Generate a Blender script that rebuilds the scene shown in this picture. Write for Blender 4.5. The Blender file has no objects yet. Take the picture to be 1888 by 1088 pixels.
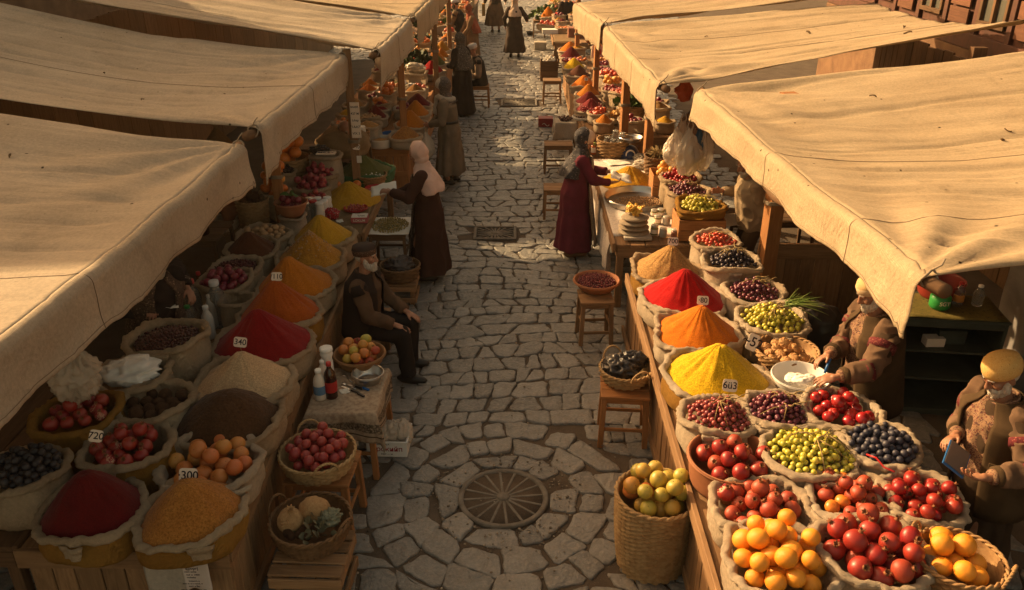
import bpy, math, random
import numpy as np
from mathutils import Vector, Matrix, noise, Quaternion
random.seed(7); np.random.seed(7)
PI = math.pi; R_ = math.radians
SC = bpy.context.scene; COL = SC.collection

# ---------------------------------------------------------------- camera
F = 1543.0; CAMH = 4.15
PITCH = math.atan(734.0 / F); YAW = 0.0064
cam_d = bpy.data.cameras.new('camera'); cam = bpy.data.objects.new('camera', cam_d); COL.objects.link(cam)
cam.location = (0, 0, CAMH); cam.rotation_euler = (PI / 2 - PITCH, 0, YAW)
cam_d.sensor_fit = 'HORIZONTAL'; cam_d.sensor_width = 36; cam_d.lens = F / 1888 * 36
cam_d.clip_start = 0.1; cam_d.clip_end = 500
SC.camera = cam
# ---------------------------------------------------------------- sky and sun
SUN_AZ = Vector((-0.84, 0.54)).normalized(); SUN_EL = R_(27)
w = bpy.data.worlds.new('World'); SC.world = w; w.use_nodes = True
nt = w.node_tree; bg = nt.nodes['Background']; sky = nt.nodes.new('ShaderNodeTexSky')
sky.sky_type = 'NISHITA'; sky.sun_disc = False; sky.sun_elevation = SUN_EL
sky.sun_rotation = math.atan2(SUN_AZ.x, SUN_AZ.y); sky.dust_density = 6; sky.air_density = 1.2
warm = nt.nodes.new('ShaderNodeMix'); warm.data_type = 'RGBA'; warm.blend_type = 'MULTIPLY'
warm.inputs[0].default_value = 1; warm.inputs[7].default_value = (1.0, 0.68, 0.37, 1)   # dusty evening air
nt.links.new(sky.outputs[0], warm.inputs[6]); nt.links.new(warm.outputs[2], bg.inputs[0])
bg.inputs[1].default_value = 0.14
sl = bpy.data.lights.new('sun', 'SUN'); sl.energy = 4.4; sl.angle = R_(0.6); sl.color = (1, .68, .34)
so = bpy.data.objects.new('sun', sl); COL.objects.link(so)
sd = Vector((SUN_AZ.x * math.cos(SUN_EL), SUN_AZ.y * math.cos(SUN_EL), math.sin(SUN_EL)))
so.rotation_euler = sd.to_track_quat('Z', 'Y').to_euler(); so.location = (0, 0, 20)
SC.view_settings.view_transform = 'Standard'; SC.view_settings.look = 'None'
SC.view_settings.exposure = 1.0; SC.view_settings.gamma = 1.0

# ---------------------------------------------------------------- photo pixel -> place on the level Z
_rm = cam.rotation_euler.to_matrix()
_fw = -(_rm.col[2]); _ri = _rm.col[0].copy(); _up = _rm.col[1].copy()
def at(px, py, Z):
    d = _fw * F + _ri * (px - 944) - _up * (py - 544)
    t = (Z - CAMH) / d.z
    return Vector((d.x * t, d.y * t, Z))
def depth(p): return (Vector(p) - Vector((0, 0, CAMH))).dot(_fw)
def mpp(p): return depth(p) / F            # metres per photo pixel there
def zfor(x, y, py):                        # height above (x,y) that shows at photo row py
    lo, hi = 0.0, 3.9
    for _ in range(40):
        m = (lo + hi) / 2
        p = Vector((x, y, m - CAMH)); q = 544 - F * p.dot(_up) / p.dot(_fw)
        if q > py: lo = m
        else: hi = m
    return (lo + hi) / 2

# ---------------------------------------------------------------- objects
def tag(o, label=None, cat=None, group=None, kind=None):
    if label: o['label'] = label
    if cat: o['category'] = cat
    if group: o['group'] = group
    if kind: o['kind'] = kind
    return o
def thing(name, label, cat, loc=(0, 0, 0), rz=0, group=None):
    o = bpy.data.objects.new(name, None); COL.objects.link(o); o.empty_display_size = .1
    o.location = loc; o.rotation_euler = (0, 0, rz)
    return tag(o, label, cat, group)
def link(name, me, parent=None, loc=None, rot=None):
    o = bpy.data.objects.new(name, me); COL.objects.link(o)
    if parent is not None: o.parent = parent
    if loc is not None: o.location = loc
    if rot is not None: o.rotation_euler = rot
    return o
def rotm(rx=0, ry=0, rz=0):
    return (Matrix.Rotation(rz, 3, 'Z') @ Matrix.Rotation(ry, 3, 'Y') @ Matrix.Rotation(rx, 3, 'X'))
def nz(x, y=0., z=0.): return noise.noise(Vector((x, y, z)))

class MB:
    def __init__(s): s.v = []; s.f = []; s.m = []; s.s = []; s.uv = []
    def add(s, vs, fs, m=0, smooth=True, uvs=None):
        b = len(s.v); s.v.extend([tuple(v) for v in vs])
        for i, f in enumerate(fs):
            s.f.append(tuple(b + k for k in f)); s.m.append(m); s.s.append(smooth)
            s.uv.append(uvs[i] if uvs else [(0., 0.)] * len(f))
        return s
    def box(s, c, size, rot=None, m=0, ch=.004, jit=0.):
        c = Vector(c); h = [max(.0005, a / 2) for a in size]; ch = min(ch, min(h) * .45)
        if rot is None: rot = Matrix.Identity(3)
        if jit: rot = rot @ rotm(random.gauss(0, jit), random.gauss(0, jit), random.gauss(0, jit))
        L = max(range(3), key=lambda i: h[i]); a = (L + 1) % 3; b = (L + 2) % 3
        ou, ov = random.random() * 30, random.random() * 30
        vs = []; idx = {}
        for sx in (-1, 1):
            for sy in (-1, 1):
                for sz in (-1, 1):
                    for ax in range(3):
                        p = [sx * (h[0] - ch), sy * (h[1] - ch), sz * (h[2] - ch)]
                        p[ax] = (sx, sy, sz)[ax] * h[ax]
                        idx[(sx, sy, sz, ax)] = len(vs); vs.append(Vector(p))
        fs = []
        for ax in range(3):
            o1, o2 = [(1, 2), (2, 0), (0, 1)][ax]
            for sg in (-1, 1):
                q = []
                for (u, w_) in ((-1, -1), (1, -1), (1, 1), (-1, 1)):
                    k = [0, 0, 0]; k[ax] = sg; k[o1] = u; k[o2] = w_; q.append(idx[tuple(k) + (ax,)])
                fs.append(tuple(q if sg > 0 else q[::-1]))
        for ax in range(3):                       # edge bevels
            o1, o2 = [(1, 2), (2, 0), (0, 1)][ax]
            for a1 in (-1, 1):
                for a2 in (-1, 1):
                    def K(e, face):
                        k = [0, 0, 0]; k[ax] = e; k[o1] = a1; k[o2] = a2; return idx[tuple(k) + (face,)]
                    q = (K(-1, o1), K(1, o1), K(1, o2), K(-1, o2))
                    fs.append(q if a1 * a2 > 0 else q[::-1])
        for sx in (-1, 1):
            for sy in (-1, 1):
                for sz in (-1, 1):
                    q = tuple(idx[(sx, sy, sz, k)] for k in range(3))
                    fs.append(q if sx * sy * sz > 0 else q[::-1])
        uvs = []
        for f in fs:
            uvs.append([(vs[k][L] + ou, vs[k][a] + vs[k][b] + ov) for k in f])
        return s.add([c + rot @ v for v in vs], fs, m, False, uvs)
    def tube(s, pts, rad, n=8, m=0, smooth=True, closed=False, flat=1.0):
        pts = [Vector(p) for p in pts]; N = len(pts)
        if not hasattr(rad, '__len__'): rad = [rad] * N
        vs = []; fs = []; uvs = []; prev = None; L = 0; ou = random.random() * 20
        Ls = []
        for i, p in enumerate(pts):
            if i: L += (p - pts[i - 1]).length
            Ls.append(L)
            t = (pts[(i + 1) % N] - pts[i - 1]) if closed else (pts[min(i + 1, N - 1)] - pts[max(i - 1, 0)])
            if t.length < 1e-9: t = Vector((0, 0, 1))
            t.normalize()
            if prev is None:
                prev = t.orthogonal().normalized()
            a = (prev - t * prev.dot(t))
            a = a.normalized() if a.length > 1e-6 else t.orthogonal().normalized()
            prev = a; b = t.cross(a)
            for k in range(n):
                th = 2 * PI * k / n
                vs.append(p + (a * math.cos(th) + b * math.sin(th) * flat) * rad[i])
        lim = N if closed else N - 1
        for i in range(lim):
            for k in range(n):
                j = (i + 1) % N
                fs.append((i * n + k, i * n + (k + 1) % n, j * n + (k + 1) % n, j * n + k))
                u0, u1 = Ls[i] + ou, (Ls[j] if j else L) + ou; w0, w1 = k / n * .2, (k + 1) / n * .2
                uvs.append([(u0, w0), (u0, w1), (u1, w1), (u1, w0)])
        if not closed:
            fs.append(tuple(range(n))[::-1]); fs.append(tuple((N - 1) * n + k for k in range(n)))
            uvs += [[(0., 0.)] * n] * 2
        return s.add(vs, fs, m, smooth, uvs)
    def lathe(s, prof, n=24, c=(0, 0, 0), m=0, fn=None, smooth=True, cap0=True, cap1=True, rot=None, fm=None):
        c = Vector(c); vs = []; fs = []; uvs = []; ms = []
        for i, (r, z) in enumerate(prof):
            for k in range(n):
                th = 2 * PI * k / n
                v = Vector((r * math.cos(th), r * math.sin(th), z))
                if fn: v = fn(v, th, i)
                if rot is not None: v = rot @ v
                vs.append(c + v)
        for i in range(len(prof) - 1):
            for k in range(n):
                fs.append((i * n + k, i * n + (k + 1) % n, (i + 1) * n + (k + 1) % n, (i + 1) * n + k))
                z0, z1 = prof[i][1], prof[i + 1][1]; R0 = max(prof[i][0], .01)
                uvs.append([(k / n * 6 * R0, z0), ((k + 1) / n * 6 * R0, z0), ((k + 1) / n * 6 * R0, z1), (k / n * 6 * R0, z1)])
        if cap0: fs.append(tuple(range(n))[::-1]); uvs.append([(0., 0.)] * n)
        if cap1: fs.append(tuple((len(prof) - 1) * n + k for k in range(n))); uvs.append([(0., 0.)] * n)
        return s.add(vs, fs, m, smooth, uvs)
    def ell(s, c, r, rot=None, nu=16, nv=10, m=0, fn=None):
        c = Vector(c); vs = [Vector((0, 0, -1))]
        for j in range(1, nv):
            ph = -PI / 2 + PI * j / nv
            for k in range(nu):
                th = 2 * PI * k / nu
                vs.append(Vector((math.cos(th) * math.cos(ph), math.sin(th) * math.cos(ph), math.sin(ph))))
        vs.append(Vector((0, 0, 1))); fs = []
        for k in range(nu): fs.append((0, 1 + (k + 1) % nu, 1 + k))
        for j in range(nv - 2):
            for k in range(nu):
                a = 1 + j * nu + k; b = 1 + j * nu + (k + 1) % nu; fs.append((a, b, b + nu, a + nu))
        e = len(vs) - 1; o = 1 + (nv - 2) * nu
        for k in range(nu): fs.append((o + k, o + (k + 1) % nu, e))
        out = []
        for v in vs:
            if fn: v = fn(v)
            v = Vector((v.x * r[0], v.y * r[1], v.z * r[2]))
            if rot is not None: v = rot @ v
            out.append(c + v)
        return s.add(out, fs, m, True)
    def cap(s, p0, p1, r0, r1, n=12):             # closed tapered capsule
        p0 = Vector(p0); p1 = Vector(p1); t = (p1 - p0)
        if t.length < 1e-6: t = Vector((0, 0, 1e-3))
        t.normalize(); pts = []; rad = []
        for a in (80, 50, 22): pts.append(p0 - t * r0 * math.sin(R_(a))); rad.append(r0 * math.cos(R_(a)))
        pts.append(p0); rad.append(r0); pts.append(p1); rad.append(r1)
        for a in (22, 50, 80): pts.append(p1 + t * r1 * math.sin(R_(a))); rad.append(r1 * math.cos(R_(a)))
        return s.tube(pts, rad, n)
    def loft(s, rings, n=32, m=0, closed=True, a0=0, a1=2 * PI):   # rings: list of lists of points
        vs = []; fs = []
        for r in rings: vs.extend(r)
        n = len(rings[0])
        for i in range(len(rings) - 1):
            for k in range(n if closed else n - 1):
                fs.append((i * n + k, i * n + (k + 1) % n, (i + 1) * n + (k + 1) % n, (i + 1) * n + k))
        if closed:
            fs.append(tuple(range(n))[::-1]); fs.append(tuple((len(rings) - 1) * n + k for k in range(n)))
        return s.add(vs, fs, m, True)
    def grid(s, P, m=0, smooth=True):              # P[i][j] points
        a = len(P); b = len(P[0]); vs = [p for r in P for p in r]; fs = []; uvs = []
        for i in range(a - 1):
            for j in range(b - 1):
                fs.append((i * b + j, (i + 1) * b + j, (i + 1) * b + j + 1, i * b + j + 1))
                uvs.append([(i / (a - 1), j / (b - 1)), ((i + 1) / (a - 1), j / (b - 1)), ((i + 1) / (a - 1), (j + 1) / (b - 1)), (i / (a - 1), (j + 1) / (b - 1))])
        return s.add(vs, fs, m, smooth, uvs)
    def mesh(s, name, mats):
        me = bpy.data.meshes.new(name); me.from_pydata(s.v, [], s.f)
        if not isinstance(mats, (list, tuple)): mats = [mats]
        for q in mats: me.materials.append(q)
        me.polygons.foreach_set('material_index', s.m)
        me.polygons.foreach_set('use_smooth', s.s)
        ul = me.uv_layers.new(name='UVMap')
        flat = [c for f in s.uv for p in f for c in p]
        ul.data.foreach_set('uv', flat)
        me.update(); return me
    def obj(s, name, mats, parent=None, loc=None, rot=None):
        return link(name, s.mesh(name, mats), parent, loc, rot)
def solid(o, t, off=0):
    md = o.modifiers.new('solid', 'SOLIDIFY'); md.thickness = t; md.offset = off; return o

# ---------------------------------------------------------------- materials
class NT:
    def __init__(s, name):
        s.mat = bpy.data.materials.new(name); s.mat.use_nodes = True; s.t = s.mat.node_tree
        s.b = s.t.nodes['Principled BSDF']
    def n(s, ty, **k):
        q = s.t.nodes.new('ShaderNode' + ty)
        for a, b in k.items(): setattr(q, a, b)
        return q
    def l(s, a, b): s.t.links.new(a, b)
    def coord(s, kind='Object', scale=(1, 1, 1), rnd=True):
        tc = s.n('TexCoord'); mp = s.n('Mapping'); mp.inputs['Scale'].default_value = scale
        s.l(tc.outputs[kind], mp.inputs['Vector'])
        if rnd:
            oi = s.n('ObjectInfo'); mu = s.n('Math', operation='MULTIPLY'); mu.inputs[1].default_value = 41
            s.l(oi.outputs['Random'], mu.inputs[0]); s.l(mu.outputs[0], mp.inputs['Location'])
        return mp.outputs[0]
    def noise(s, vec, scale, detail=3, rough=.55, dist=0):
        q = s.n('TexNoise'); q.inputs['Scale'].default_value = scale; q.inputs['Detail'].default_value = detail
        q.inputs['Roughness'].default_value = rough; q.inputs['Distortion'].default_value = dist
        if vec is not None: s.l(vec, q.inputs['Vector'])
        return q.outputs['Fac']
    def vor(s, vec, scale, feat='F1', out='Distance'):
        q = s.n('TexVoronoi', feature=feat); q.inputs['Scale'].default_value = scale; s.l(vec, q.inputs['Vector'])
        return q.outputs[out]
    def rng(s, x, a, b, c=0., d=1.):
        q = s.n('MapRange'); q.inputs[1].default_value = a; q.inputs[2].default_value = b
        q.inputs[3].default_value = c; q.inputs[4].default_value = d; s.l(x, q.inputs[0]); return q.outputs[0]
    def mix(s, f, a, b, mode='MIX'):
        q = s.n('Mix', data_type='RGBA', blend_type=mode)
        for i, x in ((0, f), (6, a), (7, b)):
            if isinstance(x, (int, float)): q.inputs[i].default_value = x
            elif isinstance(x, tuple): q.inputs[i].default_value = x if len(x) == 4 else x + (1,)
            else: s.l(x, q.inputs[i])
        return q.outputs[2]
    def math(s, op, a, b=None):
        q = s.n('Math', operation=op)
        for i, x in ((0, a), (1, b)):
            if x is None: continue
            if isinstance(x, (int, float)): q.inputs[i].default_value = x
            else: s.l(x, q.inputs[i])
        return q.outputs[0]
    def bump(s, h, strength=.3, dist=.01):
        q = s.n('Bump'); q.inputs['Strength'].default_value = strength; q.inputs['Distance'].default_value = dist
        s.l(h, q.inputs['Height']); s.l(q.outputs[0], s.b.inputs['Normal']); return q
    def out(s, col=None, rough=.8, metal=0, spec=.3, coat=0):
        if col is not None:
            if isinstance(col, tuple): s.b.inputs['Base Color'].default_value = col if len(col) == 4 else col + (1,)
            else: s.l(col, s.b.inputs['Base Color'])
        if isinstance(rough, (int, float)): s.b.inputs['Roughness'].default_value = rough
        else: s.l(rough, s.b.inputs['Roughness'])
        s.b.inputs['Metallic'].default_value = metal; s.b.inputs['Specular IOR Level'].default_value = spec
        s.b.inputs['Coat Weight'].default_value = coat; s.b.inputs['Coat Roughness'].default_value = .2
        return s.mat
def dk(c, f): return tuple(min(1, x * f) for x in c[:3])
_cache = {}
def cmat(name, c1, c2=None, rough=.8, vs=6, bump=.3, bs=80, bd=.004, metal=0, spec=.3, lo=.35, hi=.65, coat=0, stretch=(1, 1, 1), island=0., dist=.4):
    if name in _cache: return _cache[name]
    N = NT(name); v = N.coord(scale=stretch); c2 = c2 or dk(c1, .7)
    f = N.rng(N.noise(v, vs, 4, dist=dist), lo, hi); col = N.mix(f, c1, c2)
    if island:
        g = N.n('NewGeometry'); k = N.rng(g.outputs['Random Per Island'], 0, 1, 1 - island, 1 + island * .6)
        q = N.n('Mix', data_type='RGBA', blend_type='MULTIPLY'); q.inputs[0].default_value = 1
        N.l(col, q.inputs[6]); cc = N.n('CombineColor'); [N.l(k, cc.inputs[i]) for i in range(3)]; N.l(cc.outputs[0], q.inputs[7]); col = q.outputs[2]
    if bump: N.bump(N.noise(v, bs, 4, .6), bump, bd)
    _cache[name] = N.out(col, rough, metal, spec, coat); return _cache[name]
def plain(name, c, rough=.5, metal=0, spec=.4, alpha=None, trans=0, coat=0):
    if name in _cache: return _cache[name]
    N = NT(name); m = N.out(tuple(c), rough, metal, spec, coat)
    if trans: N.b.inputs['Transmission Weight'].default_value = trans; N.b.inputs['IOR'].default_value = 1.33
    if alpha is not None: N.b.inputs['Alpha'].default_value = alpha
    _cache[name] = m; return m
def m_canvas(name, c1, c2, speck=True, bmp=.6, cs=(.6, 4, 3), cf=9):
    N = NT(name); v = N.coord(rnd=True)
    n1 = N.rng(N.noise(v, 1.1, 5, .6, .6), .35, .7); col = N.mix(n1, c1, c2)
    fine = N.rng(N.noise(v, 45, 3, .7), .3, .7, .86, 1.1)
    cc = N.n('CombineColor'); [N.l(fine, cc.inputs[i]) for i in range(3)]; col = N.mix(1.0, col, cc.outputs[0], 'MULTIPLY')
    if speck:
        d = N.math('ADD', N.vor(v, 5.5), N.math('MULTIPLY', N.noise(v, 26, 3), .07)); gate = N.rng(N.noise(v, 2.3, 2), .47, .49)
        k = N.math('MULTIPLY', N.rng(d, .075, .11, 1, 0), gate); col = N.mix(k, col, (.05, .03, .015))
        st = N.rng(N.noise(v, 2.1, 6, .7, 1.6), .54, .78, 0, .55); col = N.mix(st, col, dk(c2, .55))
    tc = N.n('TexCoord'); 
    wv = N.n('TexWave'); wv.inputs['Scale'].default_value = 60; wv.inputs['Distortion'].default_value = 1.5; N.l(tc.outputs['Object'], wv.inputs['Vector'])
    wv2 = N.n('TexWave', bands_direction='Y'); wv2.inputs['Scale'].default_value = 60; wv2.inputs['Distortion'].default_value = 1.5; N.l(tc.outputs['Object'], wv2.inputs['Vector'])
    h = N.math('ADD', N.math('MULTIPLY', N.math('ADD', wv.outputs['Fac'], wv2.outputs['Fac']), .15), N.noise(N.coord(scale=cs), cf, 5, .62, .8))
    N.bump(h, bmp, .026)
    m = N.out(col, .9, 0, .15)
    tl = N.n('BsdfTranslucent'); N.l(col, tl.inputs[0]); ms = N.n('MixShader'); ms.inputs[0].default_value = .24
    o = N.t.nodes['Material Output']; N.l(N.b.outputs[0], ms.inputs[1]); N.l(tl.outputs[0], ms.inputs[2]); N.l(ms.outputs[0], o.inputs[0])
    return m
def m_wood(name, c1, c2, rough=.75, isl=.3):
    N = NT(name); tc = N.n('TexCoord'); mp = N.n('Mapping'); mp.inputs['Scale'].default_value = (1.6, 26, 1); N.l(tc.outputs['UV'], mp.inputs[0])
    g = N.noise(mp.outputs[0], 1.6, 6, .65, .7); mp2 = N.n('Mapping'); mp2.inputs['Scale'].default_value = (1, 6, 1); N.l(tc.outputs['UV'], mp2.inputs[0])
    g2 = N.noise(mp2.outputs[0], 2.2, 4, .6, 1.5)
    col = N.mix(N.rng(g, .3, .7), c1, c2); col = N.mix(N.rng(g2, .5, .75, 0, .6), col, dk(c1, .45))
    gi = N.n('NewGeometry'); k = N.rng(gi.outputs['Random Per Island'], 0, 1, 1 - isl, 1 + isl * .6)
    cc = N.n('CombineColor'); [N.l(k, cc.inputs[i]) for i in range(3)]; col = N.mix(1.0, col, cc.outputs[0], 'MULTIPLY')
    N.bump(g, .5, .006); return N.out(col, rough, 0, .25)
def m_pattern(name, base, c2, c3, scale=26, th=.33, rough=.85):
    N = NT(name); v = N.coord(rnd=False); d = N.math('ADD', N.math('MULTIPLY', N.vor(v, scale), .7), N.math('MULTIPLY', N.vor(v, scale * 2.3), .3)); n = N.noise(v, scale * 1.1, 4, .65, 1.6)
    col = N.mix(N.rng(d, th - .03, th + .03, 1, 0), base, c2); col = N.mix(N.rng(n, .52, .58), col, c3)
    N.bump(N.noise(v, 120, 3), .2, .003); return N.out(col, rough, 0, .2)
def m_powder(name, c1, c2, grain=140, gb=.6):
    if name in _cache: return _cache[name]
    N = NT(name); v = N.coord(); n = N.noise(v, 9, 4, .6); g = N.noise(v, grain, 2, .8)
    col = N.mix(N.rng(n, .3, .7), c1, c2); col = N.mix(N.rng(g, .35, .7), col, dk(c2, .55))
    h = N.math('ADD', N.math('MULTIPLY', g, .7), N.noise(v, 26, 4, .6)); N.bump(h, gb, .008)
    N.b.inputs['Sheen Weight'].default_value = .1
    _cache[name] = N.out(col, .97, 0, .08); return _cache[name]
def m_fruit(name, c1, c2, c3, rough=.35, bs=0, coat=.0, spots=.0, vs=2.2):
    if name in _cache: return _cache[name]
    N = NT(name); v = N.coord(); oi = N.n('ObjectInfo'); gi = N.n('NewGeometry')
    r = N.math('FRACT', N.math('ADD', N.math('MULTIPLY', oi.outputs['Random'], 7.3), gi.outputs['Random Per Island']))
    n = N.noise(v, vs * 9, 4, .6, .6); col = N.mix(N.rng(n, .4, .66), c1, c2); col = N.mix(N.math('MULTIPLY', r, .6), col, c3)
    if spots: col = N.mix(N.rng(N.vor(v, 160), .0, .16, spots, 0), col, dk(c2, .3))
    if bs: N.bump(N.noise(v, bs, 2), .5, .002)
    else: N.bump(N.noise(v, 40, 3), .12, .003)
    _cache[name] = N.out(col, rough, 0, .45, coat); return _cache[name]
WOOD = m_wood('weathered_wood', (.23, .125, .06), (.36, .21, .105))
WOODD = m_wood('dark_wood', (.10, .052, .026), (.18, .10, .05))
WOODO = m_wood('orange_wood', (.30, .13, .045), (.44, .20, .075), isl=.2)
CANVAS = m_canvas('awning_canvas', (.60, .50, .385), (.50, .405, .30))
CANVAS2 = m_canvas('awning_canvas_yellowed', (.60, .475, .32), (.51, .39, .255))
SACK = m_canvas('sack_cloth', (.68, .53, .36), (.52, .37, .23), False, 1.0, (1, 1, 1), 7)
SACKY = m_canvas('yellow_sack_cloth', (.50, .27, .06), (.38, .18, .035), False, 1.0, (1, 1, 1), 7)
SACKP = m_canvas('pale_sack_cloth', (.74, .61, .46), (.60, .46, .32), False, 1.0, (1, 1, 1), 7)
LINEN = m_canvas('linen', (.62, .55, .46), (.52, .44, .35), False)
BURLAP = m_canvas('burlap', (.36, .25, .14), (.28, .18, .095), False)
STEEL = plain('steel', (.55, .52, .48), .28, 1)
WHITEP = plain('white_plastic', (.72, .70, .66), .4)
PAPER = cmat('paper', (.74, .70, .63), (.64, .59, .5), .8, bump=.1)
INK = plain('ink', (.03, .015, .02), .7)
TERRA = cmat('terracotta', (.40, .16, .075), (.30, .11, .05), .75, bump=.2)
CLEAR = plain('clear_plastic', (.85, .85, .82), .08, trans=.92)
def m_film():
    N = NT('plastic_film'); v = N.coord(); N.bump(N.noise(v, 16, 5, .65, 1.5), .8, .02)
    m = N.out((.74, .64, .52), .2, 0, .7); N.b.inputs['Alpha'].default_value = .55; return m
FILM = m_film(); FILM.name = 'plastic_film'
# ================================================================ ground, cobbles
N = NT('dirt'); v = N.coord(rnd=False)
c = N.mix(N.rng(N.noise(v, 3, 6, .65), .3, .7), (.128, .098, .072), (.080, .060, .044))
c = N.mix(N.rng(N.vor(v, 70), .1, .25, .5, 0), c, (.24, .19, .14)); N.bump(N.noise(v, 60, 5, .7), .8, .012)
DIRT = N.out(c, .95, 0, .15)
g = MB(); S = 260
GX = [-S, -8, -4, -2, 0, 2, 4, 8, S]; GY = [-40, 0, 4, 8, 12, 20, 30, 45, 400]
g.grid([[Vector((x, y, 0)) for y in GY] for x in GX]); tag(g.obj('ground', DIRT), kind='structure')

N = NT('cobble_stone'); v = N.coord(rnd=False); gi = N.n('NewGeometry'); rr = gi.outputs['Random Per Island']
c = N.mix(rr, (.130, .125, .116), (.235, .222, .202))
c = N.mix(N.rng(N.noise(v, 5, 5, .65, .8), .45, .75, 0, .7), c, (.16, .13, .10))
c = N.mix(N.rng(N.noise(v, 38, 4, .7), .45, .75, 0, .55), c, (.36, .32, .27))
h = N.math('ADD', N.noise(v, 9, 5, .62, 1.6), N.math('MULTIPLY', N.noise(v, 60, 4, .7), .25)); N.bump(h, .75, .03)
COBBLE = N.out(c, N.rng(N.noise(v, 14, 3), .35, .7, .30, .62), 0, .6)

MH = at(928, 921, 0); MHR = .345
def in_round(x, y, r): return math.hypot(x - MH.x, y - MH.y) < r
rnd = random.Random(3)
DRAINS = [(at(913, 432, 0), .27, .22), (at(957, 191, 0), .38, .30)]
cb = MB()
def stone(poly, sid):
    cx = sum(p[0] for p in poly) / len(poly); cy = sum(p[1] for p in poly) / len(poly)
    if any(abs(cx - d[0].x) < d[1] + .09 and abs(cy - d[0].y) < d[2] + .08 for d in DRAINS): return
    near = cy < 15
    q = []                                            # knock the corners off, then roughen the edges
    for a in range(len(poly)):
        p0, p1, p2 = poly[a - 1], poly[a], poly[(a + 1) % len(poly)]
        t = rnd.uniform(.06, .20)
        q.append((p1[0] + (p0[0] - p1[0]) * t, p1[1] + (p0[1] - p1[1]) * t)); q.append((p1[0] + (p2[0] - p1[0]) * t, p1[1] + (p2[1] - p1[1]) * t))
    poly = q; q = []
    sub = .035 if near else .12
    for a in range(len(poly)):
        p0, p1 = poly[a], poly[(a + 1) % len(poly)]; L = math.hypot(p1[0] - p0[0], p1[1] - p0[1]); k = max(1, int(L / sub))
        for j in range(k): q.append((p0[0] + (p1[0] - p0[0]) * j / k, p0[1] + (p1[1] - p0[1]) * j / k))
    poly = q
    size = max(.05, math.sqrt(sum((p[0] - cx) ** 2 + (p[1] - cy) ** 2 for p in poly) / len(poly)))
    gap = rnd.uniform(.003, .012) if near else rnd.uniform(.006, .012)
    P = []
    for (x, yy) in poly:
        d = math.hypot(x - cx, yy - cy) + 1e-6
        e = gap + .016 * nz(x * 9, yy * 9, sid * .37) + .009 * nz(x * 31, yy * 31, sid)
        s0 = max(.2, 1 - e / d); P.append((cx + (x - cx) * s0, cy + (yy - cy) * s0))
    hgt = rnd.uniform(.010, .024); tx, ty = rnd.gauss(0, .025), rnd.gauss(0, .025)
    eb = .010 / size
    lev = [(1.0, -.01), (1.0, hgt * .75), (1 - eb, hgt)] + ([(.74, hgt * 1.03), (.45, hgt * 1.06), (.2, hgt * 1.06)] if near else [(.5, hgt * 1.05)])
    vs = []; fs = []; n = len(P)
    for li, (s, z) in enumerate(lev):
        for (x, yy) in P:
            X = cx + (x - cx) * s; Y = cy + (yy - cy) * s
            dz = (X - cx) * tx + (Y - cy) * ty + ((.010 * nz(X * 9, Y * 9, sid) + .006 * abs(nz(X * 24, Y * 24, sid))) if (li > 1 and cy < 20) else 0)
            vs.append((X, Y, max(z + dz, .004) if li else -.01))
    for li in range(len(lev) - 1):
        for k in range(n): fs.append((li * n + k, li * n + (k + 1) % n, (li + 1) * n + (k + 1) % n, (li + 1) * n + k))
    o = (len(lev) - 1) * n; vs.append((cx, cy, lev[-1][1])); fs += [(o + k, o + (k + 1) % n, len(vs) - 1) for k in range(n)]
    cb.add(vs, fs, 0, True)
def row_curve(y0, i, x): return y0 + .13 * math.sin(x * 1.15 + i * .25) - .045 * (x + .2) ** 2 * (1 if y0 < 10 else .25) + .035 * nz(x * 1.9, i * 3.3, 1.7)
y = 2.3; i = 0; sid = 0
while y < 47:
    h = rnd.uniform(.15, .25) * (1.0 if y < 12 else 1.08); wm = rnd.uniform(.18, .28)
    x = (-3.7 if y < 24 else -6) + rnd.uniform(0, .3); xe = 3.4 if y < 24 else 6; sl = 0; i += 1
    while x < xe:
        wd = wm * rnd.uniform(.6, 1.45); s2 = rnd.gauss(0, .028)
        a, b = x + sl, x + wd + s2; c, d = x + wd - s2, x - sl
        if math.hypot(x + wd / 2 - MH.x, y + h / 2 - .05 - MH.y) > 1.075:
            poly = [(a, row_curve(y, i, a)), (b, row_curve(y, i, b)), (c, row_curve(y + h, i + 1, c)), (d, row_curve(y + h, i + 1, d))]
            j = [(p[0] + rnd.gauss(0, .008), p[1] + rnd.gauss(0, .008)) for p in poly]
            j2 = []
            for q_ in j:
                dx, dy = q_[0] - MH.x, q_[1] - MH.y; dr = math.hypot(dx, dy)
                j2.append((MH.x + dx / dr * 1.035, MH.y + dy / dr * 1.035) if dr < 1.035 else q_)
            j = j2
            if rnd.random() < .3:
                k = rnd.choice((0, 2)); p, q_ = j[k], j[k + 1]; j.insert(k + 1, ((p[0] + q_[0]) / 2 + rnd.gauss(0, .02), (p[1] + q_[1]) / 2 + rnd.gauss(0, .022)))
            stone(j, sid)
        sid += 1; x += wd; sl = s2
    y += h
rads = (.375, .575, .80, 1.03)
for k in range(3):
    r0, r1 = rads[k], rads[k + 1]; a = rnd.random(); e = a + 2 * PI; sl = 0
    while a < e - .12:
        wd = rnd.uniform(.15, .38) / ((r0 + r1) / 2); 
        if a + wd > e - .15: wd = e - a
        s2 = rnd.gauss(0, .02) if wd != e - a else 0
        P4 = [(r0, a + sl), (r0, a + wd + s2), (r1, a + wd - s2), (r1, a - sl)]
        if rnd.random() > .10 or k > 0: stone([(MH.x + (r + rnd.gauss(0, .026)) * math.cos(t_), MH.y + (r + rnd.gauss(0, .026)) * math.sin(t_)) for r, t_ in P4], sid)
        sid += 1; a += wd; sl = s2
tag(cb.obj('cobblestones', COBBLE), kind='structure')
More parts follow.
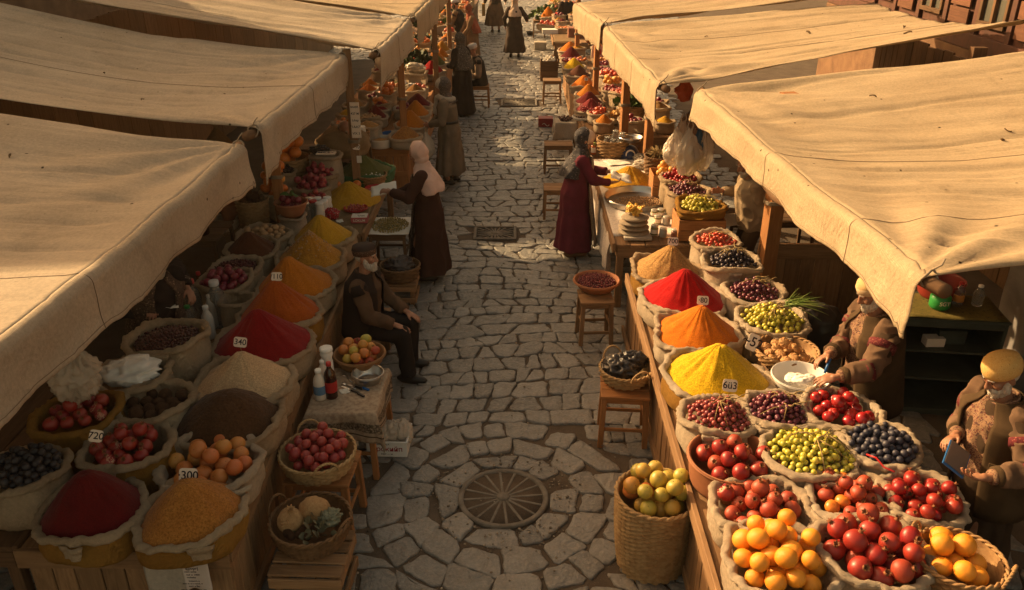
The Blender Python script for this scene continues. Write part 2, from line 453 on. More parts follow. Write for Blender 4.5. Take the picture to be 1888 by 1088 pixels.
# grit and small stones caught in the joints
pb = MB()
for i in range(1500):
    yy = 2.8 + 14 * rnd.random() ** 1.6; x = rnd.uniform(-1.7, 1.2); 
    if i % 4 == 0:
        a = rnd.random() * 6.3; q = MHR + .03 + abs(rnd.gauss(0, .12)); x, yy = MH.x + q * math.cos(a), MH.y + q * math.sin(a)
    r = rnd.uniform(.004, .011)
    pb.ell((x, yy, r * .5 + (.002 if rnd.random() < .6 else .022)), (r * rnd.uniform(.8, 1.5), r, r * .6), rotm(0, 0, rnd.random() * 6), 6, 4)
tag(pb.obj('gravel', cmat('grit', (.30, .25, .19), (.17, .13, .09), .9, vs=30, island=.5)), 'scattered grit and small stones in the cobble joints', 'gravel', kind='stuff')

IRON = cmat('old_iron', (.19, .165, .135), (.125, .105, .082), .8, vs=14, bump=.5, bs=70, spec=.4)
t = thing('drain_cover', 'round wheel-shaped iron cover with spokes sunk in cobbles', 'manhole cover', (MH.x, MH.y, .006))
m = MB(); m.lathe([(MHR, -.01), (MHR, .022), (MHR - .012, .028), (MHR - .035, .026), (MHR - .045, .012), (MHR - .045, -.01)], 64); m.obj('outer_ring', IRON, t); m = MB(); m.lathe([(MHR - .046, -.01), (MHR - .046, .015), (.05, .016), (.001, .016)], 48, cap0=False); m.obj('packed_dirt', DIRT, t)
m = MB(); m.lathe([(.0, .012), (.045, .012), (.05, .024), (.02, .028), (.001, .028)], 24, cap0=False); m.obj('hub', IRON, t)
for k in range(16):
    a = 2 * PI * k / 16 + .1; m = MB()
    m.box((math.cos(a) * .175, math.sin(a) * .175, .012), (.26, .021, .018), rotm(0, 0, a), ch=.005); m.obj('spoke', IRON, t)
for (p, sx, sy), lab in zip(DRAINS, ('square iron grate with fan-shaped slots in the street middle', 'far rectangular iron grate set among distant cobbles')):
    t = thing('drain_grate', lab, 'drain grate', (p.x, p.y, .006))
    m = MB()
    for a, b, c_, d in ((0, sy, sx, 0), (0, -sy, sx, 0)): m.box((0, b, .012), (2 * sx + .04, .04, .03))
    for b in (-sx, sx): m.box((b, 0, .0125), (.04, 2 * sy - .04, .03))
    m.obj('frame', IRON, t); m = MB(); m.box((0, 0, -.001), (2 * sx - .04, 2 * sy - .04, .008), ch=.001)
    m.obj('slot_shade', plain('painted_slot_shade', (.03, .024, .018), .9), t); m = MB()  # flat near-black plate: the shade inside the slots painted as colour
    for k in range(20):
        a = 2 * PI * k / 20; r0, r1 = .05, min(sx / max(abs(math.cos(a)), .01), sy / max(abs(math.sin(a)), .01)) - .03
        m.box((math.cos(a) * (r0 + r1) / 2, math.sin(a) * (r0 + r1) / 2, .010), (r1 - r0, .022, .016), rotm(0, 0, a), ch=.003)
    m.lathe([(.055, .0), (.055, .018), (.001, .019)], 16, cap0=False); m.obj('slotted_plate', IRON, t)

# ================================================================ awnings
def awning(name, label, FN, FF, BN, BF, sag, drop, mat, seed, seams=(.45,), nv=150, nu=90, wr=1.0, over=.0, corner=0.0, edge_sag=.0):
    t = thing('awning', label, 'awning', tuple(FN)); o = Vector(FN)
    FN, FF, BN, BF = [Vector(p) - o for p in (FN, FF, BN, BF)]
    def P(u, v):
        p = (FN * (1 - v) + FF * v) * (1 - u) + (BN * (1 - v) + BF * v) * u
        s = sag * 4 * v * (1 - v) * (.12 + .88 * min(1, u * 3.2) ** .7)
        es = edge_sag * 4 * u * (1 - u)
        w_ = 0
        for (fu, fv, am) in ((.9, 7, .046), (1.7, 19, .021), (3.6, 41, .007)):
            w_ += am * wr * nz(u * fu + seed, v * fv + .6 * u + .8 * nz(u * 2.5, v * 3, seed), seed * 1.7)
        pull = .045 * wr * math.exp(-u * 9) * math.sin(v * 17 + seed) * nz(v * 7, seed)
        diag = .03 * wr * (math.exp(-((u) ** 2 + v ** 2) * 9) * math.sin(math.atan2(v, u + .02) * 14) + math.exp(-((u) ** 2 + (1 - v) ** 2) * 9) * math.sin(math.atan2(1 - v, u + .02) * 14))
        w_ -= wr * (.028 * max(0, .12 - abs(nz(u * .8 + seed, v * 7 + .5 * nz(u * 2, v * 2, seed), seed * 2.3))) / .12 + .012 * max(0, .10 - abs(nz(u * 1.6, v * 19, seed * 3.1))) / .10)
        w_ *= min(1, .2 + u * 7)
        return p + Vector((0, 0, -s - es + w_ + pull * .7 + diag * min(1, .3 + u * 9)))
    m = MB(); m.grid([[P(i / nu, j / nv) for j in range(nv + 1)] for i in range(nu + 1)])
    solid(m.obj('canopy', mat, t), .006)
    out = Vector((FN.x - BN.x, FN.y - BN.y, 0)).normalized(); rows = []
    for i in range(27):
        s = i / 26; row = []
        for j in range(nv + 1):
            v = j / nv; a = P(0, v); d1 = (P(0, v) - P(.03, v)).normalized()
            dd = drop * (1 + .07 * nz(v * 4 + seed, 3.1) + .05 * nz(v * 17, seed) + .30 * corner * math.exp(-v * 22))
            dist = s * (dd + .07); turn = min(1, dist / .10)
            ang = turn * PI / 2
            p = a + d1 * (.064 * math.sin(ang)) + Vector((0, 0, -.064 * (1 - math.cos(ang)) - max(0, dist - .10)))
            fl = s * s * (.014 * math.sin(v * 30 + seed * 3 + 2.5 * nz(v * 6, seed)) + .05 * nz(v * 7, s * 1.4, seed)) + .010 * s * nz(v * 40, s * 3, seed)
            p += out * (fl * wr)
            row.append(p)
        rows.append(row)
    m = MB(); m.grid(rows[::-1]); solid(m.obj('valance', mat, t), .005)
    th = plain('seam_thread', (.20, .14, .09), .9)
    m = MB()
    for sv in seams:
        m.tube([P(i / 50, sv) + Vector((0, 0, .005)) for i in range(51)], .0022, 4)
        j = int(sv * nv); m.tube([rows[i][j] + out * .005 for i in range(27)], .002, 4)
    m.tube([rows[24][j] + out * .006 for j in range(nv + 1)], .0016, 4); m.obj('seam', th, t)
    m = MB(); e = (FF - FN).normalized()
    m.tube([FN + Vector((0, 0, -.045)) - e * .12 - out * .02, (FN + FF) / 2 + Vector((0, 0, -.10 - sag)) - out * .02, FF + Vector((0, 0, -.045)) + e * .10 - out * .02], .04, 12); m.obj('support_pole', WOODD, t)
    for q in (FN, FF):
        m = MB()
        m.tube([q + Vector((.04 * math.cos(a), .0, .01 + .05 * math.sin(a) - .04)) + e * .02 * math.sin(a * 2) for a in [k * PI / 6 for k in range(12)]], .007, 6, closed=True)
        m.tube([q + Vector((0, 0, .02)), q + Vector((.03, -.03, .06)), q + Vector((.05, -.01, .085))], .005, 5)
        m.obj('rope_tie', cmat('rope', (.30, .24, .17)), t)
    return t, P, o
EL = {}
EL['A1'] = awning('a', 'nearest left canvas awning, sunlit in front and shaded behind', (-2.36, 2.2, 2.38), (-2.20, 6.45, 2.40), (-6.2, 2.2, 2.95), (-6.2, 6.45, 2.93), .20, .30, CANVAS, 1.3, (.42,), corner=0)
EL['A2'] = awning('a', 'second left canvas awning, large and mostly in shade', (-2.16, 6.75, 2.45), (-2.08, 10.15, 2.47), (-6.9, 6.75, 3.30), (-7.0, 10.15, 3.30), .14, .31, CANVAS, 4.1, (.5,), corner=1.6, edge_sag=.12)
EL['A3'] = awning('a', 'third left canvas awning with sun streaks across its folds', (-1.68, 10.15, 2.52), (-1.62, 12.85, 2.52), (-6.9, 10.35, 3.35), (-6.9, 12.95, 3.35), .12, .36, CANVAS, 7.7, (.5,), nv=80, corner=1.2)
EL['A4'] = awning('a', 'farthest sunlit left awning, yellowish, at the top edge', (-1.60, 13.35, 2.5), (-1.58, 16.9, 2.5), (-6.5, 13.45, 3.2), (-6.5, 16.9, 3.2), .12, .42, CANVAS2, 9.2, (.5,), nv=60, nu=40)
EL['A5'] = awning('a', 'small scrap of pale awning hanging beyond the left rows', (-1.62, 17.4, 2.6), (-1.62, 20.5, 2.6), (-5, 17.5, 3.2), (-5, 20.5, 3.2), .12, .5, CANVAS2, 2.2, (.5,), nv=40, nu=30)
EL['R1'] = awning('a', 'nearest right canvas awning, widest, lit across its middle', (2.13, 3.95, 2.40), (1.84, 8.45, 2.42), (6.6, 3.95, 2.95), (6.6, 8.45, 2.98), .26, .25, CANVAS2, 5.5, (.18, .52), corner=1.0)
EL['R2'] = awning('a', 'second right canvas awning, golden and fully sunlit', (1.50, 8.75, 2.42), (1.31, 12.65, 2.44), (5.25, 8.78, 3.05), (5.25, 13.0, 2.78), .16, .34, CANVAS2, 3.4, (.38, .7), corner=1.2)
EL['R3'] = awning('a', 'farthest right canvas awning near the top edge', (1.30, 12.95, 2.46), (1.04, 15.55, 2.46), (6.0, 12.95, 3.05), (6.0, 15.6, 3.05), .12, .36, CANVAS2, 8.4, (.5,), nv=70, nu=50)
# fallen leaves lying on the cloth
def leaf_mesh(k):
    m = MB(); P = []
    for i in range(7):
        a = i / 6; w_ = .42 * math.sin(PI * a) ** .8 + .02
        P.append([Vector((a - .5, s * w_ * .5, .16 * abs(s) + .14 * math.sin(a * 4 + k))) for s in (-1, 0, 1)])
    m.grid(P); return m.mesh('dry_leaf', cmat('dry_leaf_brown', (.16, .10, .045), (.09, .055, .025), .8))
LM = [leaf_mesh(k) for k in range(3)]
for aw, u, v, s in (('R1', .30, .86, .07), ('R1', .42, .60, .08), ('R1', .45, .64, .06), ('R1', .33, .30, .09), ('R1', .47, .36, .06), ('R2', .62, .62, .10), ('R2', .80, .30, .10), ('R2', .86, .45, .08), ('R2', .30, .72, .05), ('A2', .28, .3, .06), ('A2', .42, .52, .05), ('A1', .22, .36, .05), ('A1', .36, .86, .05)):
    t, P, o = EL[aw]; l = link('dry_leaf', random.choice(LM)); l.location = P(u, v) + o + Vector((0, 0, .008)); l.scale = (s,) * 3; l.rotation_euler = (random.uniform(-.2, .2), random.uniform(-.2, .2), random.random() * 6)
    tag(l, 'dry brown leaf lying on the %s' % dict(A1='nearest left awning', A2='second left awning', R1='nearest right awning', R2='golden second right awning')[aw], 'leaf', 'dry leaves on the awning ' + aw[0] + aw[1])

# ================================================================ counters and tables
def counter(label, x0, x1, y0, y1, z, side, name='stall_counter', wood=WOOD, endw=None, panel=True):
    """x0..x1, y0..y1; side = +1: the street is towards +x, -1: towards -x"""
    t = thing(name, label, 'market stall', ((x0 + x1) / 2, (y0 + y1) / 2, 0)); cx, cy = (x0 + x1) / 2, (y0 + y1) / 2
    W = x1 - x0; L = y1 - y0; m = MB(); n = max(3, int(W / .16)); bw = W / n
    for i in range(n): m.box((x0 - cx + bw * (i + .5), random.uniform(-.006, .006), z - .02 + random.uniform(-.003, .002)), (bw - .008, L, .036), jit=.0015)
    m.obj('plank_top', wood, t)
    xs = (x1 if side > 0 else x0) - cx
    m = MB(); m.box((xs + side * .018, 0, z - .035), (.034, L + .03, .11)); m.obj('edge_board', wood, t)
    if panel:
        m = MB(); yy = -L / 2 + .01
        while yy < L / 2 - .02:
            b = min(random.uniform(.085, .125), L / 2 - yy)
            m.box((xs - side * .005 + random.uniform(-.004, .004), yy + b / 2, (z - .08) / 2 + .012), (.022, b - .008, z - .12), jit=.006, ch=.003); yy += b
        m.obj('side_panel', wood, t)
        m = MB(); m.box((xs + side * .012, 0, .10), (.03, L, .07), rotm(0, 0, 0), jit=.003); m.obj('lower_rail', wood, t)
        m = MB(); xx = -W / 2 + .02
        while xx < W / 2 - .02:
            b = min(random.uniform(.12, .17), W / 2 - xx); m.box((xx + b / 2, -L / 2 + .012, (z - .12) / 2), (b - .008, .022, z - .14), jit=.004); xx += b
        m.obj('end_panel', wood, t)
        m = MB(); m.box((0, -L / 2 - .016, z - .065), (W + .04, .035, .13)); m.box((0, -L / 2 - .012, z - .40), (W, .03, .07)); m.obj('end_rail', endw or wood, t)
    else:
        m = MB(); m.box((0, -L / 2 + .02, z - .10), (W - .04, .03, .12)); m.box((xs - side * .03, 0, z - .10), (.03, L - .06, .12)); m.obj('apron', wood, t)
    for sx in (-1, 1):
        for sy in (-1, 1):
            m = MB(); m.box((sx * (W / 2 - .06), sy * (L / 2 - .06), (z - .04) / 2), (.075, .075, z - .05), jit=.003); m.obj('leg', wood, t)
    return t
ZL = .70
counter('long near left plank stall under spice and fruit sacks', -2.92, -1.70, 3.78, 8.15, ZL, 1)
counter('low rear plank bench behind the nearest left sacks', -3.75, -2.95, 3.78, 5.72, ZL, 1, name='rear_bench', panel=False, wood=WOODD)
counter('left table under brown cloth beside the pink scarf', -3.3, -1.74, 8.75, 11.35, .74, 1, name='market_table', panel=False)
counter('left plank stall beside the woman in the grey coat', -3.1, -1.66, 12.3, 16.3, .75, 1, wood=WOODO)
counter('left plank stall beside the woman in black', -3.1, -1.56, 16.9, 22.4, .75, 1, wood=WOODO)
counter('farthest left plank stall near the top edge', -3.1, -1.45, 23.2, 32, .78, 1, wood=WOODD)
counter('long near right plank stall under fruit and spice sacks', 1.13, 2.42, 2.2, 7.72, ZL, -1)
counter('right table under white cloth facing the maroon coat', 1.06, 2.35, 8.35, 11.6, .78, -1, name='market_table', panel=False)
counter('far right plank stall with sunlit spice cones', 1.10, 2.55, 12.9, 20.3, .76, -1)
counter('farthest right produce stall by person in black', .93, 2.3, 22.0, 30, .8, -1, panel=False)

def post(label, x, y, z0, z1, w_=.09, wood=WOOD, lean=0):
    m = MB(); m.box((lean / 2, 0, (z1 - z0) / 2), (w_, w_, z1 - z0), rotm(0, math.atan2(lean, z1 - z0), .2)); t = thing('wooden_post', label, 'post', (x, y, z0))
    m.obj('timber', wood, t)
    m = MB()
    for k in range(3): m.tube([Vector((lean * .62 + (w_ * .74) * math.cos(a), (w_ * .74) * math.sin(a), (z1 - z0) * .55 + k * .014 + .006 * math.sin(3 * a))) for a in [j * PI / 5 for j in range(10)]], .007, 5, closed=True)
    m.obj('rope', cmat('rope', (.30, .24, .17)), t); return t
post('square wooden post beside the orange basket under left awnings', -2.72, 9.10, .0, 2.35, .11, WOODO)
post('wooden post carrying the written notice board', -2.05, 10.3, 0, 2.5, .10, WOOD)
post('wooden post of third left awning with hanging bag', -1.75, 12.75, 0, 2.5, .10, WOODO)
post('distant left wooden post of the yellowish awning', -1.62, 16.9, 0, 2.55, .10, WOOD)
post('far thin wooden post beyond the left awnings', -1.62, 20.6, 0, 2.6, .10, WOOD)
post('thick sunlit wooden post with rope under nearest right awning', 2.62, 8.10, 0, 2.45, .15, WOODO)
post('wooden post behind the blue scale', 1.88, 11.8, 0, 2.4, .11, WOODO)
post('wooden post among the far right fruit sacks', 1.62, 12.6, 0, 2.4, .11, WOODO)
post('slim far right wooden post by the brown crates', 1.42, 15.4, 0, 2.45, .09, WOODO)
post('farthest right wooden post by the black-dressed person', 1.35, 19.6, 0, 2.45, .09, WOODO)

# ================================================================ walls behind the stalls
def plankwall(name, label, x, y0, y1, z1, wood, t=.03, cat='wall', wmin=.16, wmax=.30):
    m = MB(); y = y0
    while y < y1:
        b = random.uniform(wmin, wmax); m.box((0, y + b / 2 - y0, z1 / 2 + random.uniform(-.02, .02)), (t, b - .01, z1), jit=.002); y += b
    o = m.obj(name, wood); o.location = (x, y0, 0); tag(o, label, cat); return o
PLY = m_wood('plywood', (.26, .155, .08), (.33, .20, .105), isl=.25)
plankwall('board_wall', 'tall brown board wall behind the left stalls', -5.6, 7.2, 26, 2.72, PLY, wmin=.35, wmax=.8)
plankwall('board_wall', 'dark board wall behind nearest left awning', -5.6, 1.5, 7.15, 2.55, WOODD)
N = NT('scribble_paint'); v = N.coord(); SCR = N.out((.025, .018, .014), .8)
gw = thing('painted_scrawl', 'black scrawled lettering painted on the left board wall', 'graffiti', (-5.565, 10.6, 1.9))
for a in range(11):
    m = MB(); rr_ = random.Random(a * 5); p = Vector((.006, a * .16, 0)); pts = []
    for k in range(7): pts.append(p + Vector((0, rr_.uniform(-.07, .13), rr_.uniform(-.20, .20))))
    m.tube(pts, [rr_.uniform(.006, .02) for _ in pts], 6); m.obj('stroke', SCR, gw)
BROWNW = cmat('brown_plaster', (.20, .115, .062), (.13, .072, .04), .9, vs=3, bump=.5, bs=30, bd=.02)
RED = cmat('red_brown_paint', (.10, .040, .026), (.065, .028, .019), .7, vs=5, bump=.3)
def house():
    t = thing('timber_house', 'red-brown timber house with windows behind right awnings', 'house', (6.9, 9, 0))
    m = MB(); m.box((1.0, 2.0, 1.0), (1.8, 18, 2.0)); m.obj('lower_wall', BROWNW, t)
    m = MB(); m.box((1.0, 2.0, 3.6), (1.6, 18, 3.2)); m.obj('upper_wall', RED, t)
    m = MB()
    for k in range(18): m.box((.17, -6.5 + k * 1.0, 3.4), (.07, .13, 2.8))
    m.box((.16, 2, 2.12), (.09, 18, .22)); m.obj('timber_frame', RED, t)
    for k in range(8):
        f = MB(); y = -5.98 + k * 2.0
        for yy in (-.36, 0, .36): f.box((.15, y + yy, 3.05), (.06, .07, 1.3))
        for zz in (2.42, 3.05, 3.7): f.box((.145, y, zz), (.07, .79, .07))
        fo = f.obj('window', WOODD, t); g_ = MB(); g_.box((.19, y, 3.05), (.02, .7, 1.25), ch=.002); g_.obj('pane', plain('dusty_glass', (.10, .10, .085), .18, 0, .6), fo)
        p = MB()
        for q in range(4): p.box((.135, y + 1.0, 2.45 + q * .27), (.03, .62, .24))
        p.obj('shutter', m_wood('shutter_wood', (.12, .05, .028), (.17, .075, .04)) if k == 0 else bpy.data.materials['shutter_wood'], t)
    m = MB(); m.box((1.0, 2.0, 5.3), (2.4, 19, .16)); m.obj('roof', WOODD, t)
house()
plankwall('board_wall', 'dark board wall behind the near right sellers', 5.7, 2.0, 13.5, 2.3, m_wood('shed_wood', (.14, .075, .036), (.21, .12, .06)))
# low panelled partition behind the right stall
t = thing('board_partition', 'waist-high board partition behind tall right sacks', 'partition', (2.5, 8.15, 0))
m = MB()
for k in range(11): m.box((k * .155 + .1, 0, .42), (.15, .025, .8), jit=.003)
m.obj('panel', WOOD, t); m = MB(); m.box((.9, -.02, .8), (1.75, .04, .17)); m.obj('top_rail', WOOD, t)
# braces under R2 back
t = thing('braced_partition', 'crossed dark timber braces between the right awnings', 'timber frame', (4.6, 8.62, 0))
m = MB(); m.box((0, 0, 1.4), (.14, .1, 2.8)); m.obj('upright', WOODD, t)
for s in (-1, 1):
    m = MB(); m.box((s * .45, 0, 2.2), (1.3, .05, .07), rotm(0, s * .55, 0)); m.obj('brace', WOODD, t)
t = thing('timber_beam', 'long brown beam between the first two right awnings', 'beam', (3.2, 8.95, 2.12)); m = MB(); m.box((0, 0, 0), (2.6, .09, .12), rotm(0, -.06, .05)); m.obj('timber', WOODO, t)
# left side: unseen houses, added and sized to shade the left awnings
def shade_house(label, y0, y1, h, x=-10.2):
    t = thing('added_shade_house', label, 'house', (x, (y0 + y1) / 2, 0)); m = MB(); m.box((-2, 0, h / 2), (4, y1 - y0 - .02, h)); m.obj('wall', BROWNW, t)
    m = MB(); m.box((-2, 0, h + .12), (4.6, y1 - y0 - .02, .2)); m.obj('roof', TERRA, t)

shade_house('unseen plaster house added far left to shade the second awning', 9.3, 15.5, 7.0)
shade_house('lower unseen plaster house added beyond the board wall for shade', 15.5, 27, 5.2)
# ================================================================ sacks, heaps and fruit
def sq(th, e=2.5):
    c, s = abs(math.cos(th)), abs(math.sin(th)); return (c ** e + s ** e) ** (-1 / e)
def bodyfn(R, H, seed, amp=1.0, e=2.5, rz=0):
    a2, p2, a3, p3 = random.uniform(.02, .05), random.random() * 6, random.uniform(.01, .035), random.random() * 6
    def fn(v, th, z, fold=0):
        k = (1 + amp * (a2 * math.cos(2 * th + p2) + a3 * math.cos(3 * th + p3))) * (sq(th - rz, e) * .955)
        r = math.hypot(v.x, v.y) * k
        cr = nz(math.cos(th) * 2.0, math.sin(th) * 2.0 + seed, v.z * 3) * .030 + nz(math.cos(th) * 6, math.sin(th) * 6 + seed, v.z * 14 + 3) * .010 * (1 + fold)
        cr += .003 * fold * math.sin(th * 17 + 5 * nz(math.cos(th) * 2, math.sin(th) * 2, seed))
        r += cr * R * 2.2 * amp
        dz = (.05 * math.cos(2 * th + p3) + .06 * nz(math.cos(th) * 1.8, math.sin(th) * 1.8, seed + 9) + .025 * fold * nz(math.cos(th) * 8, math.sin(th) * 8, seed)) * R * amp * min(1, max(0, v.z / H)) ** 2
        return Vector((r * math.cos(th), r * math.sin(th), v.z + dz))
    return fn
def sack(label, x, y, z0, zr, R, mat=SACK, liner=None, tall=False, cat='sack', e=2.5, seg=None, group=None):
    t = thing('sack', label, cat, (x, y, z0), group=group); H = zr - z0; seed = random.random() * 50
    fn = bodyfn(R, H, seed, 1.0, e); px = R / mpp((x, y, zr)); n = seg or (96 if px > 60 else 64 if px > 30 else 40)
    prof = [(R * .72, 0), (R * .90, H * .05), (R * .97, H * .18)]
    if tall: prof += [(R * 1.0, H * .35), (R * .99, H * .5), (R * .96, H * .66), (R * .93, H * .8), (R * .92, H * .88)]
    else: prof += [(R * .985, H * .4), (R * .975, H * .62), (R * .95, H * .80), (R * .93, H * .88)]
    m = MB(); m.lathe(prof, n, fn=lambda v, th, i: fn(v, th, v.z, .4), cap1=False)
    if tall:
        for k in range(n * 0): pass
    m.obj('sack_body', liner or mat, t)
    rr = min(.024, R * .115)                          # the rolled-down mouth
    cz = H - rr * .9; cr = R * .955; prof = []
    for k in range(13):
        a = R_(-150 + k * 27); prof.append((cr + rr * 1.1 * math.cos(a) - rr * .1, cz + rr * 1.05 * math.sin(a)))
    prof += [(R * .87, H * .82), (R * .84, H * .60)]
    def rf(v, th, i):
        q = fn(v, th, v.z, 1.6); b = nz(math.cos(th) * 3, math.sin(th) * 3, seed + i * .10) * rr * .45 + .42 * rr * (abs(nz(math.cos(th) * 9, math.sin(th) * 9, seed + i * .22)) * 2 - .5) + .12 * rr * nz(math.cos(th) * 26, math.sin(th) * 26, seed + i * .5)
        u = Vector((math.cos(th), math.sin(th), 0)); return q + u * b + Vector((0, 0, b * .6 + .25 * rr * math.sin(th * 3 + seed)))
    m = MB(); m.lathe(prof, n, fn=rf, cap0=False, cap1=False); m.obj('rolled_rim', mat, t)
    if px > 45:                                     # a loose flap of cloth folded over the rim
        m = MB(); a0 = random.uniform(3.6, 5.6); P = []
        for i in range(8):
            row = []
            for j in range(9):
                th = a0 + (j - 4) * .055 * (1 - i * .05); q = rf(Vector((cr + rr * 1.08 + .002 + .010 * math.sin(i), 0, 0)), th, 4)
                row.append(Vector((q.x, q.y, H - rr * .6 - i * .0125 + .004 * nz(i, j * .7, seed))) + Vector((math.cos(th), math.sin(th), 0)) * (.012 + .008 * nz(j * .5, i * .4, seed)))
            P.append(row)
        m.grid(P); solid(m.obj('cloth_flap', mat, t), .003)
    t['_'] = 0; del t['_']
    return t, fn
def heap(name, label, cat, x, y, zb, R, h, mat, fn=None, shape=1.15, ridge=.5, off=(0, 0), lumps=None, group=None, kind=None, asp=1.0):
    """a poured cone with its foot at zb; shape > 1 makes flanks hollow"""
    seed = random.random() * 60; n = 84 if R / mpp((x, y, zb)) > 28 else 48; K = 26; m = MB(); prof = []
    for i in range(K + 1):
        s = i / K; prof.append((R * (1 - s), s))
    def hf(v, th, i):
        s = v.z; r = math.hypot(v.x, v.y)
        b = min(1, max(0, 1 - r / R * (1 + .05 * nz(math.cos(th) * 1.5, math.sin(th) * 1.5, seed + 4)))); z = h * (b ** shape if shape >= 1 else 1 - (1 - b) ** (1 / shape))
        if b > .93: z = h * (.93 ** shape + (b - .93) * .45) if shape >= 1 else z
        q = Vector((r * math.cos(th), r * math.sin(th) * asp, 0))
        if fn and b < .5:
            f = fn(Vector((r, 0, 0)), th, 0); f = Vector((f.x, f.y, 0)); q = q.lerp(f, (1 - b / .5) * .9)
        z = z - h * .09 * max(0, (b - .86) / .14) ** 1.5          # blunt top
        q.x += off[0] * b; q.y += off[1] * b
        g = max(0, 1 - abs(b - .5) * 1.6)
        rdg = abs(nz(math.cos(th) * 3.2, math.sin(th) * 3.2, seed)) * .07 + .03 * nz(math.cos(th) * 7, math.sin(th) * 7, seed + b)
        z += -R * ridge * rdg * g * 2.2 + R * .018 * nz(q.x * 22, q.y * 22, seed) + R * .03 * nz(q.x * 8, q.y * 8, seed) * g + R * .007 * nz(q.x * 70, q.y * 70, seed)
        return Vector((q.x, q.y, z))
    m.lathe(prof[:-1] + [(R * .004, 1)], n, fn=hf, cap0=False); t = m.obj(name, mat); t.location = (x, y, zb)
    tag(t, label, cat, group, kind)
    if lumps:                                       # coarse bits lying on the heap, part of the same load
        lm = MB(); rn = random.Random(int(seed * 9)); cnt, lr, top = lumps[:3]
        for k in range(cnt):
            b = 1 - (rn.random() ** (.5 if not top else 1.6)) * (.95 if not top else .75); th = rn.random() * 6.283; r = R * (1 - b)
            z = h * b ** shape + lr * .1
            lm.ell((r * math.cos(th) + off[0] * b, r * math.sin(th) * asp + off[1] * b, z), (lr * rn.uniform(.7, 1.3), lr * rn.uniform(.7, 1.2), lr * .7), rotm(rn.random() * 3, rn.random() * 3, rn.random() * 3), 7, 5)
        o = lm.obj('coarse_pieces', lumps[3], t); o['kind'] = 'stuff'
    return t
# ---- fruit meshes
RUSSET = cmat('stem_brown', (.10, .06, .03), (.06, .035, .02), .9)
GREENL = cmat('leaf_green', (.07, .14, .03), (.04, .09, .02), .6)
STRAW = cmat('dry_stalk', (.33, .24, .11), (.2, .13, .05), .9)
def sph(m, fn, nu=22, nv=14, mt=0, r=1.0): m.ell((0, 0, 0), (r, r, r), None, nu, nv, mt, fn)
def f_pome(var):
    m = MB()
    def fn(v): k = 1 + .035 * math.cos(3 * math.atan2(v.y, v.x) + var) * (1 - v.z * v.z) + .03 * nz(v.x * 1.5, v.y * 1.5, v.z * 1.5 + var * 7); return Vector((v.x * k, v.y * k, v.z * .94 * k))
    sph(m, fn)
    def cf(v, th, i):
        r = math.hypot(v.x, v.y) * (1 + (.25 * math.cos(6 * th) if i >= 3 else 0)); return Vector((r * math.cos(th), r * math.sin(th), v.z + (.07 * math.cos(6 * th) if i >= 3 else 0)))
    m.lathe([(.30, .86), (.19, .97), (.18, 1.08), (.29, 1.22), (.23, 1.20), (.12, 1.06), (.01, 1.02)], 18, m=1, fn=cf, cap0=False)
    for k in range(8):
        a = k * .8; m.tube([(.05 * math.cos(a), .05 * math.sin(a), 1.02), (.09 * math.cos(a), .09 * math.sin(a), 1.17)], .015, 4, 1)
    return m
def f_split(var):
    m = f_pome(var); d = Vector((math.cos(var * 2) * .62, -.62, .60)).normalized(); vs = m.v[:]
    for i, v in enumerate(vs):
        p = Vector(v); c = p.normalized().dot(d)
        if c > .72 and p.length < 1.05:
            k = min(1, (c - .72) / .06); q = p * (1 - .20 * k) + d * (.10 * nz(p.x * 5, p.y * 5, p.z * 5 + var)); m.v[i] = tuple(q)
    for i, f in enumerate(m.f):
        c = sum((Vector(m.v[k]) for k in f), Vector()) / len(f)
        if c.normalized().dot(d) > .70 and c.length < 1.02: m.m[i] = 2
    rn = random.Random(var); u = d.orthogonal().normalized(); w_ = d.cross(u)
    for k in range(46):
        a = rn.random() * 6.3; r = .60 * math.sqrt(rn.random()); p = (d * .78 + u * r * math.cos(a) + w_ * r * math.sin(a)); 
        if nz(p.x * 3, p.y * 3, p.z * 3 + var) > -.05: m.ell(p, (.085, .075, .075), None, 6, 5, 3)
    return m
def f_round(var, flat=.93, dim=.10, lob=0, stem=.12, rag=.02):
    m = MB()
    def fn(v):
        k = 1 + lob * math.cos(5 * math.atan2(v.y, v.x)) * max(0, v.z) * .5 + rag * nz(v.x * 1.6, v.y * 1.6, v.z * 1.6 + var * 3)
        z = v.z * flat - dim * math.exp(-((v.x ** 2 + v.y ** 2) / .06)) * (1 if v.z > 0 else 0); return Vector((v.x * k, v.y * k, z * k))
    sph(m, fn)
    if stem: m.tube([(0, 0, flat - dim - .02), (.03, .02, flat - dim + stem)], [.045, .035], 6, 1)
    return m
def f_onion(var):
    m = MB()
    def fn(v): q = math.hypot(v.x, v.y); return Vector((v.x, v.y, v.z * .85 + (.35 * max(0, v.z) ** 8)))
    sph(m, fn); return m
def f_walnut(var):
    m = MB()
    def fn(v): k = 1 + .10 * nz(v.x * 3.2, v.y * 3.2, v.z * 3.2 + var * 5) + .05 * nz(v.x * 8, v.y * 8, v.z * 8 + var); return Vector((v.x * k * 1.1, v.y * k, v.z * k * .9))
    sph(m, fn, 18, 12); return m
def f_pastry(var):
    m = MB()
    def fn(v):
        a = math.atan2(v.y, v.x); r = math.hypot(v.x, v.y); k = 1 + .05 * math.cos(7 * a + var)
        z = v.z * .5 + (.09 * math.cos(7 * a + 9 * r + var) * min(1, r * 1.4) if v.z > 0 else 0) + .05 * nz(v.x * 4, v.y * 4, var)
        return Vector((v.x * k, v.y * k, z))
    sph(m, fn, 40, 20); return m
FR = {}
def reg(kind, fns, mats):
    FR[kind] = [f.mesh(kind, mats) for f in fns]
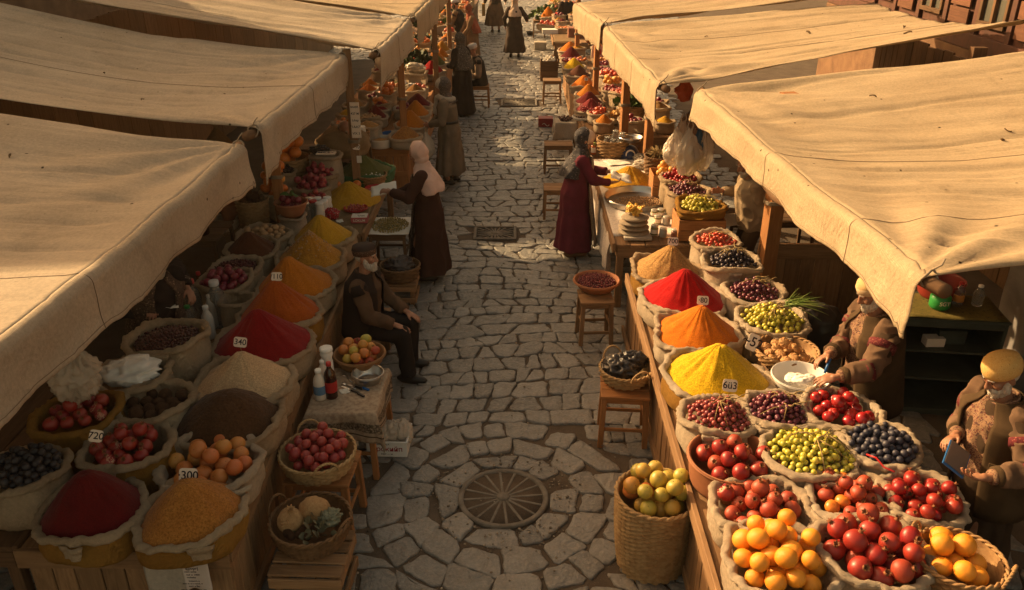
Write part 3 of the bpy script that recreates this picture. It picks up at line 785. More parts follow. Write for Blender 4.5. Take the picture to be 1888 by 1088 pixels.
pm1 = m_fruit('pomegranate_skin', (.30, .012, .013), (.19, .012, .014), (.34, .045, .02), .40, coat=.05)
pm2 = m_fruit('pomegranate_skin_blushed', (.34, .028, .018), (.40, .12, .035), (.26, .02, .015), .5)
calyx = cmat('calyx', (.26, .10, .04), (.16, .06, .03), .8)
pith = cmat('pomegranate_pith', (.62, .46, .30), (.45, .10, .07), .7, vs=9, bump=.5, bs=30)
aril = plain('pomegranate_aril', (.32, .015, .03), .2)
reg('pomegranate', [f_pome(k) for k in range(3)], [pm1, calyx]); reg('blushed_pomegranate', [f_pome(k + 3) for k in range(3)], [pm2, calyx])
reg('split_pomegranate', [f_split(k) for k in range(3)], [pm1, calyx, pith, aril])
reg('orange', [f_round(k, .94, .06, 0, .0, .01) for k in range(2)], [m_fruit('orange_skin', (.78, .30, .022), (.70, .24, .018), (.82, .36, .03), .42, bs=220), RUSSET])
reg('persimmon', [f_round(k, .86, .08, 0, .05, .02) for k in range(2)], [m_fruit('persimmon_skin', (.62, .17, .025), (.55, .12, .02), (.66, .24, .03), .35), RUSSET])
reg('red_apple', [f_round(k, .92, .18, .05, .16) for k in range(2)], [m_fruit('apple_skin', (.33, .012, .018), (.24, .010, .016), (.40, .03, .02), .22, coat=.3), RUSSET])
reg('quince', [f_round(k, .96, .14, .05, .10, .07) for k in range(3)], [m_fruit('quince_skin', (.42, .26, .05), (.45, .12, .045), (.34, .25, .05), .45), RUSSET])
reg('peach', [f_round(k, .95, .10, .0, .04, .04) for k in range(3)], [m_fruit('peach_skin', (.52, .17, .035), (.42, .33, .06), (.50, .06, .03), .45), RUSSET])
reg('green_plum', [f_round(k, .97, .08, .0, .08, .03) for k in range(3)], [m_fruit('green_pear_skin', (.40, .34, .055), (.33, .30, .05), (.50, .24, .05), .42), RUSSET])
reg('red_plum', [f_round(k, 1.0, .06, .0, .06, .03) for k in range(2)], [m_fruit('plum_skin', (.30, .035, .035), (.20, .022, .035), (.36, .06, .04), .38), RUSSET])
reg('dark_plum', [f_round(k, 1.08, .05, .0, .05, .03) for k in range(2)], [m_fruit('dark_plum_skin', (.18, .012, .028), (.11, .010, .03), (.22, .02, .03), .3), RUSSET])
reg('blue_plum', [f_round(k, 1.0, .05, .0, .0, .03) for k in range(2)], [m_fruit('blue_plum_skin', (.035, .038, .062), (.018, .018, .035), (.06, .055, .075), .5), RUSSET])
reg('fig', [f_round(k, 1.1, .02, .0, .1, .05) for k in range(2)], [m_fruit('fig_skin', (.022, .020, .026), (.014, .012, .018), (.04, .035, .035), .5), RUSSET])
reg('onion', [f_onion(k) for k in range(2)], [m_fruit('onion_skin', (.26, .025, .045), (.18, .018, .035), (.34, .05, .05), .4), RUSSET])
reg('walnut', [f_walnut(k) for k in range(3)], [m_fruit('walnut_shell', (.40, .24, .115), (.30, .17, .08), (.46, .29, .15), .8, bs=60)])
reg('lump', [f_walnut(k + 5) for k in range(3)], [cmat('brown_lump', (.13, .062, .028), (.07, .033, .016), .85, bump=.9, bs=50, bd=.02)])
reg('pastry', [f_pastry(k) for k in range(3)], [cmat('baked_crust', (.36, .15, .045), (.55, .36, .16), .45, vs=14, bump=.5, bs=40, lo=.45, hi=.62)])
reg('tomato', [f_round(k, .9, .1, .05, .05) for k in range(2)], [m_fruit('tomato_skin', (.52, .06, .02), (.45, .04, .02), (.55, .12, .03), .3), GREENL])
reg('apricot', [f_round(k, .95, .08, 0, .04) for k in range(2)], [m_fruit('apricot_skin', (.66, .30, .05), (.60, .22, .04), (.70, .38, .08), .5), RUSSET])
def put_fruit(kind, label, cat, p, r, group=None, up=None):
    me = random.choice(FR[kind]); o = link(kind, me); o.location = p; s = r * random.uniform(.89, 1.08); o.scale = (s, s * random.uniform(.95, 1.04), s * random.uniform(.93, 1.04))
    if up is not None: o.rotation_mode = 'QUATERNION'; o.rotation_quaternion = (Vector(up).to_track_quat('Z', 'Y') @ Quaternion((0, 0, 1), random.random() * 6))
    else: o.rotation_euler = (random.uniform(-1.2, 1.2), random.uniform(-1.2, 1.2), random.random() * 6.3)
    return tag(o, label, cat, group)
def drop(R, r, n, zf, bias=.35, asp=1.0, jr=.0, tries=90, rim=None):
    P = np.zeros((0, 3)); out = []
    for k in range(n):
        rk = r * random.uniform(1 - jr, 1 + jr); A = np.random.rand(tries) * 2 * PI; Q = (R - rk) * np.sqrt(np.random.rand(tries))
        X = Q * np.cos(A); Y = Q * np.sin(A) * asp; Z = np.full(tries, zf)
        if len(P):
            dx = X[:, None] - P[None, :, 0]; dy = Y[:, None] - P[None, :, 1]; dd = dx ** 2 + dy ** 2; D = (2 * r * .97) ** 2 - dd
            zz = np.where(D > 0, P[None, :, 2] + np.sqrt(np.maximum(D, 0)), -1); Z = np.maximum(Z, zz.max(1))
        c = Z + bias * Q; i = int(np.argmin(c)); P = np.vstack([P, [X[i], Y[i], Z[i]]])
    return P
def pile(kind, label, cat, x, y, zr, R, r, n, group, bias=.35, under=None, asp=1.0, mixk=None, mixl=None, up=(0, -.4, 1)):
    """n pieces of fruit settled in a mouth of radius R whose rim is at zr"""
    under = r * .55 if under is None else under
    P = drop(R, r, n, zr - under, bias, asp); res = []
    for k, (a, b, c) in enumerate(P):
        kk, ll, gg = kind, label, group
        if mixk and k % mixk[1] == mixk[2]: kk, ll, gg = mixk[0], mixl, group + ', ' + mixk[0].replace('_', ' ')
        u = Vector((random.gauss(0, .55), random.gauss(0, .55) + up[1], 1)) if kk != 'split_pomegranate' else Vector((random.gauss(0, .2), random.gauss(0, .2), 1))
        res.append(put_fruit(kk, ll, cat, (x + a, y + b, c), r, gg, u))
    if r / mpp((x, y, zr)) > 5 and n <= 60:          # the ones at the edges of the pile can be told apart
        same = [o for o in res if o['label'] == label]
        def sx(o): q = o.location - cam.location; return q.dot(_ri) / q.dot(_fw)
        def sy(o): q = o.location - cam.location; return q.dot(_up) / q.dot(_fw)
        for words, key in (('topmost', lambda o: o.location.z), ('leftmost', lambda o: -sx(o)), ('rightmost', sx), ('frontmost', lambda o: -sy(o)), ('rearmost', sy)):
            if len(same) > 1:
                o = max(same, key=key); same.remove(o); o['label'] = words + ' ' + label
    return res
def ico(level=2):
    import bmesh
    b = bmesh.new(); bmesh.ops.create_icosphere(b, subdivisions=level, radius=1.0); vs = [v.co.copy() for v in b.verts]; fs = [tuple(v.index for v in f.verts) for f in b.faces]; b.free(); return vs, fs
ICO2 = ico(2); ICO1 = ico(1)
def berries(name, label, cat, x, y, zf, R, r, n, mat, bias=.5, group=None, kind='stuff', asp=1.0, sub=ICO1, ell=1.0, base=None):
    P = drop(R, r, n, 0, bias, asp, tries=24); m = MB()
    for (a, b, c) in P:
        q = rotm(random.random() * 3, random.random() * 3, random.random() * 3); s = r * random.uniform(.88, 1.1)
        m.add([Vector((a, b, c)) + q @ Vector((v.x * s * ell, v.y * s, v.z * s)) for v in sub[0]], sub[1])
    if base:
        m.lathe([(R * .97, -r), (R * .6, r * .2), (R * .2, r * .9)], 24, cap0=False, m=1)
    o = m.obj(name, [mat] + ([base] if base else [])); o.location = (x, y, zf); return tag(o, label, cat, group, kind)
def grapes(label, x, y, zr, R, r, n, mat, group, nb=3, labels=None, hump=.5, asp=1.0, drape=None):
    """bunches of grapes lying in a sack: each bunch one mesh with its own stalk"""
    P = drop(R, r, n, 0, hump, asp, tries=30); a0 = random.random() * 6
    ang = np.arctan2(P[:, 1], P[:, 0]) + a0; rad = np.hypot(P[:, 0], P[:, 1])
    ids = ((ang % (2 * PI)) / (2 * PI) * nb).astype(int) % nb
    lab = label
    for b in range(nb):
        S = P[ids == b].copy()
        if len(S): cm = S.mean(0); S[:, 2] += r * 1.7 * np.exp(-((S[:, 0] - cm[0]) ** 2 + (S[:, 1] - cm[1]) ** 2) / (R * .38) ** 2) - r * .5
        if not len(S): continue
        t = thing('grape_bunch', (labels[b] if labels else lab), 'grapes', (x, y, zr - r * .4), group=group); m = MB()
        for (a, b_, c) in S:
            s = r * random.uniform(.85, 1.12); q = rotm(random.random() * 3, random.random() * 3, 0); e = random.uniform(1, 1.12)
            m.add([Vector((a, b_, c)) + q @ Vector((v.x * s, v.y * s, v.z * s * e)) for v in ICO2[0]], ICO2[1])
        m.obj('grape_berries', mat, t); m = MB(); top = max(S, key=lambda p: p[2]); pts = [Vector(top) + Vector((0, 0, r * .7))]
        d = Vector((random.uniform(.2, 1), random.uniform(-.4, .8), 0)).normalized()
        for k in range(6): pts.append(pts[-1] + d * .024 + Vector((random.gauss(0, .008), random.gauss(0, .008), random.gauss(.003, .008))))
        m.tube(pts, [.006, .005, .0045, .004, .004, .003, .002], 6)
        for q_ in range(5):
            s0 = Vector(S[random.randrange(len(S))]) + Vector((0, 0, r * 1.05)); e0 = pts[0].lerp(s0, .5) + Vector((0, 0, r)); m.tube([pts[0], e0, s0], [.004, .0035, .002], 5)
        m.tube([pts[2], pts[2] + Vector((.02, -.03, .012)), pts[2] + Vector((.05, -.045, .004))], .0022, 5); m.obj('stalk', STRAW, t)
# ---- writing
def text_mesh(s, size, ext=.0006, space=1.0):
    cu = bpy.data.curves.new('lettering', 'FONT'); cu.body = s; cu.size = size; cu.align_x = 'CENTER'; cu.align_y = 'CENTER'; cu.extrude = ext; cu.space_character = space; cu.offset = size * .012
    o = bpy.data.objects.new('lettering', cu); COL.objects.link(o); dg = bpy.context.evaluated_depsgraph_get(); dg.update()
    me = bpy.data.meshes.new_from_object(o.evaluated_get(dg)); bpy.data.objects.remove(o); bpy.data.curves.remove(cu); me.name = 'lettering'; return me
def lettering(s, size, parent, loc, rot, mat=INK, space=1.0):
    me = text_mesh(s, size, space=space); me.materials.clear(); me.materials.append(mat); return link('lettering', me, parent, loc, rot)
CARD = cmat('card', (.80, .68, .56), (.72, .59, .47), .8, bump=.1)
def price_tag(label, px, py, z, s, w_px, tilt=.15, rz=0, h=None, round_=True):
    p = at(px, py, z); w_ = w_px * mpp(p); h = h or w_ * .8; stick = .055
    t = thing('price_tag', label, 'price tag', (p.x, p.y, z - h / 2 - stick), rz)
    R = rotm(-.45 + 0, tilt, 0); c = Vector((0, 0, stick + h / 2)); m = MB(); o = []
    k = min(w_, h) * .22
    for cx, cy, a0 in ((w_ / 2 - k, h / 2 - k, 0), (-w_ / 2 + k, h / 2 - k, 90), (-w_ / 2 + k, -h / 2 + k, 180), (w_ / 2 - k, -h / 2 + k, 270)):
        for a in (0, 30, 60, 90): o.append((cx + k * math.cos(R_(a0 + a)), cy + k * math.sin(R_(a0 + a))))
    n = len(o); vs = [c + R @ Vector((x, -.0015, y)) for x, y in o] + [c + R @ Vector((x, .0015, y)) for x, y in o]
    m.add(vs, [tuple(range(n)), tuple(range(2 * n - 1, n - 1, -1))] + [(i + n, (i + 1) % n + n, (i + 1) % n, i) for i in range(n)], 0, False); m.obj('card', CARD, t)
    m = MB(); m.tube([(0, 0.002, 0), c + R @ Vector((0, .003, -h / 3))], .0022, 5); m.obj('stick', STRAW, t)
    me = text_mesh(s, h * .80); me.materials.clear(); me.materials.append(INK); l = link('lettering', me, t)
    l.location = c + R @ Vector((0, -.0024, -.0)); l.rotation_euler = (R @ rotm(PI / 2, 0, 0)).to_euler()
    return t
# ---- baskets, bowls
WICK = cmat('wicker', (.36, .22, .10), (.24, .13, .055), .7, vs=20, bump=.4, bs=90, stretch=(1, 1, 2))
WICKL = cmat('pale_wicker', (.46, .31, .15), (.33, .20, .09), .7, vs=20, bump=.4, bs=90)
WICKD = cmat('dark_wicker', (.20, .11, .05), (.12, .065, .03), .75, vs=20, bump=.4, bs=90)
def basket(label, x, y, z0, H, R, Rb=None, mat=WICK, handles=0, ha=0, rim=.014, name='basket', group=None):
    t = thing(name, label, 'basket', (x, y, z0), group=group); Rb = Rb or R * .75; px = R / mpp((x, y, z0)); st = .017 if px > 40 else .024
    n = 144 if px > 40 else 72; rows = max(5, int(H / st)); m = MB(); K = 18 if px > 40 else 9; P = []
    for i in range(rows * 2 + 1):
        s = i / (rows * 2); r = Rb + (R - Rb) * s ** .8 + .03 * R * math.sin(PI * s); P.append((r, s * H))
    am = .0085 if px > 40 else .010
    def wf(v, th, i):
        k = math.cos(th * K * 1.0 + (i // 2 % 2) * PI) * am + (am * .7 if i % 2 else -am * .5); r = math.hypot(v.x, v.y) + k; return Vector((r * math.cos(th), r * math.sin(th), v.z + .004 * nz(math.cos(th) * 3, math.sin(th) * 3, v.z * 8)))
    m.lathe(P, n, fn=wf, cap1=False); m.lathe([(r - .014, z) for r, z in P[::-1][::2]], n, cap0=False, cap1=False); m.obj('woven_body', mat, t)
    m = MB()
    for s in range(2):
        m.tube([((R + .006 * math.cos(a * 15 + s * PI)) * math.cos(a), (R + .006 * math.cos(a * 15 + s * PI)) * math.sin(a), H + .003 + .007 * math.sin(a * 15 + s * PI)) for a in [2 * PI * k / 120 for k in range(120)]], rim * .62, 6, closed=True)
    m.obj('braided_rim', mat, t)
    for h_ in range(handles):
        a = ha + h_ * PI; m = MB(); c = Vector((math.cos(a), math.sin(a), 0)); tt = Vector((-math.sin(a), math.cos(a), 0)); hw = min(.085, R * .42)
        for s in range(2):
            m.tube([c * (R + .006) + tt * hw * math.cos(b) + Vector((0, 0, H - .01 + hw * 1.1 * math.sin(b))) + c * (.02 * math.sin(b) + .004 * math.cos(b * 14 + s * PI)) + Vector((0, 0, .004 * math.sin(b * 14 + s * PI))) for b in [PI * k / 30 for k in range(31)]], .0065, 6)
        m.obj('handle', mat, t)
    return t
def bowl(name, label, cat, x, y, z0, H, R, mat, Rb=None, th=.012, band=None, n=56, group=None):
    Rb = Rb or R * .6; pr = []
    for i in range(9): s = i / 8; pr.append((Rb + (R - Rb) * s ** .6, H * s))
    inn = [(r - th, max(z, th)) for r, z in pr[::-1]]
    t = thing(name, label, cat, (x, y, z0), group=group); m = MB(); m.lathe(pr + [(R + th * .4, H + th * .3), (R - th * .3, H + th * .7)] + inn, n); m.obj('shell', mat, t)
    m = MB(); m.tube([((R + .002) * math.cos(a), (R + .002) * math.sin(a), H - .006) for a in [2 * PI * k / n for k in range(n)]], th * .55, 6, closed=True); m.obj('lip', band or mat, t); return t
def crumple(name, label, cat, p, r, mat, seed=0, f=2.4, amp=.35, nu=48, nv=32, knot=False, group=None, rz=0):
    t = thing(name, label, cat, p, rz, group) ; m = MB()
    def fn(v):
        d = sum((1 - abs(nz(v.x * f * k + seed, v.y * f * k, v.z * f * k + seed * 2)) * 2) / k for k in (1, 2.1, 4.3)) - .9
        q = v * (1 + amp * d * .55 + .15 * nz(v.x * 1.2, v.y * 1.2, v.z * 1.2 + seed))
        if knot: pl = 1 + (.10 * math.sin(11 * math.atan2(v.y, v.x) + 3 * v.z + seed) + .06 * math.sin(23 * math.atan2(v.y, v.x) + seed)) * (.4 + .6 * max(0, v.z)); q = Vector((q.x * pl, q.y * pl, q.z))
        if knot and v.z > 0: s = 1 - .8 * v.z ** 1.5; q = Vector((q.x * s * (1 + .1 * math.sin(12 * math.atan2(v.y, v.x))), q.y * s, q.z * 1.15))
        return q
    m.ell((0, 0, r[2] * .9), r, None, nu, nv, 0, fn); m.obj('crumpled_film', mat, t)
    if knot:
        m = MB(); z = r[2] * 2.0
        for s in (-1, 1): m.tube([(s * .01, 0, z - .03), (s * .03, .01, z + .05), (s * .012, 0, z + .11)], [.012, .007, .004], 6)
        m.obj('knot', mat, t)
    return t
def bottle(label, x, y, z0, H, R, body, capc, labc=None, neck=.42, cat='bottle', ribs=False, name='bottle', fill=None):
    t = thing(name, label, cat, (x, y, z0)); m = MB(); nr = R * neck; P = [(R * .9, 0), (R, H * .03)]
    if ribs:
        for i in range(10): P += [(R, H * (.08 + i * .05)), (R * .93, H * (.105 + i * .05))]
        P += [(R, H * .62)]
    else: P += [(R, H * .3), (R * .98, H * .58)]
    P += [(R * .86, H * .70), (nr * 1.2, H * .82), (nr, H * .87), (nr, H * .92)]
    m.lathe(P, 28); m.obj('bottle_body', body, t); m = MB(); m.lathe([(nr * 1.15, H * .905), (nr * 1.2, H * .92), (nr * 1.15, H), (nr * .8, H + .002)], 20); m.obj('cap', capc, t)
    if labc is not None: m = MB(); m.lathe([(R + .001, H * .2), (R + .0015, H * .21), (R + .0015, H * .48), (R + .001, H * .49)], 28, cap0=False, cap1=False); m.obj('paper_label', labc, t)
    return t
def jar(label, x, y, z0, H, R, body, lid, group=None, labc=None):
    t = thing('jar', label, 'jar', (x, y, z0), group=group); m = MB(); m.lathe([(R * .9, 0), (R, H * .06), (R, H * .68), (R * .85, H * .8)], 20); m.obj('jar_body', body, t)
    m = MB(); m.lathe([(R * .9, H * .79), (R * .95, H * .82), (R * .95, H * .97), (R * .88, H)], 20); m.obj('lid', lid, t)
    if labc: m = MB(); m.lathe([(R + .001, H * .18), (R + .0012, H * .2), (R + .0012, H * .58), (R + .001, H * .6)], 20, cap0=False, cap1=False); m.obj('paper_label', labc, t)
    return t
def stool(label, x, y, z, sx, sy, rz=0, wood=WOOD, boards=3, name='stool', low=.15, group=None, leg=.036):
    t = thing(name, label, 'stool' if name == 'stool' else 'table', (x, y, 0), rz, group); m = MB(); b = sy / boards
    for k in range(boards): m.box((0, -sy / 2 + b * (k + .5), z - .014), (sx, b - .005, .026), jit=.003)
    m.obj('seat' if name == 'stool' else 'table_top', wood, t); ix, iy = sx / 2 - leg * .8, sy / 2 - leg * .8
    for a in (-1, 1):
        for c in (-1, 1):
            m = MB(); m.box((a * (ix + .012), c * (iy + .012), (z - .03) / 2), (leg, leg, z - .03), rotm(c * .035, -a * .035, 0)); m.obj('leg', wood, t)
    for c in (-1, 1):
        m = MB(); m.box((0, c * iy, z - .055), (2 * ix, .02, .05)); m.obj('apron', wood, t)
        m = MB(); m.box((0, c * (iy + .008), low + .03), (2 * ix, .02, .03)); m.obj('stretcher', wood, t)
        m = MB(); m.box((c * (ix + .006), 0, low + .09), (.02, 2 * iy, .03)); m.obj('stretcher', wood, t)
    return t
def tablecloth(label, x0, x1, y0, y1, z, drops, mat, seed=1, name='tablecloth', nx=70, ny=80, wave=1.0):
    """drops = (x-, x+, y-, y+)"""
    cx, cy = (x0 + x1) / 2, (y0 + y1) / 2; P = []
    X0, X1, Y0, Y1 = x0 - drops[0], x1 + drops[1], y0 - drops[2], y1 + drops[3]
    for i in range(nx + 1):
        row = []
        for j in range(ny + 1):
            u, v_ = X0 + (X1 - X0) * i / nx, Y0 + (Y1 - Y0) * j / ny
            ex = max(x0 - u, u - x1, 0); ey = max(y0 - v_, v_ - y1, 0); d = math.hypot(ex, ey) if (ex and ey) else max(ex, ey)
            bx = min(max(u, x0), x1); by = min(max(v_, y0), y1); sx = -1 if u < x0 else 1; sy = -1 if v_ < y0 else 1
            f = (.018 * math.sin((v_ if ex else u) * 17 + seed) + .03 * nz(u * 4, v_ * 4, seed)) * min(1, d / .12) * wave + .012 * min(1, d * 20)
            px_ = bx + (sx * (f + (ex * .12 if ey else 0)) if ex else 0); py_ = by + (sy * (f + (ey * .12 if ex else 0)) if ey else 0)
            row.append(Vector((px_ - cx, py_ - cy, -d + .0035 * nz(u * 6, v_ * 6, seed) + .002)))
        P.append(row)
    m = MB(); m.grid(P); o = m.obj(name, mat); o.location = (cx, cy, z + .008); solid(o, .004, 1); return tag(o, label, 'tablecloth')
def crate_box(name, label, cat, x, y, z0, sx, sy, sz, wood=WOOD, rz=0, slats=2, group=None):
    t = thing(name, label, cat, (x, y, z0), rz, group); h = sz / slats
    for s in (-1, 1):
        m = MB()
        for k in range(slats): m.box((0, s * (sy / 2 - .008), h * (k + .5)), (sx, .014, h - .008), jit=.003)
        m.obj('side_boards', wood, t); m = MB()
        for k in range(slats): m.box((s * (sx / 2 - .008), 0, h * (k + .5)), (.014, sy - .034, h - .008), jit=.003)
        m.obj('end_boards', wood, t)
    m = MB(); m.box((0, 0, .012), (sx - .03, sy - .03, .012)); m.obj('floor_boards', wood, t); return t
def flatbox(name, label, cat, p, size, mat, rz=0, top=None, ch=.003, group=None):
    t = thing(name, label, cat, p, rz, group); m = MB(); m.box((0, 0, size[2] / 2), size, ch=ch); m.obj('box_body', mat, t)
    if top is not None: m = MB(); m.box((0, 0, size[2] + .001), (size[0] * .94, size[1] * .94, .002), ch=.0005); m.obj('printed_top', top, t)
    return t
def sheet(name, label, cat, p, sx, sy, mat, rz=0, tilt=(0, 0), curl=.01, seed=0):
    P = [[rotm(tilt[0], tilt[1], 0) @ Vector(((i / 8 - .5) * sx, (j / 8 - .5) * sy, curl * nz(i * .4, j * .4, seed) + curl * .5)) for j in range(9)] for i in range(9)]
    m = MB(); m.grid(P); o = m.obj(name, mat); o.location = p; o.rotation_euler = (0, 0, rz); solid(o, .001); return tag(o, label, cat)
# ================================================================ filling the stalls
P_ = lambda n, a, b, **k: m_powder(n, a, b, **k)
SP = dict(cream=P_('cream_flour', (.60, .42, .25), (.54, .36, .20), grain=90, gb=.35), darkbrown=P_('ground_coffee', (.105, .050, .022), (.065, .030, .014), grain=60, gb=1),
  red=P_('paprika', (.27, .008, .010), (.21, .006, .009)), redo=P_('red_pepper_powder', (.44, .105, .012), (.36, .070, .009)), orange=P_('orange_spice', (.55, .19, .018), (.47, .145, .013)),
  mustard=P_('mustard_spice', (.50, .24, .03), (.42, .18, .022), grain=70, gb=1), yellow=P_('turmeric', (.60, .34, .025), (.53, .27, .02)), brown=P_('brown_spice', (.13, .045, .02), (.09, .030, .014)),
  amber=P_('amber_grain', (.46, .20, .045), (.36, .14, .028), grain=80, gb=.9), maroon=P_('sumac', (.15, .008, .010), (.11, .006, .008)), tan=P_('tan_spice', (.46, .27, .10), (.36, .19, .065), grain=70, gb=1),
  brightred=P_('bright_paprika', (.46, .008, .008), (.38, .006, .007)), bright_orange=P_('bright_orange_spice', (.66, .20, .012), (.56, .14, .010)), bright_yellow=P_('bright_turmeric', (.68, .44, .015), (.60, .36, .012), grain=80, gb=.9),
  green=P_('henna', (.16, .155, .045), (.11, .11, .03), gb=.5), nutty=P_('nut_meal', (.42, .20, .055), (.28, .12, .03), grain=45, gb=1.2), dust=P_('rose_maroon', (.24, .03, .03), (.17, .016, .02)))
def spice(px, py, w, ay, key, sdesc, where, zr=.95, z0=ZL, mat=SACK, liner=None, apx=None, shape=.98, hr=.91, lumps=None, drop_=.03, ridge=.5, tall=False):
    p = at(px, py, zr); R = w * mpp(p) / 2
    t, fn = sack('%s sack holding the %s %s' % ('yellow-lined' if liner else 'rolled-rim canvas', sdesc, where), p.x, p.y, z0, zr, R, mat, liner, tall)
    top = zfor(p.x, p.y, ay); h = max(.05, top - (zr - drop_)); ox = 0
    if apx is not None: ox = (apx - px) * mpp(p)
    heap('spice_heap', '%s heap, %s' % (sdesc, where), 'spice heap', p.x, p.y, zr - drop_, R * hr, h, SP[key], fn, shape, ridge, (ox, 0), lumps)
    return p, R
random.seed(21); np.random.seed(21)
# --- left stall, row along the street, near to far
spice(352, 940, 205, 884, 'amber', 'amber grain', 'at the near end of left stall', .90, liner=SACKY, shape=.8, ridge=.2, hr=.88)
spice(170, 935, 200, 868, 'maroon', 'dark maroon powder', 'at the nearest left corner', .92, liner=SACKY, shape=.75, ridge=.25, hr=.88)
spice(420, 765, 205, 722, 'darkbrown', 'dark brown coffee-like', 'behind the left peaches', .93, shape=.7, ridge=.15, hr=.9)
spice(451, 697, 195, 643, 'cream', 'pale cream flour', 'beyond the left dark brown heap', .95, apx=450, shape=1.25)
spice(485, 628, 190, 566, 'red', 'deep crimson powder', 'beyond the cream flour', .95, apx=480)
spice(518, 572, 158, 512, 'redo', 'burnt-orange powder', 'beyond the left crimson heap', .95, liner=SACKY, apx=512)
spice(545, 522, 148, 469, 'orange', 'bright orange powder', 'fourth from the far end of left stall', .95, apx=535)
spice(572, 472, 134, 425, 'mustard', 'nut-topped mustard', 'third from far end of left stall', .95, apx=574, lumps=(150, .0085, True, FR['walnut'][0].materials[0]))
spice(596, 434, 122, 393, 'yellow', 'golden yellow', 'at the far end of left stall', .95, apx=592, hr=.9)
spice(463, 455, 104, 424, 'brown', 'small dark chocolate-brown', 'in the rear left row by the walnuts', 1.0, apx=460)
def fsack(px, py, w, zr, sl, mat=SACK, liner=None, tall=False, z0=ZL, e=2.5):
    p = at(px, py, zr); R = w * mpp(p) / 2; sack(sl, p.x, p.y, z0, zr, R, mat, liner, tall, e=e); return p, R
p, R = fsack(387, 846, 198, .93, 'canvas sack of ripe peaches beside the 300 price tag', SACKP)
pile('peach', 'yellow-red peach in the sack behind the amber grain', 'peach', p.x, p.y, .93, R * .88, .058, 19, 'peaches in the near left sack', .25)
p, R = fsack(45, 862, 150, 1.02, 'tall sack of black figs at left photo edge', tall=True)
pile('fig', 'black fig in the tall sack at the left edge', 'fig', p.x, p.y, 1.02, R * .86, .024, 110, 'black figs', .3)
p, R = fsack(235, 815, 166, 1.0, 'yellow sack of split pomegranates with the 720 tag', SACK, SACKY)
pile('pomegranate', 'whole red pomegranate behind the 720 price tag', 'pomegranate', p.x, p.y, 1.0, R * .86, .048, 17, 'pomegranates by the 720 tag', .3, mixk=('split_pomegranate', 4, 1), mixl='split pomegranate showing pale pith behind the 720 tag')
p, R = fsack(140, 757, 156, 1.06, 'deep yellow sack of dark pomegranates under the hanging bag', SACKY, SACKY, True)
pile('pomegranate', 'dark red pomegranate under the hanging clear bag', 'pomegranate', p.x, p.y, 1.06, R * .84, .047, 13, 'dark pomegranates far left', .3, mixk=('split_pomegranate', 3, 1), mixl='cracked open pomegranate under the hanging clear bag')
p, R = fsack(285, 735, 142, 1.03, 'canvas sack of brown lumps beside the dark brown heap')
pile('lump', 'rough brown lump in the rear left sack', 'lump', p.x, p.y, 1.02, R * .86, .045, 14, 'brown lumps', .2, under=.04)
p, R = fsack(241, 683, 142, 1.06, 'open canvas sack stuffed with a white plastic bag')
crumple('plastic_bag', 'crumpled white plastic bag in the rear left sack', 'plastic bag', (p.x, p.y, .98), (R * .72, R * .55, .085), WHITEP, 3.3, 1.6, .5)
m = MB(); 
p, R = fsack(307, 615, 144, 1.13, 'tall bulging sack of dark glossy olives by seller', tall=True)
OLIVE = m_fruit('olive_skin', (.075, .016, .016), (.035, .010, .012), (.10, .025, .02), .22, coat=.2)
berries('olives', 'dark glossy olives filling the tall sack by the seller', 'olives', p.x, p.y, 1.075, R * .84, .0125, 420, OLIVE, .3, sub=ICO2, base=OLIVE)
p, R = fsack(413, 513, 106, 1.02, 'canvas sack of red plums behind the water bottle')
pile('dark_plum', 'glossy red plum in sack behind the water bottle', 'plum', p.x, p.y, 1.02, R * .86, .036, 34, 'red plums by the water bottle', .3)
p, R = fsack(434, 488, 98, 1.02, 'canvas sack of dark cherries beyond the red plums')
berries('cherries', 'small dark cherries in the sack beyond the red plums', 'cherries', p.x, p.y, .985, R * .86, .013, 260, m_fruit('cherry_skin', (.085, .012, .018), (.045, .010, .014), (.12, .02, .02), .2), .3, base=OLIVE)
p, R = fsack(487, 429, 102, 1.0, 'canvas sack of walnuts at the far rear of left stall')
pile('walnut', 'round brown walnut in the sack by the wooden post', 'walnut', p.x, p.y, 1.0, R * .86, .034, 34, 'walnuts', .3)
fsack(437, 548, 66, .98, 'slack half-empty canvas sack beside the orange heaps', tall=True)
price_tag('price tag reading 300 standing in the amber grain', 347, 877, 1.03, '·300', 34, .03)
price_tag('price tag reading 720 beside the near left pomegranates', 177, 804, 1.14, '720', 23, .35, rz=.3, h=.075)
price_tag('price tag reading 340 between crimson and cream heaps', 443, 631, 1.16, '340', 24, .12, h=.075)
price_tag('price tag reading 110 in front of the orange heap', 510, 510, 1.26, '/110', 20, .0)
# bottles beside the left seller
def B(label, px, py, zb, hpx, wpx, body, capc, labc=None, **k):
    p = at(px, py, zb); s = mpp(p); return bottle(label, p.x, p.y, zb, hpx * s / .93, wpx * s / 2, body, capc, labc, **k)
REDP = plain('red_plastic', (.42, .02, .02), .35); GRNP = plain('green_plastic', (.03, .25, .05), .35); BLUEP = plain('blue_plastic', (.02, .11, .33), .35)
COLA = plain('dark_syrup', (.03, .008, .006), .12, spec=.6); MILK = plain('milky_plastic', (.66, .60, .52), .3)
B('large clear ribbed water bottle beside the crimson heap', 407, 600, ZL + .02, 84, 36, CLEAR, plain('grey_cap', (.5, .5, .5), .4), ribs=True)
B('clear bottle with red cap by the left seller', 362, 590, ZL + .02, 76, 32, CLEAR, REDP)
B('small clear bottle with green cap by the olive sack', 352, 606, ZL + .02, 44, 22, CLEAR, GRNP)
B('cloudy bottle with white cap nearest the crimson heap', 388, 622, ZL + .02, 60, 22, MILK, WHITEP)
B('cloudy bottle with white cap behind its twin', 394, 600, ZL + .02, 58, 20, MILK, WHITEP)
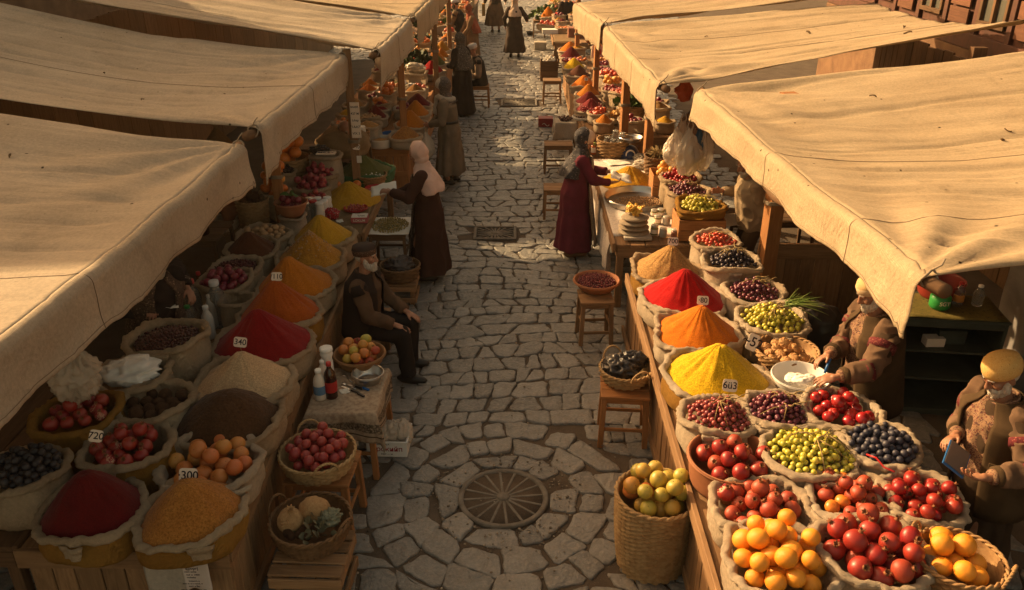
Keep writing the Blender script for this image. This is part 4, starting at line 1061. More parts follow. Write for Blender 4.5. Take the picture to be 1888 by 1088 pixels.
B('white-capped bottle behind the large water bottle', 398, 572, ZL + .02, 54, 18, CLEAR, WHITEP)
B('amber bottle with red cap behind the clear bottles', 375, 560, ZL + .02, 60, 16, plain('amber_glass', (.25, .10, .03), .15, trans=.4), REDP)
B('red capped clear bottle half hidden by the seller', 322, 588, ZL + .02, 64, 24, CLEAR, REDP)
p = at(380, 655, ZL + .02); t = thing('label_bottle', 'dark red bottle with written paper label beside the olives', 'bottle', (p.x, p.y, p.z)); m = MB(); m.lathe([(.04, 0), (.042, .02), (.042, .22), (.02, .29), (.02, .33)], 24); m.obj('bottle_body', plain('wine_glass', (.10, .01, .015), .15), t)
m = MB(); m.box((.006, -.046, .15), (.058, .004, .17), rotm(-.1, 0, .1)); m.obj('paper_label', CARD, t)
for k, s in enumerate(('BY', 'L:', 'HAK')): lettering(s, .034, t, (.006, -.0505 - .005 * k + .004, .205 - k * .045), (PI / 2 - .1, 0, .1))
# hanging clear bag near the left awning
crumple('plastic_bag', 'clear plastic bag hanging under the nearest left awning', 'plastic bag', tuple(at(135, 690, 1.30) - Vector((0, 0, .17))), (.16, .12, .20), FILM, 6.6, 3.2, .55, 72, 48, knot=True)
# cloth with writing hanging from the near end of the left stall
def hanging_cloth():
    p0 = at(268, 1012, ZL + .01); p1 = at(388, 1012, ZL + .01); w_ = (p1 - p0).length
    t = thing('cloth_banner', 'pale cloth with small black writing hanging off the stall end', 'cloth', (p0.x, 3.712, ZL)); P = []
    for i in range(31):
        row = []
        for j in range(21):
            u = i / 30; v = j / 20; d = -.42 * v * (1 if u < .62 else .62); row.append(Vector((u * w_, -.012 - .022 * math.sin(u * 15) * v * (1 - u * .7) - .02 * nz(u * 4, v * 2, 3) * v, .02 + d + .02 * nz(u * 5, 1, 1) * v)))
        P.append(row)
    m = MB(); m.grid(P[:20]); solid(m.obj('cloth', LINEN, t), .003); m = MB(); m.grid([[q + Vector((0, -.004, 0)) for q in r] for r in P[18:]]); solid(m.obj('written_cloth', cmat('white_cloth', (.66, .56, .50), (.58, .48, .42), .9, bump=.2), t), .003)
    for k, (s, z, a) in enumerate((('@oprj', .028, -.03), ('wam poba', .017, -.055), ('rad w 1000', .017, -.078), ('nutbaba', .016, -.098), ('bcaaora e', .016, -.125), ('boa m e y rood, n', .016, -.145), ('nom a Bay .', .016, -.165), ('TEGETIIC', .036, -.205))):
        lettering(s, z, t, (w_ * .80 - .012 * (k % 2), -.062, .0 + a), (PI / 2, 0, 0))
hanging_cloth()
# --- right stall, row along the street
spice(1322, 688, 200, 629, 'bright_yellow', 'bright yellow turmeric', 'behind the 683 price tag', .95, mat=SACKP, liner=SACKY, apx=1322, shape=1.0, hr=.92)
spice(1285, 608, 170, 560, 'bright_orange', 'vivid orange powder', 'between yellow and red on the right', .95, mat=SACKP, apx=1290)
spice(1260, 544, 166, 492, 'brightred', 'scarlet paprika', 'beside the 80 price tag', .95, mat=SACKP, apx=1260)
spice(1228, 492, 134, 449, 'tan', 'sandy tan', 'at the far end of right stall', .95, mat=SACK, liner=SACKY, apx=1236, hr=.88)
price_tag('price tag reading 683 in front of the yellow turmeric', 1346, 711, 1.10, '6ü3', 27, .12, h=.085)
price_tag('price tag reading 80 in front of the scarlet paprika', 1296, 554, 1.17, '·80', 21, .05)
price_tag('price tag reading 700 above the sandy tan heap', 1241, 445, 1.24, '700', 19, .05)
price_tag('tilted white card with scribble behind orange powder', 1388, 631, 1.12, '~52', 22, .45, h=.13)
SKR = m_fruit('red_grape_skin', (.24, .035, .045), (.14, .025, .045), (.36, .08, .05), .3); SKP = m_fruit('purple_grape_skin', (.12, .028, .05), (.075, .02, .045), (.22, .05, .06), .32)
SKG = m_fruit('green_grape_skin', (.46, .42, .05), (.34, .36, .045), (.58, .46, .08), .25); SKB = m_fruit('black_grape_skin', (.030, .024, .038), (.016, .014, .024), (.07, .05, .06), .4); SKX = m_fruit('scarlet_grape_skin', (.48, .045, .03), (.38, .03, .03), (.55, .12, .05), .28)
def gsack(px, py, w, zr, r, n, mat, sl, gl, grp, nb=3, smat=SACKP, tall=False, hump=.5, liner=None, labels=None):
    p, R = fsack(px, py, w, zr, sl, smat, liner, tall); grapes(gl, p.x, p.y, zr - r * .3, R * .88, r, n, mat, grp, nb, labels, hump); return p, R
gsack(1325, 762, 140, .98, .0185, 135, SKR, 'canvas sack of red grapes right behind the pomegranate tray', 'red grape bunch in the sack behind the pomegranate tray', 'red grapes by the tray')
gsack(1437, 752, 132, 1.0, .0185, 125, SKP, 'canvas sack of purple grapes below the white bowl', 'purple grape bunch in the sack below the white bowl', 'purple grapes by the bowl')
gsack(1495, 828, 180, 1.0, .0205, 165, SKG, 'canvas sack of golden-green grapes in middle of right stall', 'golden-green grape bunch between pomegranates and blue plums', 'green grapes in the middle', 3, hump=.4)
gsack(1390, 533, 118, 1.02, .0185, 120, SKP, 'canvas sack of dusky red grapes behind the scarlet paprika', 'dusky red grape bunch behind the scarlet paprika', 'dusky grapes behind the paprika', tall=True)
gsack(1350, 478, 114, 1.10, .0185, 115, SKB, 'tall pale sack of black grapes beneath the wooden post', 'black grape bunch in the tall pale sack', 'black grapes', tall=True, hump=.55)
gsack(1321, 440, 96, 1.14, .0195, 62, SKX, 'tall pale sack of scarlet grapes at the table corner', 'scarlet grape bunch at the table corner', 'scarlet grapes', 2, tall=True, hump=.35)
gsack(1425, 584, 140, 1.02, .021, 130, SKG, 'canvas sack of green grapes topped with long chives', 'yellow-green grape bunch beside the long chives', 'green grapes by the chives', 3)
def chives():
    p = at(1465, 566, 1.08); t = thing('chive_bundle', 'bundle of long green chives lying over the grape sack', 'chives', tuple(p))
    for k in range(46):
        m = MB(); a = random.gauss(.25, .42); L = random.uniform(.20, .33); q = Vector((random.gauss(-.05, .02), random.gauss(0, .03), random.uniform(0, .045))); d = Vector((math.cos(a), math.sin(a), random.uniform(.05, .4))); pts = [q]
        for i in range(6): d.z -= .12 * random.random(); pts.append(pts[-1] + d.normalized() * L / 6)
        m.tube(pts, [.004, .0042, .0042, .004, .0035, .0028, .001], 5); m.obj('leaf_blade', cmat('chive_green', (.13, .22, .045), (.22, .26, .07), .5, vs=8), t)
chives()
p, R = fsack(1625, 817, 148, 1.0, 'canvas sack of dusty blue plums before the second seller', SACKP)
pile('blue_plum', 'round dusty blue plum before the second seller', 'plum', p.x, p.y, 1.0, R * .88, .0235, 105, 'dusty blue plums', .35)
p, R = fsack(1553, 750, 146, 1.02, 'canvas sack of glossy red apples under the first seller', SACKP)
pile('red_apple', 'glossy dark red apple under the first seller', 'apple', p.x, p.y, 1.02, R * .86, .045, 17, 'red apples under the seller', .3)
p, R = fsack(1570, 908, 168, .97, 'canvas sack of orange-red pomegranates in the middle', SACKP)
pile('blushed_pomegranate', 'orange-red pomegranate in the middle sack', 'pomegranate', p.x, p.y, .97, R * .86, .047, 17, 'orange-red pomegranates', .3, mixk=('persimmon', 5, 2), mixl='orange fruit among the orange-red pomegranates')
p, R = fsack(1700, 915, 162, .97, 'canvas sack of shiny crimson pomegranates under the tablet', SACKP)
pile('pomegranate', 'shiny crimson pomegranate below the seller with tablet', 'pomegranate', p.x, p.y, .97, R * .88, .045, 22, 'crimson pomegranates by the tablet', .28)
p, R = fsack(1405, 930, 188, .94, 'canvas sack of weathered pomegranates behind the oranges', SACKP)
pile('blushed_pomegranate', 'weathered dull red pomegranate behind the oranges', 'pomegranate', p.x, p.y, .94, R * .88, .05, 20, 'weathered pomegranates', .25, mixk=('split_pomegranate', 9, 7), mixl='split pomegranate with cream pith behind the oranges')
p, R = fsack(1440, 1025, 214, .96, 'canvas sack of oranges at the near right stall', SACKP)
pile('orange', 'bright orange in the nearest right sack', 'orange', p.x, p.y, .95, R * .86, .0545, 29, 'oranges in the nearest sack', .12)
p, R = fsack(1610, 1010, 214, .98, 'large canvas sack of bright red pomegranates nearest the camera', SACKP, tall=True)
pile('pomegranate', 'bright red pomegranate in the nearest large sack', 'pomegranate', p.x, p.y, .97, R * .88, .060, 21, 'bright pomegranates nearest the camera', .22, mixk=('blushed_pomegranate', 6, 2), mixl='yellow-blushed pomegranate in the nearest large sack')
p = at(1353, 842, .93); R = 166 * mpp(p) / 2
bowl('fruit_tray', 'round reddish wooden tray of pomegranates on right stall', 'tray', p.x, p.y, ZL + .03, .20, R, cmat('red_wood', (.33, .13, .06), (.24, .09, .04), .7), R * .88, .016)
pile('pomegranate', 'glossy red pomegranate heaped in the round tray', 'pomegranate', p.x, p.y, .93, R * .9, .056, 16, 'pomegranates in the round tray', .26, mixk=('blushed_pomegranate', 4, 1), mixl='orange-blushed pomegranate heaped in the round tray')
p = at(1769, 1028, .98); R = 156 * mpp(p) / 2
basket('dark wicker basket of knobbly oranges at bottom right', p.x, p.y, ZL, .28, R, R * .8, WICK, 2, -.75)
pile('orange', 'deep orange in the wicker basket at bottom right', 'orange', p.x, p.y, .97, R * .86, .058, 10, 'oranges in the right basket', .2)
p = at(1451, 645, 1.0); R = 112 * mpp(p) / 2
basket('shallow wicker basket of golden pastries beside the white bowl', p.x, p.y, .90, .10, R, R * .8, WICK)
pile('pastry', 'golden crusted pastry in the shallow wicker basket', 'pastry', p.x, p.y, 1.0, R * .9, .044, 14, 'pastries in the wicker basket', .2, under=.02, up=(0, 0, 1))
t = crate_box('wooden_crate', 'low wooden crate under the pastry basket', 'crate', p.x, p.y, ZL, .34, .30, .195, WOODD)
p = at(1476, 694, 1.02); R = 104 * mpp(p) / 2
bowl('plastic_bowl', 'white plastic bowl of tissue under the first sellers hands', 'bowl', p.x, p.y, .90, .13, R, WHITEP, R * .6, .006)
for k, (dx, dy) in enumerate(((-.03, .02), (.05, -.02), (.0, -.05))):
    crumple('tissue_scrap', 'crumpled white tissue lying in the white bowl', 'tissue', (p.x + dx, p.y + dy, .965 + .012 * k), (.07, .055, .03), cmat('tissue', (.78, .74, .70), (.70, .66, .62), .7), 2.2 * k + 1, 1.8, .6, 28, 20, group='tissue in the white bowl')
crate_box('wooden_crate', 'small wooden crate propping the white plastic bowl', 'crate', p.x, p.y, ZL, .26, .24, .20, WOODD)
# red string on the pomegranates
m = MB(); q0 = at(1598, 838, 1.08); m.tube([q0, q0 + Vector((.03, -.06, .02)), q0 + Vector((.07, -.10, -.02)), q0 + Vector((.10, -.17, .0))], .006, 6); o = m.obj('red_ribbon', REDP); tag(o, 'twisted red ribbon between green grapes and crimson pomegranates', 'ribbon')

# ================================================================ right table under the white cloth
ZT = .78
LACE = m_pattern('flowered_white_cloth', (.70, .62, .54), (.60, .53, .46), (.52, .46, .42), 30, .2)
tablecloth('white patterned cloth over the right table by maroon coat', 1.05, 2.0, 8.62, 11.55, ZT + .004, (.62, .05, .05, .1), LACE, 2.2)
p = at(1160, 335, ZT + .03); R = 112 * mpp(p) / 2
heap('spice_heap', 'wide golden heap on white cloth before the maroon coat', 'spice heap', p.x, p.y, ZT + .02, R, zfor(p.x, p.y, 303) - ZT - .02, P_('golden_grain', (.60, .33, .02), (.52, .26, .016), grain=80, gb=.9), None, 1.0, .3)
p = at(1175, 362, ZT + .10); R = 122 * mpp(p) / 2
bowl('metal_tray', 'large shallow steel tray of nuts on white cloth', 'tray', p.x, p.y, ZT + .02, .085, R, STEEL, R * .9, .008)
berries('chopped_nuts', 'golden chopped nuts spread in the large steel tray', 'nuts', p.x + .02, p.y - .06, ZT + .045, R * .78, .013, 240, FR['walnut'][0].materials[0], .05, asp=.72)
# stack of folded sacks with yellow chips
p = at(1168, 432, ZT + .02)
t = thing('folded_sack_stack', 'stack of folded pale sacks near corner of white cloth', 'folded sacks', (p.x, p.y, p.z)); 
for k in range(4):
    m = MB(); 
    def ff(v, s=k): return Vector((v.x * (1 + .05 * nz(v.x * 3, v.y * 3, s)), v.y, v.z * (1 + .35 * nz(v.x * 4, v.y * 4, s * 3.1))))
    m.ell((random.gauss(0, .006), 0, .035 + k * .055), (.175 - k * .008, .14, .034), None, 40, 14, 0, ff); m.obj('folded_sack', SACKP, t)
flatbox('folded_cloth', 'folded pink-white cloth hanging under the sack stack', 'cloth', (p.x + .03, p.y - .13, p.z - .004), (.30, .10, .03), LINEN)
for k in range(16):
    a = k * 2.4; o = sheet('yellow_chip', 'thin translucent yellow slice on the folded sack stack', 'chip', (p.x + .08 * math.cos(a) * (k / 16) ** .5, p.y + .07 * math.sin(a) * (k / 16) ** .5, p.z + .245 + .004 * k), .085, .07, plain('yellow_slice', (.72, .42, .07), .4), a, (random.gauss(0, .5), random.gauss(0, .5)), .03, k); o['group'] = 'yellow slices on the folded sacks'
k = 0
for (px, py, h) in ((1206, 432, .11), (1222, 436, .10), (1244, 438, .10), (1212, 412, .10), (1228, 414, .10), (1246, 416, .10), (1218, 398, .09), (1232, 396, .10), (1250, 402, .10), (1206, 398, .08), (1240, 382, .09)):
    p = at(px, py, ZT + .02); jar(['squat preserve jar with pale lid at the crate corner', 'glass preserve jar with grey lid beside the fruit crate'][k % 2], p.x, p.y, p.z, h, .043, plain('jar_glass_%d' % (k % 3), [(.22, .20, .08), (.33, .31, .27), (.24, .10, .06)][k % 3], .15, spec=.6), plain('tin_lid', (.52, .48, .42), .35, .6), 'preserve jars beside the fruit crate', CARD if k % 3 == 0 else None); k += 1
# crates of fruit on the right side of that table
def ctray(px, py, w, zr, label, fl, kind, mat=None, z0=ZT + .01, **k):
    p = at(px, py, zr); R = w * mpp(p) / 2; return p, R
p0 = at(1291, 375, 1.16); crate_box('wooden_crate', 'upturned wooden crate under the green grape tray', 'crate', p0.x, p0.y, .80, .50, .42, .24, WOODO, slats=2)
R = 90 * mpp(p0) / 2; sack('yellow-lined tray sack of pale green grapes on the crate', p0.x, p0.y, 1.045, 1.16, R, SACKY, SACKY, e=4)
grapes('pale green grape bunch on the yellow-lined tray', p0.x, p0.y, 1.15, R * .88, .0225, 95, SKG, 'pale green grapes on the crate', 3, None, .4)
for (px, py, w_, r, n, mt, sl, gl, gg) in ((1267, 348, 88, .020, 100, SKP, 'canvas sack of dark purple grapes behind the green tray', 'dark purple grape bunch behind the pale green grapes', 'dark grapes behind the green tray'), (1254, 325, 78, .024, 70, m_fruit('cherry_red_grape', (.34, .015, .03), (.24, .012, .025), (.42, .05, .04), .25), 'canvas sack of big red grapes before the oranges', 'big cherry-red grape bunch before the oranges', 'red grapes before the oranges')):
    p = at(px, py, 1.12); R = w_ * mpp(p) / 2; sack(sl, p.x, p.y, .80, 1.12, R, SACK); grapes(gl, p.x, p.y, 1.12, R * .88, r, n, mt, gg, 2, None, .4)
p = at(1240, 312, 1.10); R = 74 * mpp(p) / 2; crate_box('wooden_crate', 'wooden crate of small oranges under the hanging bags', 'crate', p.x, p.y, .80, .52, .36, .27, WOODO)
pile('apricot', 'small orange fruit in the crate under hanging bags', 'fruit', p.x, p.y, 1.08, .22, .045, 22, 'small oranges in the crate', .2, asp=.75)
# scale, cans, basket of glass jars, cloth bundle
p = at(1160, 290, ZT + .01); t = thing('kitchen_scale', 'blue shop scale with a shallow steel pan', 'scale', (p.x, p.y, p.z))
m = MB(); m.lathe([(.15, 0), (.155, .02), (.13, .09), (.09, .15), (.05, .17), (.02, .175)], 28); m.obj('scale_body', plain('navy_enamel', (.02, .035, .10), .3), t)
m = MB(); m.lathe([(.02, .17), (.02, .22)], 12); m.obj('stem', STEEL, t)
m = MB(); m.lathe([(.07, .22), (.15, .25), (.17, .30), (.175, .302), (.15, .262), (.07, .235), (.001, .232)], 40, cap0=True); m.obj('pan', STEEL, t)
m = MB(); m.lathe([(.07, 0), (.07, .008), (.06, .01)], 24, rot=rotm(PI / 2 - .3, 0, 0), c=(0, -.115, .07)); m.obj('dial', CARD, t)
for k, (px, h, c_) in enumerate(((1095, .17, (.42, .10, .03)), (1108, .13, (.40, .07, .03)), (1117, .13, (.45, .18, .04)), (1126, .12, (.36, .06, .03)))):
    p = at(px, 288, ZT + .02); jar(['tall green-topped spice jar beside the maroon coats face', 'orange-red spice jar in the small row by the scale'][min(k, 1)], p.x, p.y + .1, p.z, h, .034, plain('spice_jar_%d' % k, c_, .2), plain('green_lid', (.22, .28, .06), .5) if k == 0 else plain('gold_lid', (.45, .25, .06), .4), 'spice jars by the scale' if k else None, CARD if k == 0 else None)
p = at(1132, 262, ZT + .20); basket('wicker basket holding empty glass jars behind the scale', p.x, p.y, ZT, .24, .24, .2, WICK)
for k, (dx, dy, h) in enumerate(((-.10, -.05, .17), (.02, .04, .24), (.10, -.06, .20), (-.03, -.10, .15), (.12, .08, .2))):
    b = bottle('empty clear glass jar standing in the wicker basket', p.x + dx, p.y + dy, ZT + .12, h, .058, CLEAR, CLEAR, neck=.6, cat='jar', name='glass_jar'); b['group'] = 'glass jars in the basket'
crumple('cloth_bundle', 'crumpled pale cloth bundle beside the blue scale', 'cloth', tuple(at(1190, 310, ZT + .02)), (.17, .12, .06), LINEN, 4.4, 2.0, .5)
crumple('cloth_bundle', 'small crumpled white cloth below the scale bundle', 'cloth', tuple(at(1183, 296, ZT + .02)), (.12, .12, .05), LINEN, 8.4, 2.0, .5)
sheet('paper_sheet', 'white paper lying between the scale and golden heap', 'paper', tuple(at(1140, 300, ZT + .025)), .36, .24, PAPER, .3)
# plastic bags hanging behind the fruit
def hangbags():
    c = at(1272, 232, 1.92)
    bl = FILM; t = None
    for k, (dx, dy, dz, rx, ry, rz_, mt, lab) in enumerate(((-.13, 0, -.44, .13, .10, .20, FILM, 'leftmost clear carrier bag hanging under nearest right awning'), (.0, -.05, -.52, .14, .10, .24, FILM, 'biggest clear carrier bag in the hanging bundle, right side'), (.12, .03, -.46, .06, .06, .22, plain('blue_film', (.03, .10, .20), .3, alpha=.85), 'narrow blue plastic bag hanging in the clear bundle'), (.19, .04, -.50, .10, .08, .23, FILM, 'rightmost clear carrier bag beside the narrow blue one'), (-.05, .10, -.38, .13, .08, .19, cmat('bag_tan', (.58, .44, .33), (.48, .34, .24), .5), 'tan paper-like bag at the back of the hanging bundle'))):
        crumple('plastic_bag', lab, 'plastic bag', (c.x + dx, c.y + dy, c.z + dz), (rx, ry, rz_), mt, 3.7 * k + 1, 1.7, .32, 60, 40, knot=True, group='carrier bags hanging on the right')
hangbags()
p = at(1210, 300, 1.05); basket('rough wicker basket of dry herbs by the wooden post', p.x + .05, p.y + .1, ZT, .33, .19, .15, WICKD)
m = MB(); q = random.Random(5)
for k in range(130):
    a = q.random() * 6.3; d = Vector((math.cos(a), math.sin(a), q.uniform(.2, 1.4))).normalized(); b = Vector((p.x + .05, p.y + .1, 1.10)); m.tube([b, b + d * .1, b + d * q.uniform(.14, .24) + Vector((0, 0, -.05))], [.004, .003, .001], 4)
o = m.obj('dry_herbs', STRAW); tag(o, 'tangled dry herbs sprouting from the rough wicker basket', 'herbs', kind='stuff')
flowerc = m_pattern('flowered_brown_cloth', (.20, .12, .08), (.32, .20, .12), (.12, .07, .05), 30)
crumple('cloth_lump', 'lumpy flowered shape standing in for a person behind the post', 'sack', (2.05, 9.6, 1.30), (.24, .20, .34), flowerc, 5.1, 1.3, .2, knot=True)  # lump in place of a half-hidden person in flowered clothes
crumple('red_bag', 'orange-red plastic bag hanging between the right awnings', 'plastic bag', tuple(at(1262, 165, 2.1) - Vector((0, 0, .12))), (.10, .08, .12), plain('orange_film', (.50, .09, .03), .35), 7.1, 1.5, .4, knot=True)
sheet('cloth_sheet', 'large pale cloth draped over the bench by the hidden seller', 'cloth', tuple(at(1345, 408, .80)), .72, .45, LINEN, .1, curl=.03, seed=4)
stool('low wooden bench behind the fruit crates', 2.95, 9.3, .78, 1.0, .5, 0, WOODD, name='bench')
random.seed(77); np.random.seed(77)
# ================================================================ left table under brown cloth
ZQ = .75
tablecloth('coarse brown cloth over the left table beside the pink scarf', -2.75, -1.76, 8.80, 11.2, ZQ, (.02, .16, .22, .02), BURLAP, 4.4, wave=.8)
p = at(645, 368, ZQ + .02); R = 114 * mpp(p) / 2
heap('spice_heap', 'wide deep golden heap poured on the brown cloth', 'spice heap', p.x, p.y, ZQ + .015, R, zfor(p.x, p.y, 334) - ZQ, SP['yellow'], None, 1.05, .5)
def cont(px, py, w, zr, z0=ZQ): p = at(px, py, zr); return p, w * mpp(p) / 2, z0
p, R, z = cont(672, 312, 112, .92)
sack('green cloth sack holding the henna heap behind pink scarf', p.x, p.y, z, .92, R, cmat('green_cloth', (.05, .13, .05), (.035, .09, .035), .8), None)
heap('spice_heap', 'olive-green henna heap in the green cloth', 'spice heap', p.x, p.y, .89, R * .92, zfor(p.x, p.y, 283) - .89, SP['green'], None, 1.1, .5)
price_tag('small price tag reading 110 above the henna heap', 657, 271, 1.32, '110', 13, .1)
p, R, z = cont(531, 290, 74, 1.16); basket('big wicker bowl of large red-orange fruit beneath the awning corner', p.x, p.y, .92, .24, R, R * .8, WICK)
crate_box('wooden_crate', 'wooden crate under the big fruit bowl by the post', 'crate', p.x, p.y, ZQ - .01, .5, .42, .18, WOODD)
pile('persimmon', 'large red-orange fruit in the big wicker bowl', 'fruit', p.x, p.y, 1.17, R * .9, .085, 10, 'large red-orange fruit', .4)
p, R, z = cont(601, 283, 62, 1.22); sack('upright canvas sack with a folded card sign on top', p.x, p.y, z, 1.22, R, SACKP, None, True)
cs_ = flatbox('card_sign', 'cardboard sign with writing lying on the upright sack', 'sign', (p.x + .02, p.y - .08, 1.235), (.24, .12, .02), CARD); lettering('MZ BV', .07, cs_, (0, 0, .0215), (0, 0, 0))
crumple('dark_bag', 'crumpled dark plastic on the upright sack', 'plastic bag', (p.x - .10, p.y + .06, 1.2), (.12, .09, .06), plain('dark_film', (.035, .03, .03), .3), 2.2, 1.8, .5)
p, R, z = cont(518, 314, 56, 1.08); sack('canvas sack of black dates beside the tilted oranges', p.x, p.y, z, 1.08, R, SACK); berries('dates', 'shiny black dates in a sack under the awning corner', 'dates', p.x, p.y, 1.06, R * .85, .02, 90, m_fruit('date_skin', (.04, .02, .018), (.02, .012, .012), (.06, .03, .02), .35), .3, ell=1.5, base=OLIVE)
p, R, z = cont(506, 352, 58, 1.08); sack('low canvas sack of mixed oranges beside the wooden post', p.x, p.y, z, 1.08, R, SACK); pile('persimmon', 'orange fruit heaped right beside the wooden post', 'fruit', p.x, p.y, 1.08, R * .9, .062, 14, 'mixed oranges beside the post', .35, mixk=('apricot', 3, 1), mixl='yellow-orange fruit heaped right beside the wooden post')
p, R, z = cont(592, 319, 66, 1.02); sack('rear canvas sack of red onions below the card sign', p.x, p.y, z, 1.02, R, SACK); pile('onion', 'red onion in the rear sack below the card sign', 'onion', p.x, p.y, 1.02, R * .88, .042, 30, 'red onions, rear sack', .35)
p, R, z = cont(574, 341, 72, 1.0); sack('front canvas sack of red onions behind the golden heap', p.x, p.y, z, 1.0, R, SACK); pile('onion', 'red onion in the front sack behind golden heap', 'onion', p.x, p.y, 1.0, R * .88, .042, 30, 'red onions, front sack', .35)
p, R, z = cont(578, 366, 62, .92); sack('canvas sack of small red peppers behind the spice jars', p.x, p.y, z, .92, R, SACK); pile('red_plum', 'small red pepper fruit behind the spice jars', 'fruit', p.x, p.y, .92, R * .86, .034, 26, 'small red fruit behind the jars', .3)
p, R, z = cont(536, 372, 60, 1.10); bowl('clay_bowl', 'clay bowl of plums with green leaves beside the post', 'bowl', p.x, p.y, .94, .16, R, TERRA, R * .55, .012)
pile('dark_plum', 'dark red plum in the clay bowl by the post', 'plum', p.x, p.y, 1.08, R * .82, .04, 12, 'plums in the clay bowl', .2)
for k in range(3):
    l = link('plum_leaf', LM[k]); l.data = LM[k].copy(); l.data.materials.clear(); l.data.materials.append(GREENL); l.location = (p.x - .05 + .06 * k, p.y, 1.17); l.scale = (.12,) * 3; l.rotation_euler = (.5, k, k * 2); tag(l, 'green leaf lying on the plums in the clay bowl', 'leaf', 'leaves on the clay bowl')
sack('squat rolled sack standing under the clay bowl', p.x, p.y, ZQ, .95, R * .86, SACKP, None, True)
p, R, z = cont(464, 368, 58, 1.06); basket('tall wicker basket of dried roots behind the wooden post', p.x, p.y, ZL, .36, R, R * .8, WICK); pile('lump', 'dried brown root piece in the tall wicker basket', 'root', p.x, p.y, 1.06, R * .8, .035, 16, 'roots in the tall basket', .3)
p, R, z = cont(424, 372, 40, .98); bowl('clay_pot', 'rounded clay pot half hidden under the awning hem', 'pot', p.x, p.y, ZL, .27, R, TERRA, R * .7, .015)
p, R, z = cont(408, 400, 62, .86); sack('flat slack sack beside the clay pot', p.x, p.y, ZL, .84, R, SACKP)
for k, (px, py, key) in enumerate(((633, 320, 0), (631, 333, 1), (622, 342, 2), (658, 340, 3), (647, 318, 4))):
    q = at(px, py, .86); put_fruit('persimmon', ['orange pumpkin piece nearest henna heap', 'round orange squash standing on another squash', 'pale cut orange squash beside the red onions', 'orange squash just right of the golden heap peak', 'wedge of orange pumpkin leaning on the sugar basket'][k], 'squash', q, .055, 'squashes behind the golden heap')
p, R, z = cont(684, 322, 56, .92); basket('shallow basket of sugar lumps in front of the henna', p.x, p.y, .80, .12, R, R * .8, WICK); berries('sugar_lumps', 'white sugar lumps in the shallow basket', 'sugar', p.x, p.y, .90, R * .82, .016, 70, PAPER, .2)
crate_box('wooden_crate', 'small crate under the sugar basket', 'crate', p.x, p.y, ZQ, .26, .22, .055, WOODD, slats=1)
p, R, z = cont(691, 343, 36, .86); bowl('red_bowl', 'red-rimmed bowl of pink powder at the table edge', 'bowl', p.x, p.y, ZQ + .012, .08, R, REDP, R * .6, .008, WHITEP); heap('spice_heap', 'small pink powder mound in the red-rimmed bowl', 'spice heap', p.x, p.y, .81, R * .85, .03, cmat('pink_powder', (.52, .20, .13)))
p = at(656, 387, ZQ + .02); R = 44 * mpp(p) / 2; bowl('red_dish', 'flat red dish of petals on the brown cloth', 'dish', p.x, p.y, p.z, .03, R, REDP, R * .8, .006); berries('petals', 'mixed pink and white petals on the flat red dish', 'petals', p.x, p.y, p.z + .025, R * .8, .014, 50, m_pattern('petal_mix', (.45, .10, .08), (.7, .6, .5), (.3, .05, .05), 60), .1)
p = at(664, 408, ZQ + .02); t = flatbox('tea_box', 'red and white printed box on the brown cloth corner', 'box', (p.x, p.y, p.z), (.19, .15, .07), cmat('pink_card', (.48, .12, .12), (.38, .09, .09), .6), .05, PAPER); lettering('Vm', .06, t, (.02, -.02, .0735), (0, 0, .1)); lettering('SWEET', .018, t, (-.03, .045, .0735), (0, 0, .1)); lettering('LOKUM', .04, t, (0, -.0765, .035), (PI / 2, 0, 0), PAPER)
for k, (px, py, h, kind) in enumerate(((566, 410, 36, 0), (580, 404, 34, 1), (592, 408, 34, 2), (600, 402, 32, 2), (588, 396, 31, 2), (606, 397, 33, 2), (574, 398, 33, 0))):
    B(['clear lidded jar of dark spice by the golden heap', 'red-capped clear bottle among the spice shakers', 'milky shaker bottle with a pale cap in the cluster'][kind] + [', nearest', '', ', front left', ', rightmost', ', rear', ', rear right', ' and shakers, rear'][k], px, py, ZQ + .02, h, 17, [CLEAR, CLEAR, MILK][kind], [STEEL, REDP, WHITEP][kind], None, neck=.75)
crumple('candy_pack', 'shiny red and white sweets packet by the spice shakers', 'packet', tuple(at(612, 404, ZQ + .02)), (.09, .07, .07), m_pattern('candy_wrap', (.40, .02, .03), (.65, .6, .55), (.1, .03, .03), 45), 1.1, 2.2, .45)
sheet('receipt', 'small white slip by the sweets packet', 'paper', tuple(at(626, 408, ZQ + .02)), .08, .10, PAPER, .4)
